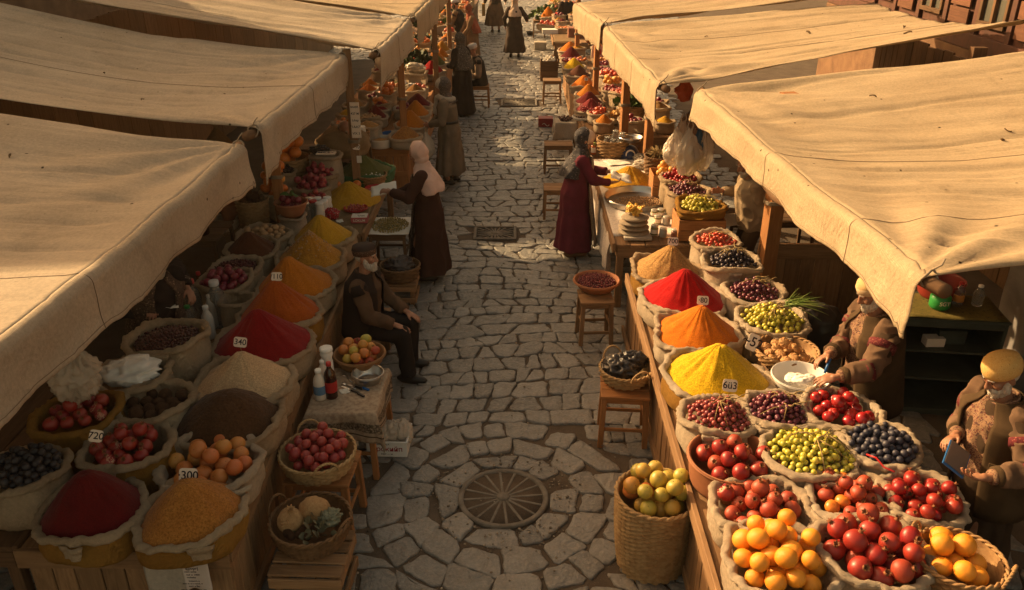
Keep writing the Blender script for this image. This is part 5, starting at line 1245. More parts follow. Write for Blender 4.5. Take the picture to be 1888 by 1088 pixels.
# low table with nuts, basket and pallet under it
q = at(722, 418, .62); stool('low table of loose nuts in front of the brown coat', q.x - .02, q.y, .62, .44, .55, 0, WOODD, 3, 'low_table', .25)
sheet('paper_sheet', 'white paper spread beneath the loose nuts', 'paper', (q.x - .02, q.y, .628), .50, .58, PAPER, .02)
berries('loose_nuts', 'green-brown loose nuts spread on the low table', 'nuts', q.x - .02, q.y, .645, .23, .013, 260, m_fruit('pistachio', (.30, .22, .07), (.20, .16, .05), (.42, .34, .16), .7), .12, asp=1.15, kind='stuff')
def pallet(label, x, y, sx, sy, h, rz=0):
    t = thing('slatted_crate', label, 'crate', (x, y, 0), rz)
    for s in (-1, 1):
        m = MB()
        for k in range(2): m.box((0, s * (sy / 2 - .012), h * (.3 + .52 * k)), (sx, .022, h * .22), jit=.004)
        m.obj('side_slats', WOOD, t); m = MB()
        for k in range(2): m.box((s * (sx / 2 - .012), 0, h * (.3 + .52 * k) + .002), (.022, sy - .05, h * .22), jit=.004)
        m.obj('end_slats', WOOD, t)
        for c in (-1, 1): m = MB(); m.box((s * (sx / 2 - .05), c * (sy / 2 - .05), h / 2), (.045, .045, h - .01)); m.obj('corner_post', WOOD, t)
    m = MB(); n = 4
    for k in range(n): m.box((0, -sy / 2 + sy / n * (k + .5), h), (sx, sy / n - .018, .018), jit=.005)
    m.obj('top_slats', WOOD, t); return t
q = at(738, 503, .34); pallet('slatted crate under basket behind the seated old man', q.x, q.y, .38, .36, .26)
basket('wicker basket of black plastic behind the seated old man', q.x, q.y, .275, .16, .22, .17, WICKD)
crumple('black_bag', 'crumpled black plastic in the basket behind old man', 'plastic bag', (q.x, q.y, .33), (.16, .14, .10), plain('dark_film', (.035, .03, .03), .3), 3.1, 2.0, .6)

# ================================================================ left far stalls
def fspice(px, py, w, ay, key, lab, zr=.92, z0=.75, **k):
    p = at(px, py, zr); R = w * mpp(p) / 2; sack('small sack under the %s' % lab, p.x, p.y, z0, zr, R, SACKP, k.get('liner'), seg=40)
    heap('spice_heap', lab, 'spice heap', p.x, p.y, zr - .03, R * .9, max(.05, (zfor(p.x, p.y, ay) - zr + .03) * .9), SP[key], None, k.get('shape', .92), .4)
fspice(748, 250, 64, 228, 'nutty', 'grainy brown heap at near end of grey-coat stall', shape=.9)
fspice(757, 228, 66, 197, 'orange', 'dull orange heap second in the grey-coat stall')
fspice(767, 208, 58, 179, 'orange', 'slim orange heap beside the grey coats head')
fspice(770, 191, 58, 168, 'maroon', 'dark maroon heap beyond the grey coats head', liner=None)
fspice(692, 214, 50, 188, 'maroon', 'dark maroon heap behind the notice board post')
fspice(700, 199, 40, 184, 'dust', 'small wine-red heap between nuts and oranges')
def far_fruit(kind, px, py, w, zr, r, n, lab, sl, grp, z0=.75, asp=1.0, cat='fruit', mat=SACK, bk=False, bias=.35):
    p = at(px, py, zr); R = w * mpp(p) / 2
    if bk: basket(sl, p.x, p.y, z0, zr - z0, R, R * .8, WICK)
    else: sack(sl, p.x, p.y, z0, zr, R, mat, seg=40)
    pile(kind, lab, cat, p.x, p.y, zr, R * .92, r * .9, max(8, int(n * .72)), grp, bias * .5)
far_fruit('walnut', 680, 214, 46, .98, .032, 26, 'pale nut in the sack beside the notice board', 'small sack of pale nuts beside the notice board', 'pale nuts by the notice board')
far_fruit('lump', 682, 228, 42, .94, .022, 24, 'dark nut in the sack below the pale nuts', 'small sack of dark nuts below the pale nuts', 'dark nuts by the notice board')
far_fruit('persimmon', 712, 170, 40, 1.06, .065, 14, 'orange piled at the back of grey-coat stall', 'sack of oranges at the back of grey-coat stall', 'oranges at the back of the grey-coat stall')
far_fruit('persimmon', 703, 188, 38, 1.0, .05, 14, 'small orange fruit beside the wine-red heap', 'sack of small orange fruit beside the wine-red heap', 'small orange fruit, grey-coat stall')
far_fruit('dark_plum', 695, 176, 40, 1.0, .035, 26, 'dark plum behind the small orange fruit', 'sack of dark plums behind the small orange fruit', 'dark plums, grey-coat stall')
p, R, z = cont(701, 255, 46, .88); bowl('plastic_tub', 'clear plastic-wrapped tub at front of grey-coat stall', 'tub', p.x, p.y, .75, .13, R, MILK, R * .8, .01); heap('spice_heap', 'pale ground grain inside the plastic-wrapped tub', 'spice heap', p.x, p.y, .84, R * .85, .05, SP['tan'])
p, R, z = cont(667, 240, 26, 1.05); basket('slim wicker basket beside the notice board post', p.x, p.y, .75, .28, R, R * .8, WICK)
jar('round white-lidded jar in the slim wicker basket', p.x, p.y, .95, .16, .06, MILK, WHITEP)
p = at(730, 266, .77); 
for k in range(3): flatbox('candy_packet', 'flat red and white packet at stall front', 'packet', (p.x + .04 * k, p.y + .03 * k, .762 + .028 * k), (.26, .12, .026), m_pattern('candy_wrap', (.40, .02, .03), (.65, .6, .55), (.1, .03, .03), 45), .1 * k, None, group='packets at the grey-coat stall')
sheet('paper_sheet', 'white sheet of paper at the grey-coat stall front', 'paper', tuple(at(748, 267, .77)), .26, .22, PAPER, .1)
crumple('paper_bag', 'crumpled cream bag beside the grainy brown heap', 'bag', tuple(at(735, 256, .76)), (.14, .10, .07), LINEN, 9.1, 2, .5)
bowl('blue_tray', 'small blue tray with lilac cloth on stall front', 'tray', *at(722, 252, .76)[:2], .76, .05, .17, BLUEP, .14, .01)
for k, px in enumerate((746, 757, 762)): B(['white pointed bottle on the grey-coat stall rear', 'white plastic cup by the pointed bottle', 'small white cup by the maroon heap'][k], px, 168, .78, [24, 13, 12][k], 9, WHITEP, WHITEP, neck=[.3, .9, .9][k])
# notice board on the post
t = thing('notice_board', 'narrow pale board with black lettering on the wooden post', 'sign', (-1.99, 10.20, 1.62), .0)
m = MB(); m.box((0, 0, .05), (.115, .015, .44)); m.obj('board', CARD, t)
for k, (s, z) in enumerate((('BAKER', .055), ('427 M', .055), ('Lılıap', .055), ('"1AA7"', .06), ('VIX 3', .055))): lettering(s, z * (.58 if k == 0 else .72), t, (0, -.0085, .215 - k * .082), (PI / 2, 0, 0))
flatbox('paper_note', 'small white note pinned below the notice board', 'note', (-1.99, 10.24, 1.12), (.06, .012, .09), PAPER)
# seller bags behind
crumple('plastic_bag', 'clear plastic bag hanging from third left awning', 'plastic bag', tuple(at(718, 118, 1.9) - Vector((0, 0, .2))), (.18, .14, .26), FILM, 2.6, 1.5, .3, knot=True)
crumple('cloth_lump', 'dark bulging sack behind the third left awning', 'sack', (-2.3, 10.9, 1.0), (.36, .3, .22), BURLAP, 5.6, 1.2, .2)
stool('dark rear bench behind the seated left seller', -2.7, 11.9, .9, 1.1, .5, 0, WOODD, name='bench')
# black-dress stall (L4)
fspice(796, 131, 54, 107, 'brightred', 'red heap beside the woman in black', z0=.75)
fspice(806, 116, 40, 97, 'green', 'olive-brown heap beside the woman in black')
fspice(803, 110, 46, 88, 'orange', 'orange heap behind the olive-brown one')
fspice(814, 103, 34, 84, 'orange', 'narrow orange heap by the patterned scarf')
fspice(815, 92, 38, 71, 'mustard', 'yellow-brown heap farthest in the black-dress stall')
fspice(781, 108, 26, 92, 'mustard', 'small olive-yellow heap beside the red chillies')
far_fruit('tomato', 751, 112, 44, 1.0, .05, 22, 'small red tomato in the basket by hanging bag', 'basket of small tomatoes by the hanging bag', 'small tomatoes by the hanging bag', bk=True)
far_fruit('apricot', 762, 92, 36, 1.08, .06, 14, 'orange fruit in the middle of black-dress stall', 'sack of orange fruit in middle of black-dress stall', 'orange fruit, black-dress stall middle')
far_fruit('persimmon', 776, 76, 40, 1.1, .065, 14, 'orange at the rear of the black-dress stall', 'sack of oranges at rear of black-dress stall', 'oranges, black-dress stall rear')
far_fruit('peach', 750, 128, 40, .98, .045, 18, 'brownish peach behind the brown pots', 'sack of brownish peaches behind the pots', 'brownish peaches behind the pots')
far_fruit('green_plum', 775, 92, 34, 1.0, .04, 16, 'green pear in the black-dress stall', 'sack of green pears between two orange piles', 'green pears, black-dress stall')
sack('brown pot-like sack at front of black-dress stall', at(742, 135, 1.0).x, at(742, 135, 1.0).y, .75, 1.0, .17, SACK, None, True, seg=40)
sack('wide crumpled sack at front of black-dress stall', at(766, 133, 1.0).x, at(766, 133, 1.0).y, .75, 1.0, .25, SACKP, None, True, seg=40)
crumple('plastic_bag', 'crumpled clear bag filling the wide crumpled sack', 'plastic bag', tuple(at(766, 133, .95)), (.2, .17, .1), FILM, 4.9, 1.8, .4)
for k, (px, py) in enumerate(((783, 142), (789, 146), (797, 147), (806, 143), (812, 146))): jar(['short tin jar on the black-dress stall front', 'dark glass jar on the black-dress stall front'][k % 2], *at(px, py, .77)[:2], .76, .12, .045, STEEL if k % 2 == 0 else COLA, STEEL, 'jars at the black-dress stall front')
price_tag('tiny price tag by the red far-left heap', 783, 124, 1.02, '20', 6, 0)
price_tag('tiny round tag on the near orange heap, black-dress stall', 792, 100, 1.16, '5', 5, 0)
price_tag('tiny round tag behind, black-dress stall', 799, 88, 1.18, '6', 5, 0)
price_tag('tag on the grey-coat stall orange heap', 740, 192, 1.28, '60', 9, .2)
# far end produce with greenery
def greens(name, label, x, y, z, R, n, mat, cat, L=.12, stuff=None):
    m = MB(); rn = random.Random(int(x * 97 + y * 13) + n)
    for k in range(n):
        a, b = rn.random() * 6.3, rn.random() ** .5; q = Vector((R * b * math.cos(a), R * b * math.sin(a), R * .55 * (1 - b * b) + rn.uniform(-.02, .03)))
        d = Vector((math.cos(a) * b + rn.gauss(0, .5), math.sin(a) * b + rn.gauss(0, .5), .5 + rn.gauss(0, .3))).normalized(); s = d.orthogonal().normalized(); s = (rotm(0, 0, rn.random() * 6) @ s); s = (s - d * s.dot(d)).normalized(); u = d.cross(s); l = L * rn.uniform(.6, 1.2)
        P = []
        for i in range(4):
            v = i / 3; w_ = l * .45 * math.sin(PI * (v * .85 + .1)); c = q + d * l * v + u * l * .3 * v * v; P.append([c - s * w_, c + u * w_ * .25, c + s * w_])
        m.grid(P)
    o = m.obj(name, mat); o.location = (x, y, z); return tag(o, label, cat, kind=stuff)
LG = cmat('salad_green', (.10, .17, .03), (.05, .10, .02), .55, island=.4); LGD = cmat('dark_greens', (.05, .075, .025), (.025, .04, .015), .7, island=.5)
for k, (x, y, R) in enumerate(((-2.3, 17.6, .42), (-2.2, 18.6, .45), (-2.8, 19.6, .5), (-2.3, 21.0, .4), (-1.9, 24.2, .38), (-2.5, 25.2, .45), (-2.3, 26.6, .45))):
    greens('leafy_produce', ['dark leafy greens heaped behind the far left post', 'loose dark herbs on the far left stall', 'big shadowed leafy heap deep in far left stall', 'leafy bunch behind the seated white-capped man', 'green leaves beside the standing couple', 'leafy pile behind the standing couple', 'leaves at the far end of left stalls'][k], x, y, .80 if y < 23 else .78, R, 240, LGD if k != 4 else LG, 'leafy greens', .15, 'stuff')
ZF = .78
fspice(848, 27, 30, 8, 'orange', 'large orange cone beyond the standing couple', z0=ZF)
fspice(836, 17, 28, 4, 'brightred', 'red-orange heap near top edge left', z0=ZF)
far_fruit('tomato', 829, 58, 26, .98, .06, 14, 'red tomato beside the standing couple', 'sack of red tomatoes beside the standing couple', 'far red tomatoes', z0=ZF)
B('tall red can on the far left table', 831, 42, ZF, 19, 8, REDP, WHITEP)
sheet('paper_sheet', 'white paper on far left table by the couple', 'paper', tuple(at(846, 34, ZF + .02)), .4, .3, PAPER, .2)
flatbox('metal_canister', 'grey metal canister by the standing couple', 'canister', tuple(at(841, 70, 0)), (.2, .2, .8), STEEL)
# ================================================================ right far stall
fspice(1089, 200, 62, 177, 'dust', 'heap of dried crimson berries at near end', z0=.76, liner=None)
fspice(1086, 186, 58, 164, 'maroon', 'smooth maroon heap behind the crimson berries', z0=.76)
fspice(1085, 173, 52, 150, 'orange', 'ochre heap between maroon and orange cones', z0=.76)
fspice(1077, 156, 54, 134, 'bright_orange', 'bright orange cone with a tiny tag', z0=.76)
fspice(1067, 137, 52, 116, 'brown', 'dark olive-brown heap behind orange cone', z0=.76)
fspice(1058, 122, 48, 103, 'bright_yellow', 'lemon-yellow heap in sun on far right stall', z0=.76)
fspice(1053, 104, 46, 82, 'maroon', 'maroon heap with pale onions on far right stall', z0=.76)
fspice(1051, 91, 46, 73, 'bright_orange', 'farthest orange cone on the right stall', z0=.76)
q = at(1053, 107, 1.0)
pile('onion', 'pale pink onion at the foot of the maroon heap', 'onion', q.x, q.y - .12, 1.0, .30, .045, 16, 'pale onions at the maroon heap', .1)
q = at(1089, 203, .92); berries('dried_berries', 'dried crimson berries scattered over the nearest far heap', 'berries', q.x, q.y, .93, .2, .018, 120, m_fruit('dried_berry', (.30, .02, .03), (.2, .01, .02), (.4, .05, .05), .5), -.9)
fr = [('onion', 1148, 172, 56, .95, .045, 34, 'pink onion in the wide sack beneath the post', 'wide pale sack of pink onions beneath the post', 'pink onions, far right'),
      ('apricot', 1130, 152, 40, 1.0, .052, 26, 'sunlit orange in the far right sack', 'sack of sunlit oranges on the far right stall', 'oranges, far right'),
      ('tomato', 1124, 137, 46, 1.02, .055, 26, 'sunlit red tomato behind the far oranges', 'pale sack of tomatoes behind the far oranges', 'tomatoes, far right'),
      ('dark_plum', 1114, 118, 38, 1.02, .045, 24, 'dark cherry-red plum behind the tomatoes', 'sack of dark plums behind the tomatoes', 'dark plums, far right'),
      ('red_plum', 1130, 163, 44, .96, .04, 26, 'dusty pink plum between oranges and onions', 'sack of dusty pink plums between oranges and onions', 'pink plums, far right'),
      ('onion', 1116, 128, 40, 1.0, .045, 22, 'red onion between tomatoes and dark plums', 'sack of red onions between tomatoes and dark plums', 'red onions, far right')]
for f in fr: far_fruit(f[0], f[1], f[2], f[3], f[4], f[5], f[6], f[7], f[8], f[9], z0=.76, mat=SACKP)
p = at(1170, 193, 1.02); basket('tall round wicker basket of greens beside the post', p.x, p.y, .76, .26, .26, .24, WICK); greens('salad_bunch', 'bright green salad bunch on the round wicker basket', p.x - .06, p.y, 1.0, .22, 220, LG, 'salad', .10)
p = at(1112, 104, 1.0); basket('small brown basket with the pink sign', p.x, p.y, .76, .26, .2, .17, WICK); t = thing('pink_sign', 'pink and white square sign on the small brown basket', 'sign', (p.x - .15, p.y - .22, 1.03)); m = MB(); m.box((0, 0, .1), (.24, .01, .26), rotm(-.2, .1, 0)); m.obj('card', cmat('pink_sign', (.66, .38, .30), (.6, .3, .25), .8), t); m = MB(); m.lathe([(.06, 0), (.075, .003), (.09, 0)], 24, c=(0, -.008, .1), rot=rotm(PI / 2 - .2, 0, 0)); m.obj('emblem', REDP, t)
crumple('produce_heap', 'brown leafy bundle above the pink sign', 'produce', tuple(at(1100, 84, 1.0)), (.25, .2, .2), cmat('brown_leafy', (.28, .13, .05), (.10, .07, .03), .8, vs=12), 3.9, 3, .6)
flatbox('cardboard_box', 'brown crate box behind the black-dressed person', 'box', tuple(at(1066, 72, .76)), (.55, .4, .3), cmat('box_brown', (.28, .12, .07), (.2, .08, .05)))
bowl('olive_dish', 'white dish of black olives at the far stall corner', 'dish', *at(1076, 216, .80)[:2], .765, .05, .19, WHITEP, .15, .008)
berries('black_olives', 'black olives in the white corner dish', 'olives', *at(1076, 216, .80)[:2], .80, .15, .02, 50, OLIVE, .1)
flatbox('paper_menu', 'white and red printed paper on far stall corner', 'paper', tuple(at(1093, 214, .77)), (.3, .25, .012), PAPER, 0, REDP)
bowl('chip_bowl', 'scalloped bowl of golden chips on far stall', 'bowl', *at(1125, 216, .86)[:2], .765, .1, .19, LINEN, .12, .01); greens('golden_chips', 'golden fried chips in the scalloped bowl', *at(1125, 216, .86)[:2], .84, .15, 50, plain('chip_gold', (.55, .30, .09), .5), 'chips', .09, 'stuff')
for k, (px, py) in enumerate(((1084, 131), (1081, 146))): price_tag(['tiny tag stuck in the olive-brown far heap', 'tiny tag stuck in the far bright orange cone'][k], px, py, 1.22, '4' if k else '8', 7, 0)
# farthest right stall
ZR = .8
fspice(1011, 30, 34, 8, 'bright_orange', 'orange-red cone on leaves at the top right', z0=ZR)
greens('leaf_bed', 'green leaves under the far orange-red cone', *at(1008, 28, .9)[:2], .82, .5, 120, LG, 'leaves', .16, 'stuff')
far_fruit('tomato', 1008, 44, 40, .96, .06, 26, 'pale red radish in the farthest right tray', 'tray sack of radishes in farthest right stall', 'far radishes', z0=ZR)
flatbox('white_tray', 'white box tray in front of black-dressed person', 'box', tuple(at(1014, 62, .81)), (.42, .3, .12), PAPER)
tablecloth('tan cloth hanging off the farthest right table', .95, 1.5, 22.05, 23.4, .81, (.02, .1, .55, .02), BURLAP, 8.8, nx=30, ny=40)

# more small sacks filling the far counters
random.seed(31); np.random.seed(31)
KEYS = ['orange', 'maroon', 'mustard', 'green', 'brightred', 'nutty', 'yellow', 'tan', 'brown', 'bright_orange']
def filler(x, y, z0, k, side):
    if any((Vector((o.location.x, o.location.y)) - Vector((x, y))).length < .34 for o in OLDS): return
    R = random.uniform(.17, .23); zr = z0 + random.uniform(.17, .30); g = 'small sacks on the far %s stalls' % side
    sack('small open sack among the crowded goods on a far %s stall' % side, x, y, z0, zr, R, SACKP if k % 2 else SACK, seg=36, group=g)
    if k % 3: heap('spice_heap', 'small spice heap among the crowded goods on a far %s stall' % side, 'spice heap', x, y, zr - .03, R * .9, random.uniform(.09, .15), SP[KEYS[k % 10]], None, .92, .4, group='small spice heaps on the far %s stalls' % side)
    else: pile(['persimmon', 'tomato', 'peach', 'dark_plum', 'green_plum'][k % 5], 'round fruit in a small sack on a far %s stall' % side, 'fruit', x, y, zr, R * .9, .040, 12, 'round fruit on the far %s stalls' % side, .35)
OLDS = [o for o in COL.objects if o.name.split('.')[0] in ('sack', 'basket', 'bowl', 'plastic_tub')]
k = 0
for side, xs, y0, y1, z0 in (('left', (-1.85, -2.3, -2.75), 12.6, 16.2, .75), ('left', (-1.78, -2.25, -2.72), 17.2, 22.2, .75), ('left', (-1.68, -2.15), 23.6, 31, .78), ('right', (1.38, 1.85, 2.3), 13.2, 20.1, .76), ('right', (1.2, 1.7), 23.6, 29.5, .8)):
    for x in xs:
        y = y0
        while y < y1: filler(x + random.uniform(-.05, .05), y, z0, k, side); k += 1; y += random.uniform(.46, .6)
random.seed(5); np.random.seed(5)
# ================================================================ things standing in the street, left side
q = at(583, 868, .52); stool('tall dark stool carrying the plum basket', q.x + .03, q.y + .08, .50, .46, .42, -.06, WOODO, low=.12, leg=.05)
q = at(585, 832, .66); basket('round wicker basket of red plums with twisted handles', q.x, q.y, .515, .145, .26, .20, WICKL, 2, 2.0)
pile('red_plum', 'dusky red plum in the handled wicker basket', 'plum', q.x, q.y, .665, .225, .037, 48, 'plums in the handled basket', .15)
q = at(572, 1020, .40); pallet('slatted wooden crate under the melon basket', q.x, q.y + .05, .46, .44, .36, -.04)
q = at(572, 955, .56); basket('dark wicker basket of melon and cabbage scraps', q.x, q.y + .0, .375, .175, .255, .18, WICKD, 2, 2.7)
t = put_fruit('walnut', 'round tan melon standing in the dark wicker basket', 'melon', (q.x + .02, q.y + .05, .585), .105); t.data = t.data.copy(); t.data.materials.clear(); t.data.materials.append(cmat('melon_skin', (.42, .26, .12), (.32, .18, .08), .8, bs=90)); t.name = 'melon'
o = put_fruit('split_pomegranate', 'cut tan half melon with crumbly filling', 'melon', (q.x - .12, q.y - .03, .565), .085); o.name = 'cut_melon'; o.data = o.data.copy(); o.data.materials.clear(); [o.data.materials.append(x) for x in (cmat('melon_skin', (1, 1, 1)), RUSSET, cmat('melon_flesh', (.50, .34, .18), (.35, .2, .1), .8, bump=.8), RUSSET)]; o.rotation_mode = 'XYZ'; o.rotation_euler = (.1, .1, .6)
greens('cabbage_leaves', 'wilted grey-green cabbage leaves beside the tan melon', q.x + .05, q.y - .07, .515, .12, 46, cmat('wilted_green', (.20, .19, .12), (.12, .11, .06), .7, island=.4), 'cabbage', .065)
crumple('cabbage_head', 'small ragged cabbage head beside the tan melon', 'cabbage', (q.x + .12, q.y + .0, .52), (.075, .07, .05), cmat('cabbage_green', (.22, .22, .15), (.13, .13, .08), .7), 1.2, 3.0, .7)
for k in range(9): put_fruit('lump', 'peel scrap in the melon basket', 'peel', (q.x + random.uniform(-.14, .05), q.y - random.uniform(.06, .16), .535), .028, 'peel scraps in the melon basket')
# cloth-covered stool table with bowls
q = at(648, 722, .60); TX, TY = q.x - .02, q.y; ZS = .60
stool('cloth-covered small table before the seated old man', TX, TY, ZS, .52, .66, -.05, WOODO, 4, 'side_table', .2, leg=.045)
KEL = NT('woven_throw'); v = KEL.coord(rnd=False); tc = KEL.n('TexCoord'); sx_ = KEL.n('SeparateXYZ'); KEL.l(tc.outputs['Object'], sx_.inputs[0])
band = KEL.math('MULTIPLY', KEL.rng(sx_.outputs['Z'], -.075, -.07, 1, 0), KEL.rng(sx_.outputs['Z'], -.15, -.145, 0, 1)); stripe = KEL.math('MULTIPLY', KEL.rng(sx_.outputs['Z'], -.178, -.175, 1, 0), KEL.rng(sx_.outputs['Z'], -.19, -.187, 0, 1))
c = KEL.mix(KEL.rng(KEL.noise(v, 30, 4), .4, .62), (.40, .31, .22), (.28, .20, .14)); c = KEL.mix(KEL.math('MULTIPLY', band, KEL.rng(KEL.noise(v, 60, 4, .7), .3, .6)), c, (.06, .045, .032)); c = KEL.mix(stripe, c, (.08, .05, .035)); KEL.bump(KEL.noise(v, 140, 3), .6, .006)
KELIM = KEL.out(c, .95, 0, .1)
o = tablecloth('striped woven throw hanging over the small side table', TX - .27, TX + .27, TY - .34, TY + .34, ZS + .004, (.1, .22, .24, .05), KELIM, 7.7, nx=50, ny=60)
def on(px, py, dz=.0): return at(px, py, ZS + .018 + dz)
p = on(663, 652, .10); R = 94 * mpp(p) / 2; bowl('wooden_bowl', 'wide wooden bowl of mixed fruit on the side table', 'bowl', p.x, p.y, ZS + .015, .11, R, cmat('bowl_wood', (.30, .16, .07), (.22, .11, .045), .7), R * .7, .012)
for k, pp in enumerate(pile('peach', 'orange-red round fruit in the wide wooden bowl', 'fruit', p.x, p.y, ZS + .115, R * .88, .044, 19, 'mixed fruit in the wooden bowl', .2)):
    if k % 4 == 1: pp.data = FR['green_plum'][0]; pp['label'] = 'yellow-green round fruit in the wide wooden bowl'; pp['group'] = 'green fruit in the wooden bowl'
    elif k % 4 == 3: pp.data = FR['blushed_pomegranate'][0]; pp['label'] = 'pinkish fruit with a small crown in wooden bowl'; pp['group'] = 'pink fruit in the wooden bowl'
p = on(678, 688, .07); R = 58 * mpp(p) / 2; bowl('metal_bowl', 'empty dull steel bowl on the side table', 'bowl', p.x, p.y, ZS + .012, .085, R, STEEL, R * .7, .006)
def BT(label, px, py, hpx, wpx, body, capc, labc=None, **k):
    p = on(px, py); s = mpp(p); return bottle(label, p.x, p.y, p.z, hpx * s / .92, wpx * s / 2, body, capc, labc, **k)
BT('milky bottle with blue label nearest on side table', 592, 734, 56, 23, MILK, WHITEP, plain('blue_label', (.10, .20, .34), .5), neck=.45)
BT('dark cola bottle with red label and red cap', 612, 732, 68, 23, COLA, REDP, plain('red_label', (.36, .02, .02), .5), neck=.35)
BT('white capped green-tinted bottle behind the cola bottle', 598, 712, 50, 17, MILK, WHITEP, plain('green_label', (.08, .24, .04), .5))
BT('tall thick white bottle beside the wooden bowl', 607, 700, 62, 21, WHITEP, WHITEP, neck=.95)
BT('small white bottle leaning behind the others', 597, 690, 30, 11, WHITEP, WHITEP)
def knife(label, px, py, L, rz, hc, name='knife'):
    p = on(px, py, .003); t = thing(name, label, 'knife' if name == 'knife' else 'cutlery', tuple(p), rz); m = MB(); m.box((L * .28, 0, .002), (L * .56, .018, .003), ch=.001); m.obj('blade', STEEL, t); m = MB(); m.box((-L * .2, 0, .006), (L * .42, .02, .014), ch=.005); m.obj('handle', hc, t)
BLK = plain('black_plastic', (.02, .018, .018), .35)
knife('knife with bright blue handle on the side table', 668, 716, .17, 2.6, BLUEP); knife('black-handled knife lying next to the blue one', 655, 714, .18, 2.65, BLK); knife('thin black-handled knife nearest the table edge', 660, 726, .18, 2.45, BLK); knife('black-handled knife crossing the row of cutlery', 648, 720, .19, 2.55, BLK)
for lab, px, py, rz in (('steel spoon beside the empty steel bowl', 640, 697, 2.2), ('steel spoon lying by the paper slip', 642, 712, 2.5)):
    p = on(px, py, .003); t = thing('spoon', lab, 'spoon', tuple(p), rz); m = MB(); m.ell((.05, 0, .004), (.028, .018, .006), None, 14, 8); m.obj('spoon_bowl', STEEL, t); m = MB(); m.tube([(.025, 0, .004), (-.04, 0, .006), (-.09, 0, .004)], [.004, .003, .005], 6); m.obj('handle', STEEL, t)
sheet('paper_slip', 'small white paper slip on the side table', 'paper', tuple(on(635, 722)), .075, .075, PAPER, .5)
crumple('peel_scrap', 'curled orange peel beside the steel bowl', 'peel', tuple(on(640, 680)), (.028, .022, .018), cmat('peel', (.40, .18, .06)), 2, 2, .5, 20, 14)
sheet('card_scrap', 'pale card tucked beneath the side table top', 'card', (TX + .02, TY - .24, .33), .15, .13, CARD, 0, (1.3, 0))
# white plastic crate of bags
q = at(716, 842, 0); t = thing('plastic_crate', 'white plastic crate with red printed lettering on cobbles', 'crate', (q.x + .0, q.y + .10, .02), -.03); CX, CY = q.x, q.y + .10
W, D, H_ = .33, .26, .145; m = MB()
for s in (-1, 1): m.box((0, s * (D / 2 - .005), H_ / 2), (W, .01, H_)); m.box((s * (W / 2 - .005), 0, H_ / 2 - .001), (.01, D - .022, H_ - .002))
m.obj('crate_wall', WHITEP, t); m = MB(); m.box((0, 0, .006), (W - .024, D - .024, .01)); m.obj('crate_floor', WHITEP, t)
m = MB(); m.tube([(a * (W / 2 + .004), b * (D / 2 + .004), H_) for a, b in ((-1, -1), (1, -1), (1, 1), (-1, 1))], .009, 6, closed=True, smooth=False); m.obj('crate_rim', WHITEP, t)
REDI = plain('red_ink', (.28, .02, .03), .6)
lettering('Прокийп', .062, t, (0, -D / 2 - .001, .075), (PI / 2, 0, 0), REDI); lettering('МИГ ЮМЦ А', .018, t, (-.03, -D / 2 - .001, .122), (PI / 2, 0, 0)); lettering('Мрт — м', .022, t, (0, -D / 2 - .001, .028), (PI / 2, 0, 0))
for k in range(6):
    crumple('plastic_bag', 'crumpled printed plastic bag in the white crate', 'plastic bag', (CX - .10 + .045 * k, CY + random.uniform(-.05, .05), .06), (.07, .07, .105 + .02 * (k % 2)), FILM if k % 2 else cmat('bag_tan', (.58, .44, .33), (.48, .34, .24), .5), 1.7 * k, 2.2, .5, 34, 26, group='bags in the white crate')
# bench of the seated man
q = at(640, 655, .44)
t = thing('wooden_bench', 'weathered wooden bench under the seated old man', 'bench', (-1.44, 7.02, 0)); m = MB(); m.box((0, 0, .425), (.36, .95, .035)); m.obj('seat', WOOD, t)
for s in (-1, 1):
    m = MB(); m.box((0, s * .40, .2), (.32, .05, .41)); m.obj('leg', WOOD, t)
# right side of the street
q = at(1100, 545, .50); stool('wooden stool carrying the clay bowl of berries', q.x - .01, q.y, .50, .34, .34, .06, WOOD, low=.12, leg=.042)
p = at(1100, 517, .60); bowl('clay_bowl', 'terracotta bowl of dark berries on the street stool', 'bowl', p.x, p.y, .502, .105, 84 * mpp(p) / 2, TERRA, .14, .014); berries('dark_berries', 'small dark red berries filling the terracotta bowl', 'berries', p.x, p.y, .585, 84 * mpp(p) / 2 * .86, .0115, 330, m_fruit('dark_berry', (.16, .02, .03), (.08, .012, .02), (.22, .03, .03), .25), .15, base=OLIVE)
q = at(1152, 712, .50); stool('wooden stool carrying the basket of black plastic', q.x, q.y, .50, .40, .36, -.08, WOODO, low=.14, leg=.045)
p = at(1154, 680, .62); basket('pale wicker basket of black plastic on street stool', p.x, p.y, .515, .115, .215, .17, WICKL, 2, 2.0)
crumple('black_bag', 'shiny crumpled black plastic in the pale basket', 'plastic bag', (p.x - .05, p.y, .57), (.14, .13, .08), plain('dark_film', (.03,) * 3, .3), 6.1, 2.4, .8)
crumple('black_bag', 'black plastic lump propped at the pale baskets back', 'plastic bag', (p.x + .07, p.y + .06, .60), (.10, .08, .075), plain('dark_film', (.03,) * 3, .3), 9.1, 2.8, .8)
p = at(1211, 905, .62); R = 148 * mpp(p) / 2; q = Vector((p.x - .0, p.y, 0)); basket('tall wicker basket of green-yellow fruit beside right stall', p.x, p.y, .0, .60, R, R * .82, WICKL, 0, 0, .018)
pile('green_plum', 'green-yellow fruit in the tall wicker basket', 'fruit', p.x, p.y, .58, R * .88, .055, 26, 'green-yellow fruit in the tall basket', .12, under=.03, mixk=('peach', 6, 2), mixl='red-blushed peach in the tall wicker basket')
q = at(1029, 262, .5); stool('plank-topped stool left of the maroon coat', q.x, q.y - .05, .50, .46, .34, 0, WOOD, low=.13)
q = at(1022, 345, .45); stool('low wooden stool behind the maroon coat', q.x + .02, q.y, .46, .34, .34, 0, WOOD, low=.13)
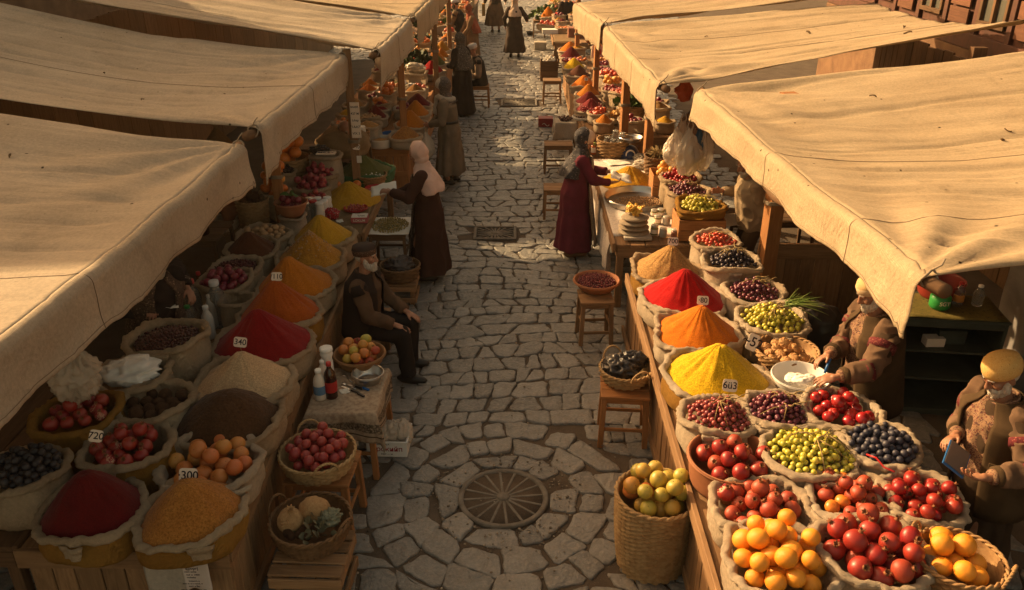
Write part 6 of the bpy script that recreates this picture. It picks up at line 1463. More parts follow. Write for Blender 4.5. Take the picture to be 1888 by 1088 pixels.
q = at(1006, 236, 0); t = flatbox('red_case', 'red case with a pale curved mark on cobbles', 'case', (q.x, q.y + .1, .02), (.29, .24, .17), plain('red_enamel', (.24, .022, .022), .5)); m = MB(); m.tube([(-.07 + .02 * k, -.122, .05 + .028 * math.sin(k * .9)) for k in range(8)], .006, 6); m.obj('curved_mark', CARD, t)
q = at(1043, 222, .48); stool('small stand under the cloth with dark items', q.x, q.y, .46, .36, .36, 0, WOOD); tablecloth('pale cloth over the small street stand', q.x - .19, q.x + .19, q.y - .19, q.y + .19, .47, (.28, .1, .3, .05), LINEN, 3.3, nx=36, ny=36); berries('mussels', 'dark shiny shells on the pale cloth stand', 'shells', q.x, q.y, .50, .14, .022, 40, OLIVE, .1)
q = at(1018, 148, .5); stool('far wooden stool in the sun patch', q.x, q.y, .52, .40, .36, 0, WOOD)
q = at(1013, 122, .4); crate_box('produce_crate', 'dark crate of small white items on the street', 'crate', q.x, q.y + .3, 0, .44, .36, .5, WOODD, slats=4); berries('garlic', 'white garlic bulbs in the dark street crate', 'garlic', q.x, q.y + .3, .48, .17, .03, 40, PAPER, .1)
q = at(1027, 103, .45); stool('dark wooden stool against the far right stall', q.x, q.y, .45, .34, .34, 0, WOODD)
q = at(994, 40, .5); stool('tall far stool topped with a dark tray', q.x, q.y, .56, .38, .38, 0, WOOD); berries('dark_goods', 'dark goods on the tall far stool', 'goods', q.x, q.y, .58, .15, .03, 24, OLIVE, .1)
q = at(996, 92, 0); flatbox('white_cooler', 'dirty white box under dark shoes on far street', 'box', (q.x, q.y, .02), (.36, .3, .22), cmat('dirty_white', (.50, .44, .36), (.36, .3, .23)))
q = at(978, 48, .3); bowl('dark_bowl', 'small dark bowl on the far street ground', 'bowl', q.x, q.y, .02, .09, .13, BLK, .09, .01)
q = at(903, 152, .45); SEATST = (q.x, q.y)
# right back: cabinet, bottles, banner
t = thing('metal_cabinet', 'dark open metal cabinet behind the first seller', 'cabinet', (3.72, 6.55, 0), -.12); CAB = cmat('cabinet_paint', (.055, .065, .05), (.035, .04, .032), .55, bump=.3)
m = MB(); W = .86; D = .55; H_ = .92
for s in (-1, 1): m.box((s * (W / 2 - .015), 0, H_ / 2), (.03, D, H_))
m.box((0, D / 2 - .015, H_ / 2), (W - .06, .03, H_)); m.obj('cabinet_shell', CAB, t)
m = MB(); m.box((0, 0, H_ + .012), (W + .02, D + .02, .022)); m.obj('cabinet_top', CAB, t)
for z in (.05, .35, .62): m = MB(); m.box((0, -.01, z), (W - .065, D - .05, .02)); m.obj('shelf', CAB, t)
m = MB(); m.box((0, -D / 2 + .01, .03), (W - .06, .025, .06)); m.obj('front_rail', CAB, t); m = MB(); m.box((0, -D / 2 + .01, H_ - .03), (W - .06, .025, .06)); m.obj('front_rail', CAB, t)
sheet('yellow_mat', 'yellow patterned mat on top of the metal cabinet', 'mat', (3.72, 6.52, H_ + .026), .84, .5, m_pattern('yellow_mat', (.12, .095, .025), (.07, .06, .02), (.16, .12, .03), 20), -.12)
for lab, dx, hh, b, c_ in (('orange-labelled bottle with red cap on the cabinet', .10, .22, CLEAR, REDP), ('clear bottle with pale cap on the cabinet', .27, .19, CLEAR, WHITEP)):
    bottle(lab, 3.72 + dx, 6.55, H_ + .03, hh, .045, b, c_, plain('orange_label', (.5, .2, .04), .5) if dx < .2 else None)
t = thing('green_tub', 'round green tub with pale lettering on the cabinet', 'tub', (3.64, 6.50, H_ + .03)); m = MB(); m.lathe([(.07, 0), (.085, .02), (.085, .11), (.06, .13)], 24); m.obj('tub', GRNP, t); lettering('SGT', .05, t, (0, -.088, .07), (PI / 2, 0, 0), CARD)
bowl('red_basin', 'red basin standing behind the green tub', 'basin', 3.74, 6.74, H_ + .03, .16, .2, plain('red_basin', (.25, .03, .02), .4), .15, .01)
flatbox('cardboard_scrap', 'small tan carton on the middle cabinet shelf', 'box', (3.62, 6.42, .63), (.16, .1, .08), CARD)
flatbox('dark_carton', 'dark carton on the upper cabinet shelf', 'box', (3.78, 6.50, .63), (.24, .16, .13), CAB)
t = thing('cloth_banner', 'grey hanging banner with large black letters', 'banner', (4.62, 6.1, 0), PI / 2 * 1.12)
m = MB(); m.grid([[Vector((-.9 + 1.8 * i / 20, .03 * math.sin(i * .9) + .03 * nz(i * .3, j * .3, 2), .05 + 1.15 * j / 12)) for j in range(13)] for i in range(21)]); solid(m.obj('banner_cloth', cmat('grey_canvas', (.26, .24, .22), (.19, .17, .16), .9, vs=4), t), .004)
l = lettering('БТ РОН', .26, t, (0.02, .05, .78), (PI / 2, 0, PI))
crumple('cloth_bundle', 'tan gloves and cloth hanging on the grey banner', 'cloth', (4.45, 6.0, 1.05), (.13, .2, .10), LINEN, 7.3, 2.2, .6)
crumple('black_bin_bag', 'full black bin bag behind the first seller', 'bin bag', (2.95, 7.35, 0), (.30, .26, .30), plain('dark_film', (.03,) * 3, .3), 4.4, 1.6, .25)
flatbox('timber_stack', 'short dark timber offcut beside the bin bag', 'timber', (3.4, 7.7, 0), (.6, .12, .22), WOODD, .2)
# ---- things left loose behind the left stalls
t = thing('cone_bag', 'pointed tan bag tied at the top between awnings', 'bag', tuple(at(402, 262, 1.55) - Vector((0, 0, .2)))); m = MB(); m.lathe([(.22, 0), (.20, .1), (.12, .24), (.03, .36), (.02, .38), (.05, .42)], 24, fn=lambda v, th, i: Vector((v.x * (1 + .08 * math.sin(9 * th)), v.y * (1 + .08 * math.sin(9 * th)), v.z))); m.obj('bag', BURLAP, t)
stool('rear work bench between first and second left awnings', -3.9, 8.3, .95, 1.6, .6, 0, WOODD, name='bench')
for k in range(7): jar(['dark jar on the shadowed rear left bench', 'brown tin on the shadowed rear left bench'][k % 2], -4.5 + k * .2, 8.2 + .1 * (k % 3), .95, .2 + .05 * (k % 3), .07, COLA if k % 2 == 0 else cmat('tin_brown', (.25, .13, .07)), STEEL, 'jars on the rear left bench')
random.seed(11); np.random.seed(11)
# ================================================================ people
N = NT('skin'); v = N.coord(rnd=False); at_ = N.n('Attribute', attribute_name='tone'); c = N.mix(N.rng(N.noise(v, 22, 4, .6), .35, .7), (.40, .205, .125), (.31, .14, .085))
c = N.mix(1.0, c, at_.outputs['Color'], 'MULTIPLY'); N.bump(N.noise(v, 90, 4, .6), .25, .003); SKIN = N.out(c, .5, 0, .35); N.b.inputs['Subsurface Weight'].default_value = .05
BEARD = cmat('white_beard', (.56, .51, .44), (.40, .35, .30), .9, vs=110, bump=1, bs=220, bd=.006, stretch=(1, 1, .3)); EYEM = plain('eye_dark', (.03, .02, .015), .2)
def cloth(n, c, d=.72, **k): return cmat(n, c, dk(c, d), .92, vs=5, bump=.35, bs=140, bd=.003, spec=.15, **k)
def V3(*a): return Vector(a)
def remeshed(mb, voxel, disp=None, smooth=3, extra=None):
    me = mb.mesh('tmp', []); o = bpy.data.objects.new('tmp', me); COL.objects.link(o)
    md = o.modifiers.new('r', 'REMESH'); md.mode = 'VOXEL'; md.voxel_size = voxel; md.use_smooth_shade = True
    if smooth: ms = o.modifiers.new('s', 'SMOOTH'); ms.iterations = smooth; ms.factor = .5
    dg = bpy.context.evaluated_depsgraph_get(); out = bpy.data.meshes.new_from_object(o.evaluated_get(dg)); bpy.data.objects.remove(o); bpy.data.meshes.remove(me)
    for p in out.polygons: p.use_smooth = True
    if disp:
        n = len(out.vertices); co = np.empty(n * 3); out.vertices.foreach_get('co', co); co = co.reshape(-1, 3); no = np.empty(n * 3); out.vertices.foreach_get('normal', no); no = no.reshape(-1, 3)
        for i in range(n): co[i] += no[i] * disp(co[i])
        out.vertices.foreach_set('co', co.ravel()); out.update()
    return out
def garment(name, mb, mat, parent, voxel, amp=.006, f=(7, 7, 3.5), seed=0):
    def d(c): return amp * 1.5 * ((1 - abs(nz(c[0] * f[0], c[1] * f[1] + seed, c[2] * f[2])) * 3.2) + .4 * nz(c[0] * 19, c[1] * 19, c[2] * 11 + seed))
    me = remeshed(mb, voxel, d, 2); me.materials.clear(); me.materials.append(mat); return link(name, me, parent)
def ik(a, b, l1, l2, pole):
    d = b - a; L = min(d.length, (l1 + l2) * .995); dn = d.normalized(); b = a + dn * L
    x = (l1 * l1 - l2 * l2 + L * L) / (2 * L); h = math.sqrt(max(0, l1 * l1 - x * x)); p = (pole - dn * pole.dot(dn)).normalized(); return a + dn * x + p * h, b
def hand(m, w, d, n, curl, side, s=1.0):
    """w wrist, d finger direction, n palm normal, side +1 if the thumb is towards d x n"""
    d = d.normalized(); n = (n - d * n.dot(d)).normalized(); c = d.cross(n)
    R = Matrix((c, n, d)).transposed(); m.cap(w - d * .01, w + d * .02, .024 * s, .026 * s)
    m.ell(w + d * .050 * s, (.040 * s, .0155 * s, .050 * s), R, 14, 10)
    for i, (L, o) in enumerate(((.062, -.030), (.074, -.010), (.070, .0105), (.055, .030))):
        b = w + d * (.085 - .05 * abs(o)) * s - c * side * o * 0 + c * (-side) * o * s; q = d - c * side * o * 3.0 * .9; q.normalize(); ang = 0; r = .0088 * s * (1 if i < 3 else .88)
        for seg in (.45, .32, .23):
            ang += curl * (.55 if seg == .45 else .9) + (.04 * i); dd = (q * math.cos(ang) + n * math.sin(ang)).normalized(); e = b + dd * L * seg * s * 1.12; m.cap(b, e, r, r * .93, 8); b = e; r *= .93
    b = w + d * .022 * s + c * side * .026 * s; t1 = (d * .72 + c * side * .62 + n * .28).normalized(); e = b + t1 * .036 * s; m.cap(b, e, .0125 * s, .0105 * s, 8); t2 = (d * .9 + c * side * .2 + n * (.35 + curl * .4)).normalized(); m.cap(e, e + t2 * .03 * s, .0105 * s, .0088 * s, 8)
def person(label, loc, rz, H=1.66, pelvis=None, lean=0., side_lean=0., head=(0, 0), wl=None, wr=None, hl=None, hr=None, ankL=None, ankR=None, seated=False, voxel=.0065, outfit=(), beard=None, cat='person', headgear=None, tone=1.0, girth=1.0, elbow=(-.55, -.5), curl=.35, female=False, knee_pole=None, shoes=True):
    t = thing('person', label, cat, loc, rz); S = H / 1.7
    P = pelvis or V3(0, 0, .90 * S); ax = V3(math.sin(side_lean), math.sin(lean), math.cos(lean)).normalized(); rt = V3(1, 0, 0); fw = ax.cross(rt) * -1; fw = V3(0, math.cos(lean), -math.sin(lean))
    J = dict(P=P, waist=P + ax * .14 * S, chest=P + ax * .33 * S, neck=P + ax * .50 * S); J['sl'] = J['neck'] - rt * .175 * S * (1 if not female else .92) - ax * .055 * S; J['sr'] = J['neck'] + rt * .175 * S * (1 if not female else .92) - ax * .055 * S
    hp, hy = head; hax = V3(0, math.sin(lean * .6 + hp * .35 + .05), math.cos(lean * .6 + hp * .35)).normalized(); HC = J['neck'] + hax * .175 * S + V3(0, .012, 0)
    HR = rotm(-(hp + lean * .35), 0, 0); HR = Matrix.Rotation(hy, 3, 'Z') @ HR
    wl = wl or V3(-.24, .05, J['neck'].z - .58 * S); wr = wr or V3(.24, .05, J['neck'].z - .58 * S)
    J['el'], wl = ik(J['sl'], wl, .29 * S, .255 * S, V3(-1 * abs(elbow[0]), elbow[1], -.6)); J['er'], wr = ik(J['sr'], wr, .29 * S, .255 * S, V3(abs(elbow[0]), elbow[1], -.6)); J['wl'], J['wr'] = wl, wr
    J['hl'] = P + V3(-.095 * S, 0, -.02); J['hr'] = P + V3(.095 * S, 0, -.02); aL = ankL or V3(-.11, .02, .09); aR = ankR or V3(.11, -.02, .09); kp = knee_pole or V3(0, 1, .15)
    J['kl'], aL = ik(J['hl'], aL, .42 * S, .41 * S, kp); J['kr'], aR = ik(J['hr'], aR, .42 * S, .41 * S, kp); J['al'], J['ar'] = aL, aR
    m = MB(); g = girth
    Rb = Matrix((rt, fw, ax)).transposed()
    m.ell(P, (.15 * S * g, .11 * S * g, .12 * S), Rb); m.ell(J['waist'], (.135 * S * g, .105 * S * g, .14 * S), Rb); m.ell(J['chest'], (.16 * S * g, .11 * S * g, .17 * S), Rb); m.cap(J['sl'], J['sr'], .05 * S, .05 * S); m.cap(J['neck'] - ax * .06, HC - hax * .06, .060 * S, .052 * S)
    # head: skull, jaw, nose, brow, cheeks, ears, lips, chin
    def Hp(x, y, z): return HC + HR @ V3(x * S, y * S, z * S)
    m.ell(Hp(0, -.010, .022), (.075 * S, .093 * S, .098 * S), HR, 20, 14); m.ell(Hp(0, .020, -.042), (.058 * S, .070 * S, .066 * S), HR, 16, 12); m.cap(Hp(0, .060, -.092), Hp(0, .066, -.088), .020 * S, .020 * S)
    m.cap(Hp(0, .083, .022), Hp(0, .104, -.022), .0085 * S, .0155 * S, 8); m.cap(Hp(-.012, .094, -.026), Hp(.012, .094, -.026), .009 * S, .009 * S, 8)
    m.cap(Hp(-.036, .074, .036), Hp(.036, .074, .036), .012 * S, .012 * S, 8); m.cap(Hp(-.020, .084, -.058), Hp(.020, .084, -.058), .0085 * S, .0085 * S, 8)
    for s in (-1, 1):
        m.ell(Hp(s * .040, .062, -.012), (.024 * S, .022 * S, .024 * S), HR, 10, 8); m.ell(Hp(s * .078, -.008, -.004), (.010 * S, .020 * S, .034 * S), HR, 10, 8); m.ell(Hp(s * .030, .080, .014), (.0125 * S, .0095 * S, .0095 * S), HR, 8, 6)
    for (a, e, w_, hd, sd) in ((J['sl'], J['el'], J['wl'], hl, -1), (J['sr'], J['er'], J['wr'], hr, 1)):
        m.cap(a, e, .050 * S, .038 * S); m.cap(e, w_, .038 * S, .025 * S)
        d, n_ = hd if hd else ((w_ - e).normalized(), V3(-sd, 0, 0))
        dd = d.normalized(); nn = (n_ - dd * n_.dot(dd)).normalized(); want = V3(-sd, 0, 0) if abs(nn.z) > .5 else V3(0, 1, .3); side = 1 if dd.cross(nn).dot(want) > 0 else -1
        hand(m, w_, d, n_, curl, side, S * 1.0)
    for (h_, k_, a_) in ((J['hl'], J['kl'], J['al']), (J['hr'], J['kr'], J['ar'])):
        m.cap(h_, k_, .085 * S, .055 * S); m.cap(k_, a_, .053 * S, .036 * S); m.cap(a_ + V3(0, -.02, -.035), a_ + V3(0, .14, -.055), .032, .026)
    me = remeshed(m, voxel, None, 2); me.materials.clear(); me.materials.append(SKIN); me.materials.append(EYEM)
    col = me.color_attributes.new('tone', 'FLOAT_COLOR', 'POINT'); eyes = [Hp(s * .031, .0885, .0135) for s in (-1, 1)]; lips = Hp(0, .094, -.058); n = len(me.vertices)
    buf = np.ones((n, 4)); co = np.empty(n * 3); me.vertices.foreach_get('co', co); co = co.reshape(-1, 3)
    dl = np.abs((co - np.array(lips)) @ np.array(HR)); mk = (dl[:, 0] < .026 * S) & (dl[:, 1] < .018) & (dl[:, 2] < .009 * S); buf[:, :3] *= tone; buf[mk, :3] *= (.95, .55, .5)
    col.data.foreach_set('color', buf.ravel())
    for p_ in me.polygons:
        if any((p_.center - e).length < .0095 * S for e in eyes): p_.material_index = 1
    body = link('body', me, t)
    ctx = dict(t=t, J=J, S=S, rt=rt, fw=fw, ax=ax, Hp=Hp, HR=HR, HC=HC, vox=max(voxel, .009), Rb=Rb, g=girth, aL=aL, aR=aR)
    if beard:
        m = MB(); m.ell(Hp(0, .040, -.078), (.060 * S, .060 * S, .052 * S), HR); m.ell(Hp(0, .070, -.100), (.036 * S, .034 * S, .036 * S), HR); m.cap(Hp(-.058, .005, -.01), Hp(-.050, .03, -.07), .02 * S, .026 * S); m.cap(Hp(.058, .005, -.01), Hp(.050, .03, -.07), .02 * S, .026 * S)
        m.cap(Hp(-.028, .090, -.047), Hp(.028, .090, -.047), .010 * S, .010 * S); garment('beard', m, beard, t, .0065, .004, (60, 60, 30))
        m = MB(); 
        for s in (-1, 1): m.cap(Hp(s * .018, .0885, .038), Hp(s * .045, .076, .036), .006, .005)
        m.obj('eyebrows', beard, t); m = MB(); m.ell(Hp(0, -.028, .008), (.080 * S, .083 * S, .070 * S), HR); m.obj('hair', beard, t)
    for f in outfit: f(ctx)
    return t
# ---- clothing builders, each returns fn(ctx)
def ringpts(c, X, Y, rx, ry, n, fold=0, k=9, ph=0, seed=0):
    out = []
    for i in range(n):
        th = 2 * PI * i / n; f = 1 + fold * (math.sin(k * th + ph + 1.5 * math.sin(2 * th + seed)) * .6 + .4 * nz(math.cos(th) * 3, math.sin(th) * 3, seed)); out.append(c + X * math.cos(th) * rx * f + Y * math.sin(th) * ry * f)
    return out
def long_coat(mat, hem=.14, flare=.31, name='long_coat', sleeve=1.0, fold=.12, short=False, belt=None, depth=.8, amp=.006):
    def f(c):
        J, S = c['J'], c['S']; m = MB(); Z = V3(0, 0, 1); X = c['rt']; Y = V3(0, 1, 0); P = J['P']; g = c['g']; seed = random.random() * 9; rs = []
        for z, rx, fo in ((hem, flare, fold), (hem + .25, flare * .88, fold * .8), (hem + .5, flare * .76, fold * .5), (P.z - .02, .205 * S * g, fold * .25)):
            k = max(0, (P.z - z) / P.z); rs.append(ringpts(V3(P.x, P.y * (1 - k * .85), z), X, Y, rx, rx * depth, 96, fo, 8, seed, seed))
        for q, rx, ry in ((J['waist'], .165, .135), (J['waist'] * .5 + J['chest'] * .5, .18, .145), (J['chest'] + c['ax'] * .05, .19, .14), (J['neck'] - c['ax'] * .06, .155, .11), (J['neck'] + c['ax'] * .0, .075, .075)):
            rs.append(ringpts(q, X, c['fw'], rx * S * g, ry * S * g, 96, .01, 8, seed, seed))
        m.loft(rs)
        for a, e, w in ((J['sl'], J['el'], J['wl']), (J['sr'], J['er'], J['wr'])):
            m.cap(a, e, .075 * S, .066 * S, 16); w2 = e + (w - e) * (.93 * sleeve); m.tube([e - (w - e) * .05, e, e + (w2 - e) * .5, w2], [.03, .064 * S, .058 * S, .050 * S], 16)
        garment(name, m, mat, c['t'], c['vox'], amp, seed=seed)
        if belt: m = MB(); m.lathe([(1, -.018), (1, .018)], 48, cap0=False, cap1=False, fn=lambda v, th, i: V3(math.cos(th) * .178 * S * g, math.sin(th) * .148 * S * g, v.z)); o = m.obj('belt', belt, c['t'], J['waist']); solid(o, .008, 1)
    return f
def front_panel(mat, hem=.2, w=.5, name='apron', top=.9, out=.018, side=0.0, r=.31):
    def f(c):
        J, S = c['J'], c['S']; P = J['P']; rows = []
        rr = [(V3(P.x, P.y * .2, hem), r, r * .8), (V3(P.x, P.y * .6, .5), r * .84, r * .68), (P, .215 * S, .178 * S), (J['waist'], .172 * S, .142 * S), (J['chest'], .192 * S, .15 * S), (J['chest'].lerp(J['neck'], top - .3), .165 * S, .125 * S)]
        for q, rx, ry in rr:
            row = []
            for i in range(15):
                th = PI / 2 + side + (i / 14 - .5) * 2 * w; row.append(q + c['rt'] * math.cos(th) * (rx * c['g'] + out) + V3(0, 1, 0) * math.sin(th) * (ry * c['g'] + out + .006 * math.sin(i * 1.7)))
            rows.append(row)
        R2 = []
        for i in range(len(rows) - 1):
            for k in range(5): R2.append([a.lerp(b, k / 5) for a, b in zip(rows[i], rows[i + 1])])
        R2.append(rows[-1]); m = MB(); m.grid(R2); solid(m.obj(name, mat, c['t']), .008, 0)
    return f
def headscarf(mat, drop=.0, flare=.2, back=.0, name='headscarf', front=None, face=.030, depth=.13):
    def f(c):
        J, S, Hp, HR = c['J'], c['S'], c['Hp'], c['HR']; m = MB(); m.ell(Hp(0, -.010 - face, .024), (.100 * S, .108 * S, .118 * S), HR, 24, 16); m.ell(Hp(0, -.015, -.07), (.088 * S, .088 * S, .075 * S), HR)
        rs = []; N_ = J['neck']; seed = random.random() * 9
        for z, rx, ry, oy in ((.07, .080, .085, .0), (.01, .105, .105, 0), (-.05, .165, .125, -.005), (-.09, .195, .14, -.01), (-.14 - drop, .20 + flare * .2, .15, -.025 - back), (-.17 - drop * 1.15, .20 + flare * .25, .155, -.03 - back)):
            rs.append(ringpts(N_ + c['ax'] * z * S + V3(0, oy, 0), c['rt'], c['fw'], rx * S, ry * S, 64, .05 if z < -.04 else .02, 7, seed, seed))
        m.loft(rs[::-1]); garment(name, m, mat, c['t'], .0075, .005, (9, 9, 6), seed)
        if front is not None: m = MB(); m.ell(Hp(0, .004, .040), (.088 * S, .094 * S, .100 * S), HR, 20, 14); o = garment('under_scarf', m, front, c['t'], .0075, .002)
    return f
def trousers(mat, w=1.0):
    def f(c):
        J, S = c['J'], c['S']; m = MB(); m.ell(J['P'], (.175 * S * c['g'], .14 * S * c['g'], .13 * S), c['Rb'])
        for h_, k_, a_ in ((J['hl'], J['kl'], J['al']), (J['hr'], J['kr'], J['ar'])): m.cap(h_, k_, .105 * S * w, .080 * S * w, 16); d = a_ - k_; m.tube([k_ - d * .1, k_, k_ + d * .5, a_ + V3(0, .01, .0)], [.04, .078 * S * w, .074 * S * w, .070 * S * w], 20)
        garment('trousers', m, mat, c['t'], c['vox'], .006)
    return f
def shirt(mat, name='shirt', sleeve=.92, fat=1.0, skirt=.06, cuff=None, arms=True):
    def f(c):
        J, S, g = c['J'], c['S'], c['g']; m = MB(); X = c['rt']; rs = []
        for q, rx, ry in ((J['P'] - c['ax'] * skirt, .185, .155), (J['P'] + c['ax'] * .04, .18, .155), (J['waist'], .17, .15), (J['chest'] - c['ax'] * .05, .178, .148), (J['chest'] + c['ax'] * .06, .185, .135), (J['neck'] - c['ax'] * .055, .15, .105), (J['neck'] + c['ax'] * .015, .072, .075)): rs.append(ringpts(q, X, c['fw'], rx * S * g * fat, ry * S * g * fat, 64, .01))
        m.loft(rs)
        for a, e, w in ((J['sl'], J['el'], J['wl']), (J['sr'], J['er'], J['wr'])):
            if not arms: continue
            m.cap(a, e, .075 * S, .064 * S, 16); w2 = e + (w - e) * sleeve; m.tube([e - (w - e) * .05, e, e + (w2 - e) * .5, w2], [.03, .062 * S, .056 * S, .046 * S], 16)
        garment(name, m, mat, c['t'], c['vox'], .009, (9, 9, 6))
        m = MB(); n_ = J['neck'] + c['ax'] * .012
        m.tube([n_ + X * .078 * S * math.cos(a) + c['fw'] * (.082 * S * math.sin(a)) + c['ax'] * (.012 - .03 * max(0, math.sin(a))) for a in [R_(100 + k * 17) for k in range(21)]], .014, 8, flat=.6); m.obj('collar', mat, c['t'])
        if cuff:
            for e, w in ((J['el'], J['wl']), (J['er'], J['wr'])): m = MB(); d = (w - e); m.tube([e + d * (sleeve - .30), e + d * (sleeve - .22), e + d * (sleeve - .02)], [.058 * S, .060 * S, .056 * S], 16); m.obj('cuff', cuff, c['t'])
    return f
def vest(mat, fat=1.08, long=.10, name='vest', open_=.55, cover=1.0, shoulder=True):
    def f(c):
        J, S, g = c['J'], c['S'], c['g']; X = c['rt']; rows = []
        for q, rx, ry in ((J['P'] - c['ax'] * long, .20, .17), (J['P'] + c['ax'] * .04, .19, .165), (J['waist'], .182, .16), (J['chest'] - c['ax'] * .05, .19, .158), (J['chest'] + c['ax'] * .06, .198, .15), (J['neck'] - c['ax'] * .075, .19, .13), (J['neck'] - c['ax'] * .02, .115, .10), (J['neck'] + c['ax'] * .025, .075, .080)):
            row = []
            for i in range(61):
                th = PI / 2 + open_ + (2 * PI - 2 * open_) * i / 60; s_ = 1 + .015 * nz(math.cos(th) * 5, math.sin(th) * 5, q.z * 6); row.append(q + X * math.cos(th) * rx * S * g * fat * s_ + c['fw'] * math.sin(th) * ry * S * g * fat * s_)
            rows.append(row)
        R2 = []
        for i in range(len(rows) - 1):
            for k in range(5): R2.append([a.lerp(b, k / 5) + (a - b).normalized() * .0 for a, b in zip(rows[i], rows[i + 1])])
        R2.append(rows[-1]); m = MB(); m.grid(R2); solid(m.obj(name, mat, c['t']), .012, 0)
        if shoulder:
            for s in ('sl', 'sr'):
                m = MB(); q = J[s]; e = J['e' + s[1]]; m.tube([q + (q - J['chest']).normalized() * .0 - (e - q) * .06, q + (e - q) * .10, q + (e - q) * .26], [.075 * S, .084 * S, .082 * S], 18); m.obj('armhole_band', mat, c['t'])
        for a in (PI / 2 + open_, PI / 2 - open_):
            m = MB(); m.box((0, 0, 0), (.085, .02, .07)); o = m.obj('pocket', mat, c['t']); q = J['waist'] + X * math.cos(a + (.35 if a > PI / 2 else -.35)) * .19 * S * g * fat + c['fw'] * math.sin(a + (.35 if a > PI / 2 else -.35)) * .166 * S * g * fat; o.location = q; o.rotation_euler = (0, 0, (a - PI / 2) * 1.2)
    return f
def skullcap(mat, h=.075, band=None, drop=.0, r=1.0):
    def f(c):
        S, Hp, HR = c['S'], c['Hp'], c['HR']; m = MB(); pr = [(.088, .022), (.094, .026), (.098, .05), (.098, .078), (.088, .085 + h * .42), (.062, .085 + h * .66), (.03, .085 + h * .74), (.001, .085 + h * .72)]
        tilt = HR @ rotm(.16, 0, 0); m.lathe([(a * S * r, z * S) for a, z in pr], 40, cap0=False, rot=tilt, fn=lambda v, th, i: V3(v.x * .93, v.y * 1.10, v.z + .0015 * math.sin(th * 20))); o = m.obj('cap', mat, c['t'], Hp(0, -.012, drop))
        if band: m = MB(); m.lathe([(.0905 * S * r, .020), (.0965 * S * r, .024), (.1005 * S * r, .07), (.098 * S * r, .074)], 40, cap0=False, cap1=False, rot=tilt, fn=lambda v, th, i: V3(v.x * .93, v.y * 1.10, v.z)); m.obj('cap_band', band, c['t'], Hp(0, -.012, drop))
    return f
def shoes(mat, L=.31):
    def f(c):
        for a_ in (c['aL'], c['aR']):
            m = MB(); q = V3(a_.x, a_.y, 0); s = 1 if a_.x > 0 else -1; d = V3(.05 * s, 1, 0).normalized(); R = Matrix((d.cross(V3(0, 0, 1)), d, V3(0, 0, 1))).transposed(); zb = max(.0, a_.z - .09)
            m.ell(q + d * .035 + V3(0, 0, zb + .045), (.052, L * .5, .048), R); m.ell(q - d * .03 + V3(0, 0, zb + .065), (.043, .055, .05), R); m.cap(q - d * .05 + V3(0, 0, zb + .018), q + d * (L * .38) + V3(0, 0, zb + .018), .030, .034); me = remeshed(m, .009, None, 2); me.materials.clear(); me.materials.append(mat); link('shoe', me, c['t'])
    return f
def face_dir(dx, dy): return math.atan2(-dx, dy)      # rz that turns local +Y to (dx, dy)
BLKL = plain('black_leather', (.022, .018, .016), .45)
# --- seated old man
mx, my = -1.45, 7.02; PV = V3(0, 0, .53)
person('old bearded man seated on a bench, hands on knees', (mx, my, 0), face_dir(1, -.16), 1.70, PV, .10, 0, (.02, -.10), wl=V3(-.13, .39, .60), wr=V3(.15, .36, .60), hl=(V3(.1, .8, -.35), V3(0, -.2, -1)), hr=(V3(-.2, .8, -.35), V3(0, -.2, -1)), ankL=V3(-.14, .40, .09), ankR=V3(.16, .46, .09), voxel=.006, curl=.22, beard=BEARD, knee_pole=V3(0, .6, 1),
  outfit=(trousers(cloth('black_trousers', (.022, .018, .018))), shirt(cloth('brown_shirt', (.105, .062, .038))), vest(cloth('dark_vest', (.028, .020, .018)), open_=.45), skullcap(cloth('dark_cap', (.05, .035, .03)), .05, m_pattern('cap_pattern', (.06, .035, .025), (.30, .20, .13), (.12, .05, .03), 90), .002, 1.04), shoes(BLKL)), tone=.95, girth=1.05)
# --- woman in brown coat, pink scarf
FLOR = m_pattern('floral_dark', (.10, .07, .055), (.30, .22, .16), (.05, .03, .025), 32); FLORM = m_pattern('floral_apron', (.32, .22, .15), (.16, .07, .06), (.42, .32, .24), 30, .3)
q = at(797, 512, 0)
person('woman in pink headscarf and long dark brown coat', (q.x, q.y, 0), face_dir(-1, .10), 1.66, None, .10, 0, (.45, .0), wl=V3(-.15, .40, 1.12), wr=V3(.10, .42, 1.02), hl=(V3(.1, 1, .1), V3(.5, 0, -1)), hr=(V3(-.1, 1, .15), V3(-.6, 0, 1)), voxel=.007, female=True, tone=.8, girth=1.02, curl=.5,
  outfit=(long_coat(cloth('dark_brown_coat', (.052, .022, .017)), .13, .29, amp=.005), front_panel(FLOR, .2, .32, 'patterned_scarf_end', .8, .016), headscarf(cmat('pink_scarf', (.62, .43, .36), (.52, .35, .29), .85, bump=.2), .08, .1, .03, face=.02), shoes(BLKL)))
c0 = q + V3(-.52, .06, 1.12); sheet('paper_sheet', 'white paper held by woman in pink headscarf', 'paper', (c0.x, c0.y, c0.z - .03), .30, .22, cmat('paper', (1, 1, 1)), .1, (.3, -.2), .02, 3)
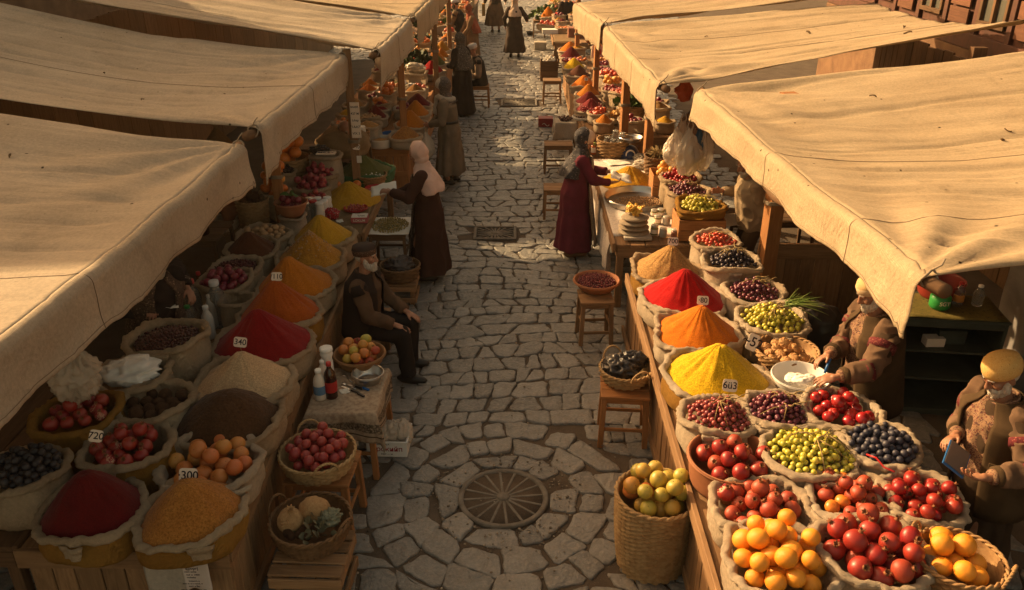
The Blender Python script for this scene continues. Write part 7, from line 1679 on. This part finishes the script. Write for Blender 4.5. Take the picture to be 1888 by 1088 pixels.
# --- woman in maroon
q = at(1056, 468, 0)
person('woman in maroon coat and floral apron, reading paper', (q.x, q.y, 0), face_dir(1, .05), 1.62, None, .13, 0, (.35, 0), wl=V3(-.10, .42, 1.06), wr=V3(.13, .42, .99), hl=(V3(.1, 1, .0), V3(.4, 0, -1)), hr=(V3(-.1, 1, .05), V3(-.5, 0, 1)), voxel=.007, female=True, tone=1.0, girth=1.12, curl=.5,
  outfit=(long_coat(cloth('maroon_coat', (.135, .022, .038)), .12, .30, amp=.005), front_panel(FLORM, .17, .62, 'apron', .95, .018, -.0), headscarf(m_pattern('dark_patterned_scarf', (.055, .050, .055), (.24, .20, .18), (.02, .02, .02), 34, .3), .10, .15, .06, front=cmat('cream_under_scarf', (.60, .44, .33), (.5, .36, .27)), face=.045), shoes(cmat('tan_shoe', (.24, .12, .06)))))
c0 = q + V3(.54, .0, 1.0); sheet('paper_sheet', 'white paper held by the woman in maroon', 'paper', (c0.x + .02, c0.y, c0.z + .02), .26, .20, cmat('paper', (1, 1, 1)), 0, (.2, .25), .02, 5)
# --- woman in grey coat with bag
q = at(832, 338, 0)
person('woman in long grey belted coat holding plastic bag', (q.x, q.y, 0), face_dir(-1, .12), 1.66, None, .10, 0, (.25, 0), wl=V3(-.16, .28, .98), wr=V3(.17, .34, .90), voxel=.010, female=True, girth=1.1, curl=.6,
  outfit=(long_coat(cloth('grey_coat', (.175, .135, .095)), .20, .29, fold=.16, belt=BLKL, amp=.005), headscarf(m_pattern('cap_scarf', (.10, .08, .07), (.36, .30, .25), (.04, .03, .03), 50, .3), -.10, -.5, 0, front=LINEN, face=.03), shoes(BLKL),
    lambda c: garment('white_scarf', (lambda m: (m.tube([c['J']['neck'] + V3(.10 * math.cos(a), -.01 + .11 * math.sin(a), .0 + .02 * math.sin(a)) for a in [k * PI / 8 for k in range(16)]], .04, 10, closed=True), m.cap(c['J']['neck'] + V3(.0, .13, -.0), c['J']['chest'] + V3(0, .17, -.05), .04, .05), m)[-1])(MB()), LINEN, c['t'], .01, .004)))
c0 = q + V3(-.36, .05, .90)
crumple('plastic_bag', 'translucent white carrier bag held by grey-coated woman', 'plastic bag', (c0.x, c0.y - .14, c0.z - .44), (.13, .10, .19), FILM, 5.2, 1.4, .25, knot=True)
# --- woman in black with patterned scarf (from behind)
q = at(858, 212, 0)
person('woman in black robe with long speckled headscarf', (q.x - .05, q.y, 0), face_dir(-.75, .65), 1.66, None, .04, 0, (.15, .1), wl=V3(-.16, .22, 1.0), wr=V3(.16, .26, .98), voxel=.010, female=True, girth=1.1, outfit=(long_coat(cloth('black_robe', (.035, .026, .022)), .06, .31, fold=.10), headscarf(m_pattern('speckled_scarf', (.10, .085, .07), (.50, .44, .36), (.03, .025, .02), 38, .27), .22, .1, .05, face=.02), shoes(BLKL)))
# --- seated man in white cap
q = at(884, 196, 0)
stool('wooden stool under the white-capped seated man', q.x + .02, q.y - .02, .47, .40, .38, 0, WOODO)
person('white-capped man in dark vest sitting on stool', (q.x, q.y + .04, 0), face_dir(-1, -.35), 1.68, V3(0, 0, .56), .16, 0, (.35, .1), wl=V3(-.12, .30, .66), wr=V3(.12, .30, .66), ankL=V3(-.12, .40, .09), ankR=V3(.12, .38, .09), knee_pole=V3(0, .6, 1), voxel=.010, tone=.9, outfit=(trousers(cloth('black_trousers', (1,) * 3)), shirt(cloth('taupe_shirt', (.26, .18, .12))), vest(cloth('black_vest', (.035, .028, .025))), skullcap(cmat('white_cap', (.58, .54, .50), (.48, .44, .4)), .045), shoes(BLKL)))
# --- couple
q = at(866, 116, 0)
person('man in dark vest standing beside red-scarfed woman', (q.x - .25, q.y - .1, 0), face_dir(-1, .25), 1.70, None, .12, 0, (.3, 0), wl=V3(-.14, .34, .92), wr=V3(.14, .34, .9), voxel=.012, outfit=(trousers(cloth('olive_trousers', (.07, .06, .035))), shirt(cloth('tan_shirt', (.26, .17, .09))), vest(cloth('black_vest', (1,) * 3)), skullcap(cloth('grey_cap', (.07, .055, .05)), .05), shoes(BLKL)), beard=cmat('dark_hair', (.05, .035, .025)))
person('woman in red-brown headscarf and brown shawl', (q.x + .12, q.y - .45, 0), face_dir(-.8, -.3), 1.60, None, .14, 0, (.4, .2), wl=V3(-.12, .30, .82), wr=V3(.14, .30, .8), voxel=.012, female=True, outfit=(long_coat(cloth('tan_dress', (.24, .14, .075)), .3, .24), headscarf(cloth('rust_scarf', (.34, .10, .055)), .25, .5, .05, face=.02), shoes(BLKL)))
# --- walking figures far up the street
q = at(949, 106, 0)
person('woman with pale headscarf and long dark dress, seen from behind', (q.x, q.y, 0), face_dir(.05, 1), 1.66, None, .03, 0, (.1, 0), wl=V3(-.27, .05, .85), wr=V3(.34, .15, 1.0), voxel=.012, female=True, girth=1.05, outfit=(long_coat(cloth('dark_dress', (.06, .040, .030)), .15, .31, fold=.10), headscarf(cmat('beige_scarf', (.50, .36, .26), (.42, .29, .2)), .06, .0, .03, face=.01), shoes(BLKL)))
q = at(914, 60, 0)
person('figure in pleated brown skirt carrying a yellow bag', (q.x, q.y, 0), face_dir(-.1, 1), 1.72, None, .0, 0, (0, 0), wl=V3(-.36, .02, .95), wr=V3(.34, .0, 1.0), voxel=.013, female=True, outfit=(long_coat(cloth('brown_pleats', (.13, .075, .045)), .24, .36, fold=.14), shirt(cloth('dark_top', (.05, .035, .028)), fat=1.06, skirt=.0), skullcap(cloth('dark_cap', (1,) * 3), .05), shoes(BLKL)))
flatbox('yellow_bag', 'yellow-brown bag carried by far walking figure', 'bag', (q.x - .40, q.y, .55), (.10, .30, .38), cmat('ochre_bag', (.34, .19, .05)), 0)
q = at(868, 8, 0)
person('distant dark-clothed walker at the top edge', (q.x, q.y, 0), face_dir(.3, 1), 1.7, None, .0, voxel=.014, outfit=(trousers(cloth('black_trousers', (1,) * 3)), shirt(cloth('dark_top', (1,) * 3)), shoes(BLKL)), beard=cmat('dark_hair', (.05, .035, .025)))
q = at(1043, 92, 0)
person('dark-haired person in black at the far right stall', (q.x, q.y, 0), face_dir(-.6, 1), 1.66, None, .08, 0, (.25, 0), wl=V3(-.14, .3, 1.0), wr=V3(.16, .3, .95), voxel=.012, female=True, outfit=(long_coat(cloth('black_robe', (1,) * 3), .25, .27), lambda c: garment('hair', (lambda m: (m.ell(c['Hp'](0, -.02, .02), (.095, .10, .11)), m.ell(c['Hp'](0, -.09, -.03), (.05, .045, .06)), m)[-1])(MB()), cmat('dark_hair', (.05, .035, .025)), c['t'], .01, .003), shoes(BLKL)))
# --- sellers behind the right stall
PAIS = m_pattern('floral_shirt', (.25, .15, .09), (.12, .03, .03), (.07, .035, .035), 55, .36, .9); OLV = cloth('olive_vest', (.075, .047, .025), .6); EMB = m_pattern('embroidered_band', (.12, .02, .025), (.28, .10, .07), (.06, .012, .015), 60); TAN = cloth('tan_sleeve', (.165, .100, .064), .6); KNIT = m_pattern('knit_cap', (.56, .38, .18), (.30, .18, .07), (.60, .42, .22), 95, .26)
def sleeves(mat, bands=True):
    def f(c):
        J, S = c['J'], c['S']
        for a, e, w, nm in ((J['sl'], J['el'], J['wl'], 'l'), (J['sr'], J['er'], J['wr'], 'r')):
            m = MB(); m.cap(a, e, .088 * S, .074 * S, 18); m.tube([e - (w - e) * .05, e, e.lerp(w, .35), e.lerp(w, .70)], [.03, .074 * S, .067 * S, .060 * S], 18); garment('sleeve', m, mat, c['t'], .0075, .010, (9, 9, 9))
            m = MB(); m.tube([a.lerp(e, .35), a.lerp(e, .5)], [.086 * S, .084 * S], 20); m.tube([e.lerp(w, .02), e.lerp(w, .2)], [.076 * S, .073 * S], 20); 
            if bands: 
                m1 = MB(); m1.tube([a.lerp(e, .30), a.lerp(e, .48)], [.097 * S, .094 * S], 20); m1.obj('embroidered_band', EMB, c['t']); m2 = MB(); m2.tube([e.lerp(w, .05), e.lerp(w, .25)], [.084 * S, .080 * S], 20); m2.obj('embroidered_band', EMB, c['t'])
            m3 = MB(); m3.tube([e.lerp(w, .62), e.lerp(w, .84)], [.064 * S, .060 * S], 18); m3.obj('cuff', OLV, c['t']); m4 = MB(); m4.tube([e.lerp(w, .80), e.lerp(w, .93)], [.048 * S, .044 * S], 18); m4.obj('shirt_cuff', PAIS, c['t'])
    return f
h1 = at(1520, 668, 1.14); h2 = at(1515, 700, 1.10)
def local(p, base, rz): d = Vector(p) - Vector(base); return rotm(0, 0, -rz) @ d
b1 = Vector((2.66, 5.42, 0)); r1 = face_dir(-1, -.12)
person('bearded seller in cream knitted cap working over white bowl', tuple(b1), r1, 1.72, V3(0, 0, .93), .14, 0, (.42, 0), wl=local(h2 + V3(.10, .0, .02), b1, r1), wr=local(h1 + V3(.06, .09, .02), b1, r1), hl=(V3(.15, 1, -.25), V3(.3, 0, -1)), hr=(V3(-.25, .9, -.35), V3(-.5, .1, -1)), voxel=.0055, beard=BEARD, tone=.85, girth=1.10, curl=.40,
  outfit=(long_coat(cloth('brown_long_vest', (.055, .034, .021)), .2, .25, sleeve=.2, depth=.85), shirt(PAIS, fat=1.04, arms=False), sleeves(TAN), vest(OLV, 1.12, .25, open_=.42, shoulder=False), skullcap(KNIT, .05, m_pattern('knit_band', (.58, .44, .28), (.36, .25, .14), (.5, .38, .22), 110), .002, 1.04), shoes(BLKL)))
t = thing('marker_pen', 'blue marker held by the first right seller', 'pen', tuple(h1 + V3(.03, .0, -.02)), .4); m = MB(); m.tube([(-.05, -.03, -.04), (.03, .02, .03)], .010, 10); m.obj('barrel', BLUEP, t)
b2 = Vector((2.98, 4.30, 0)); r2 = face_dir(-1, -.22); g1 = at(1748, 815, 1.12); g2 = at(1790, 890, 1.12)
person('bearded seller in yellow knitted cap holding dark tablet', tuple(b2), r2, 1.72, V3(0, 0, .93), .12, 0, (.50, .0), wl=local(g2 + V3(.10, .02, .02), b2, r2), wr=local(g1 + V3(.07, .05, .02), b2, r2), hl=(V3(.2, 1, .05), V3(.3, 0, 1)), hr=(V3(-.3, .9, -.1), V3(-.6, .1, -.8)), voxel=.0055, beard=BEARD, tone=.8, girth=1.12, curl=.5,
  outfit=(long_coat(cloth('brown_long_vest', (1,) * 3), .2, .25, sleeve=.2, depth=.85), shirt(PAIS, fat=1.04, arms=False), sleeves(TAN, True), vest(OLV, 1.12, .25, open_=.50, shoulder=False), skullcap(m_pattern('yellow_knit_cap', (.58, .36, .12), (.30, .17, .05), (.62, .42, .16), 80, .26), .065, None, .0, 1.06), shoes(BLKL)))
gm = (g1 + g2) / 2; t = thing('tablet', 'dark tablet with blue edge held over crimson pomegranates', 'tablet', (gm.x - .02, gm.y, gm.z + .02), -.55); m = MB(); m.box((0, 0, 0), (.14, .24, .012), rotm(.1, .5, 0), ch=.004); m.obj('case', BLUEP, t); m = MB(); m.box((0, 0, .0085), (.125, .225, .003), rotm(.1, .5, 0), ch=.001); m.obj('screen', plain('grey_screen', (.14, .11, .10), .25), t); t.children[1].location = (.004, 0, .002)
# --- seller hidden under the near left awning
b3 = Vector((-3.06, 6.28, 0)); r3 = face_dir(.75, -.66); k1 = at(345, 545, 1.12); k2 = at(292, 575, 1.10)
person('dark-clothed seller bowed under the nearest left awning', tuple(b3), r3, 1.70, V3(0, 0, .90), .34, 0, (.35, 0), wl=local(k1 + V3(-.02, .08, .03), b3, r3), wr=local(k2 + V3(-.08, .04, .02), b3, r3), hl=(V3(.1, .8, -.6), V3(.3, -.3, -1)), hr=(V3(.4, 1, -.1), V3(.3, 0, -1)), voxel=.006, beard=BEARD, girth=1.1, curl=.55, outfit=(trousers(cloth('black_trousers', (1,) * 3)), shirt(cloth('black_shirt', (.028, .022, .022)), cuff=FLOR), vest(m_pattern('patterned_vest', (.09, .06, .045), (.26, .18, .12), (.04, .025, .02), 40), 1.08, .05, open_=.4, shoulder=False), shoes(BLKL)))
sheet('paper_card', 'blank white card in the left sellers hands', 'card', tuple((k1 + k2) / 2 + V3(-.0, -.04, .0)), .11, .07, PAPER, .5, (.3, .2))
# --- seated seller second left awning
q = at(612, 285, .5); b4 = (-2.42, 10.95, 0)
person('elderly seller in olive jacket sitting behind left post', b4, face_dir(.8, -.75), 1.66, V3(0, 0, .78), .30, 0, (.45, 0), wl=V3(-.08, .30, 1.08), wr=V3(.10, .28, 1.02), ankL=V3(-.14, .42, .3), ankR=V3(.14, .42, .3), knee_pole=V3(0, .6, 1), voxel=.009, beard=cmat('grey_beard', (.30, .26, .21), (.2, .17, .14)), girth=1.15, tone=.85, outfit=(trousers(cloth('brown_trousers', (.10, .065, .04))), shirt(cloth('olive_jacket', (.125, .10, .055)), fat=1.15), shoes(BLKL)))
crate_box('wooden_crate', 'wooden crate seat under the elderly left seller', 'crate', b4[0] - .02, b4[1] + .02, 0, .5, .45, .66, WOODD, slats=4)
# --- seller under nearest right awning behind the crates
b5 = Vector((2.66, 8.86, 0)); r5 = face_dir(-1, -.1); 
person('seller in beige jacket mostly hidden by the right awning', tuple(b5), r5, 1.66, V3(0, 0, .88), .22, 0, (.4, 0), wl=local(at(1370, 385, 1.0), b5, r5), wr=local(at(1330, 352, 1.12), b5, r5), voxel=.008, girth=1.1, curl=.5, outfit=(trousers(cloth('brown_trousers', (1,) * 3)), shirt(cloth('beige_jacket', (.34, .25, .16)), fat=1.1), shoes(BLKL)), beard=BEARD)
# ================================================================ warm evening haze
m = MB(); m.box((0, 20, 2.6), (60, 90, 7.6), ch=0.001); N = NT('warm_haze'); N.t.nodes.remove(N.b)
pv = N.n('VolumePrincipled'); pv.inputs['Color'].default_value = (1, .86, .66, 1); pv.inputs['Density'].default_value = .0006; pv.inputs['Anisotropy'].default_value = .55
N.l(pv.outputs[0], N.t.nodes['Material Output'].inputs['Volume']); tag(m.obj('haze', N.mat), 'thin warm evening haze over the whole street', 'haze', kind='stuff')
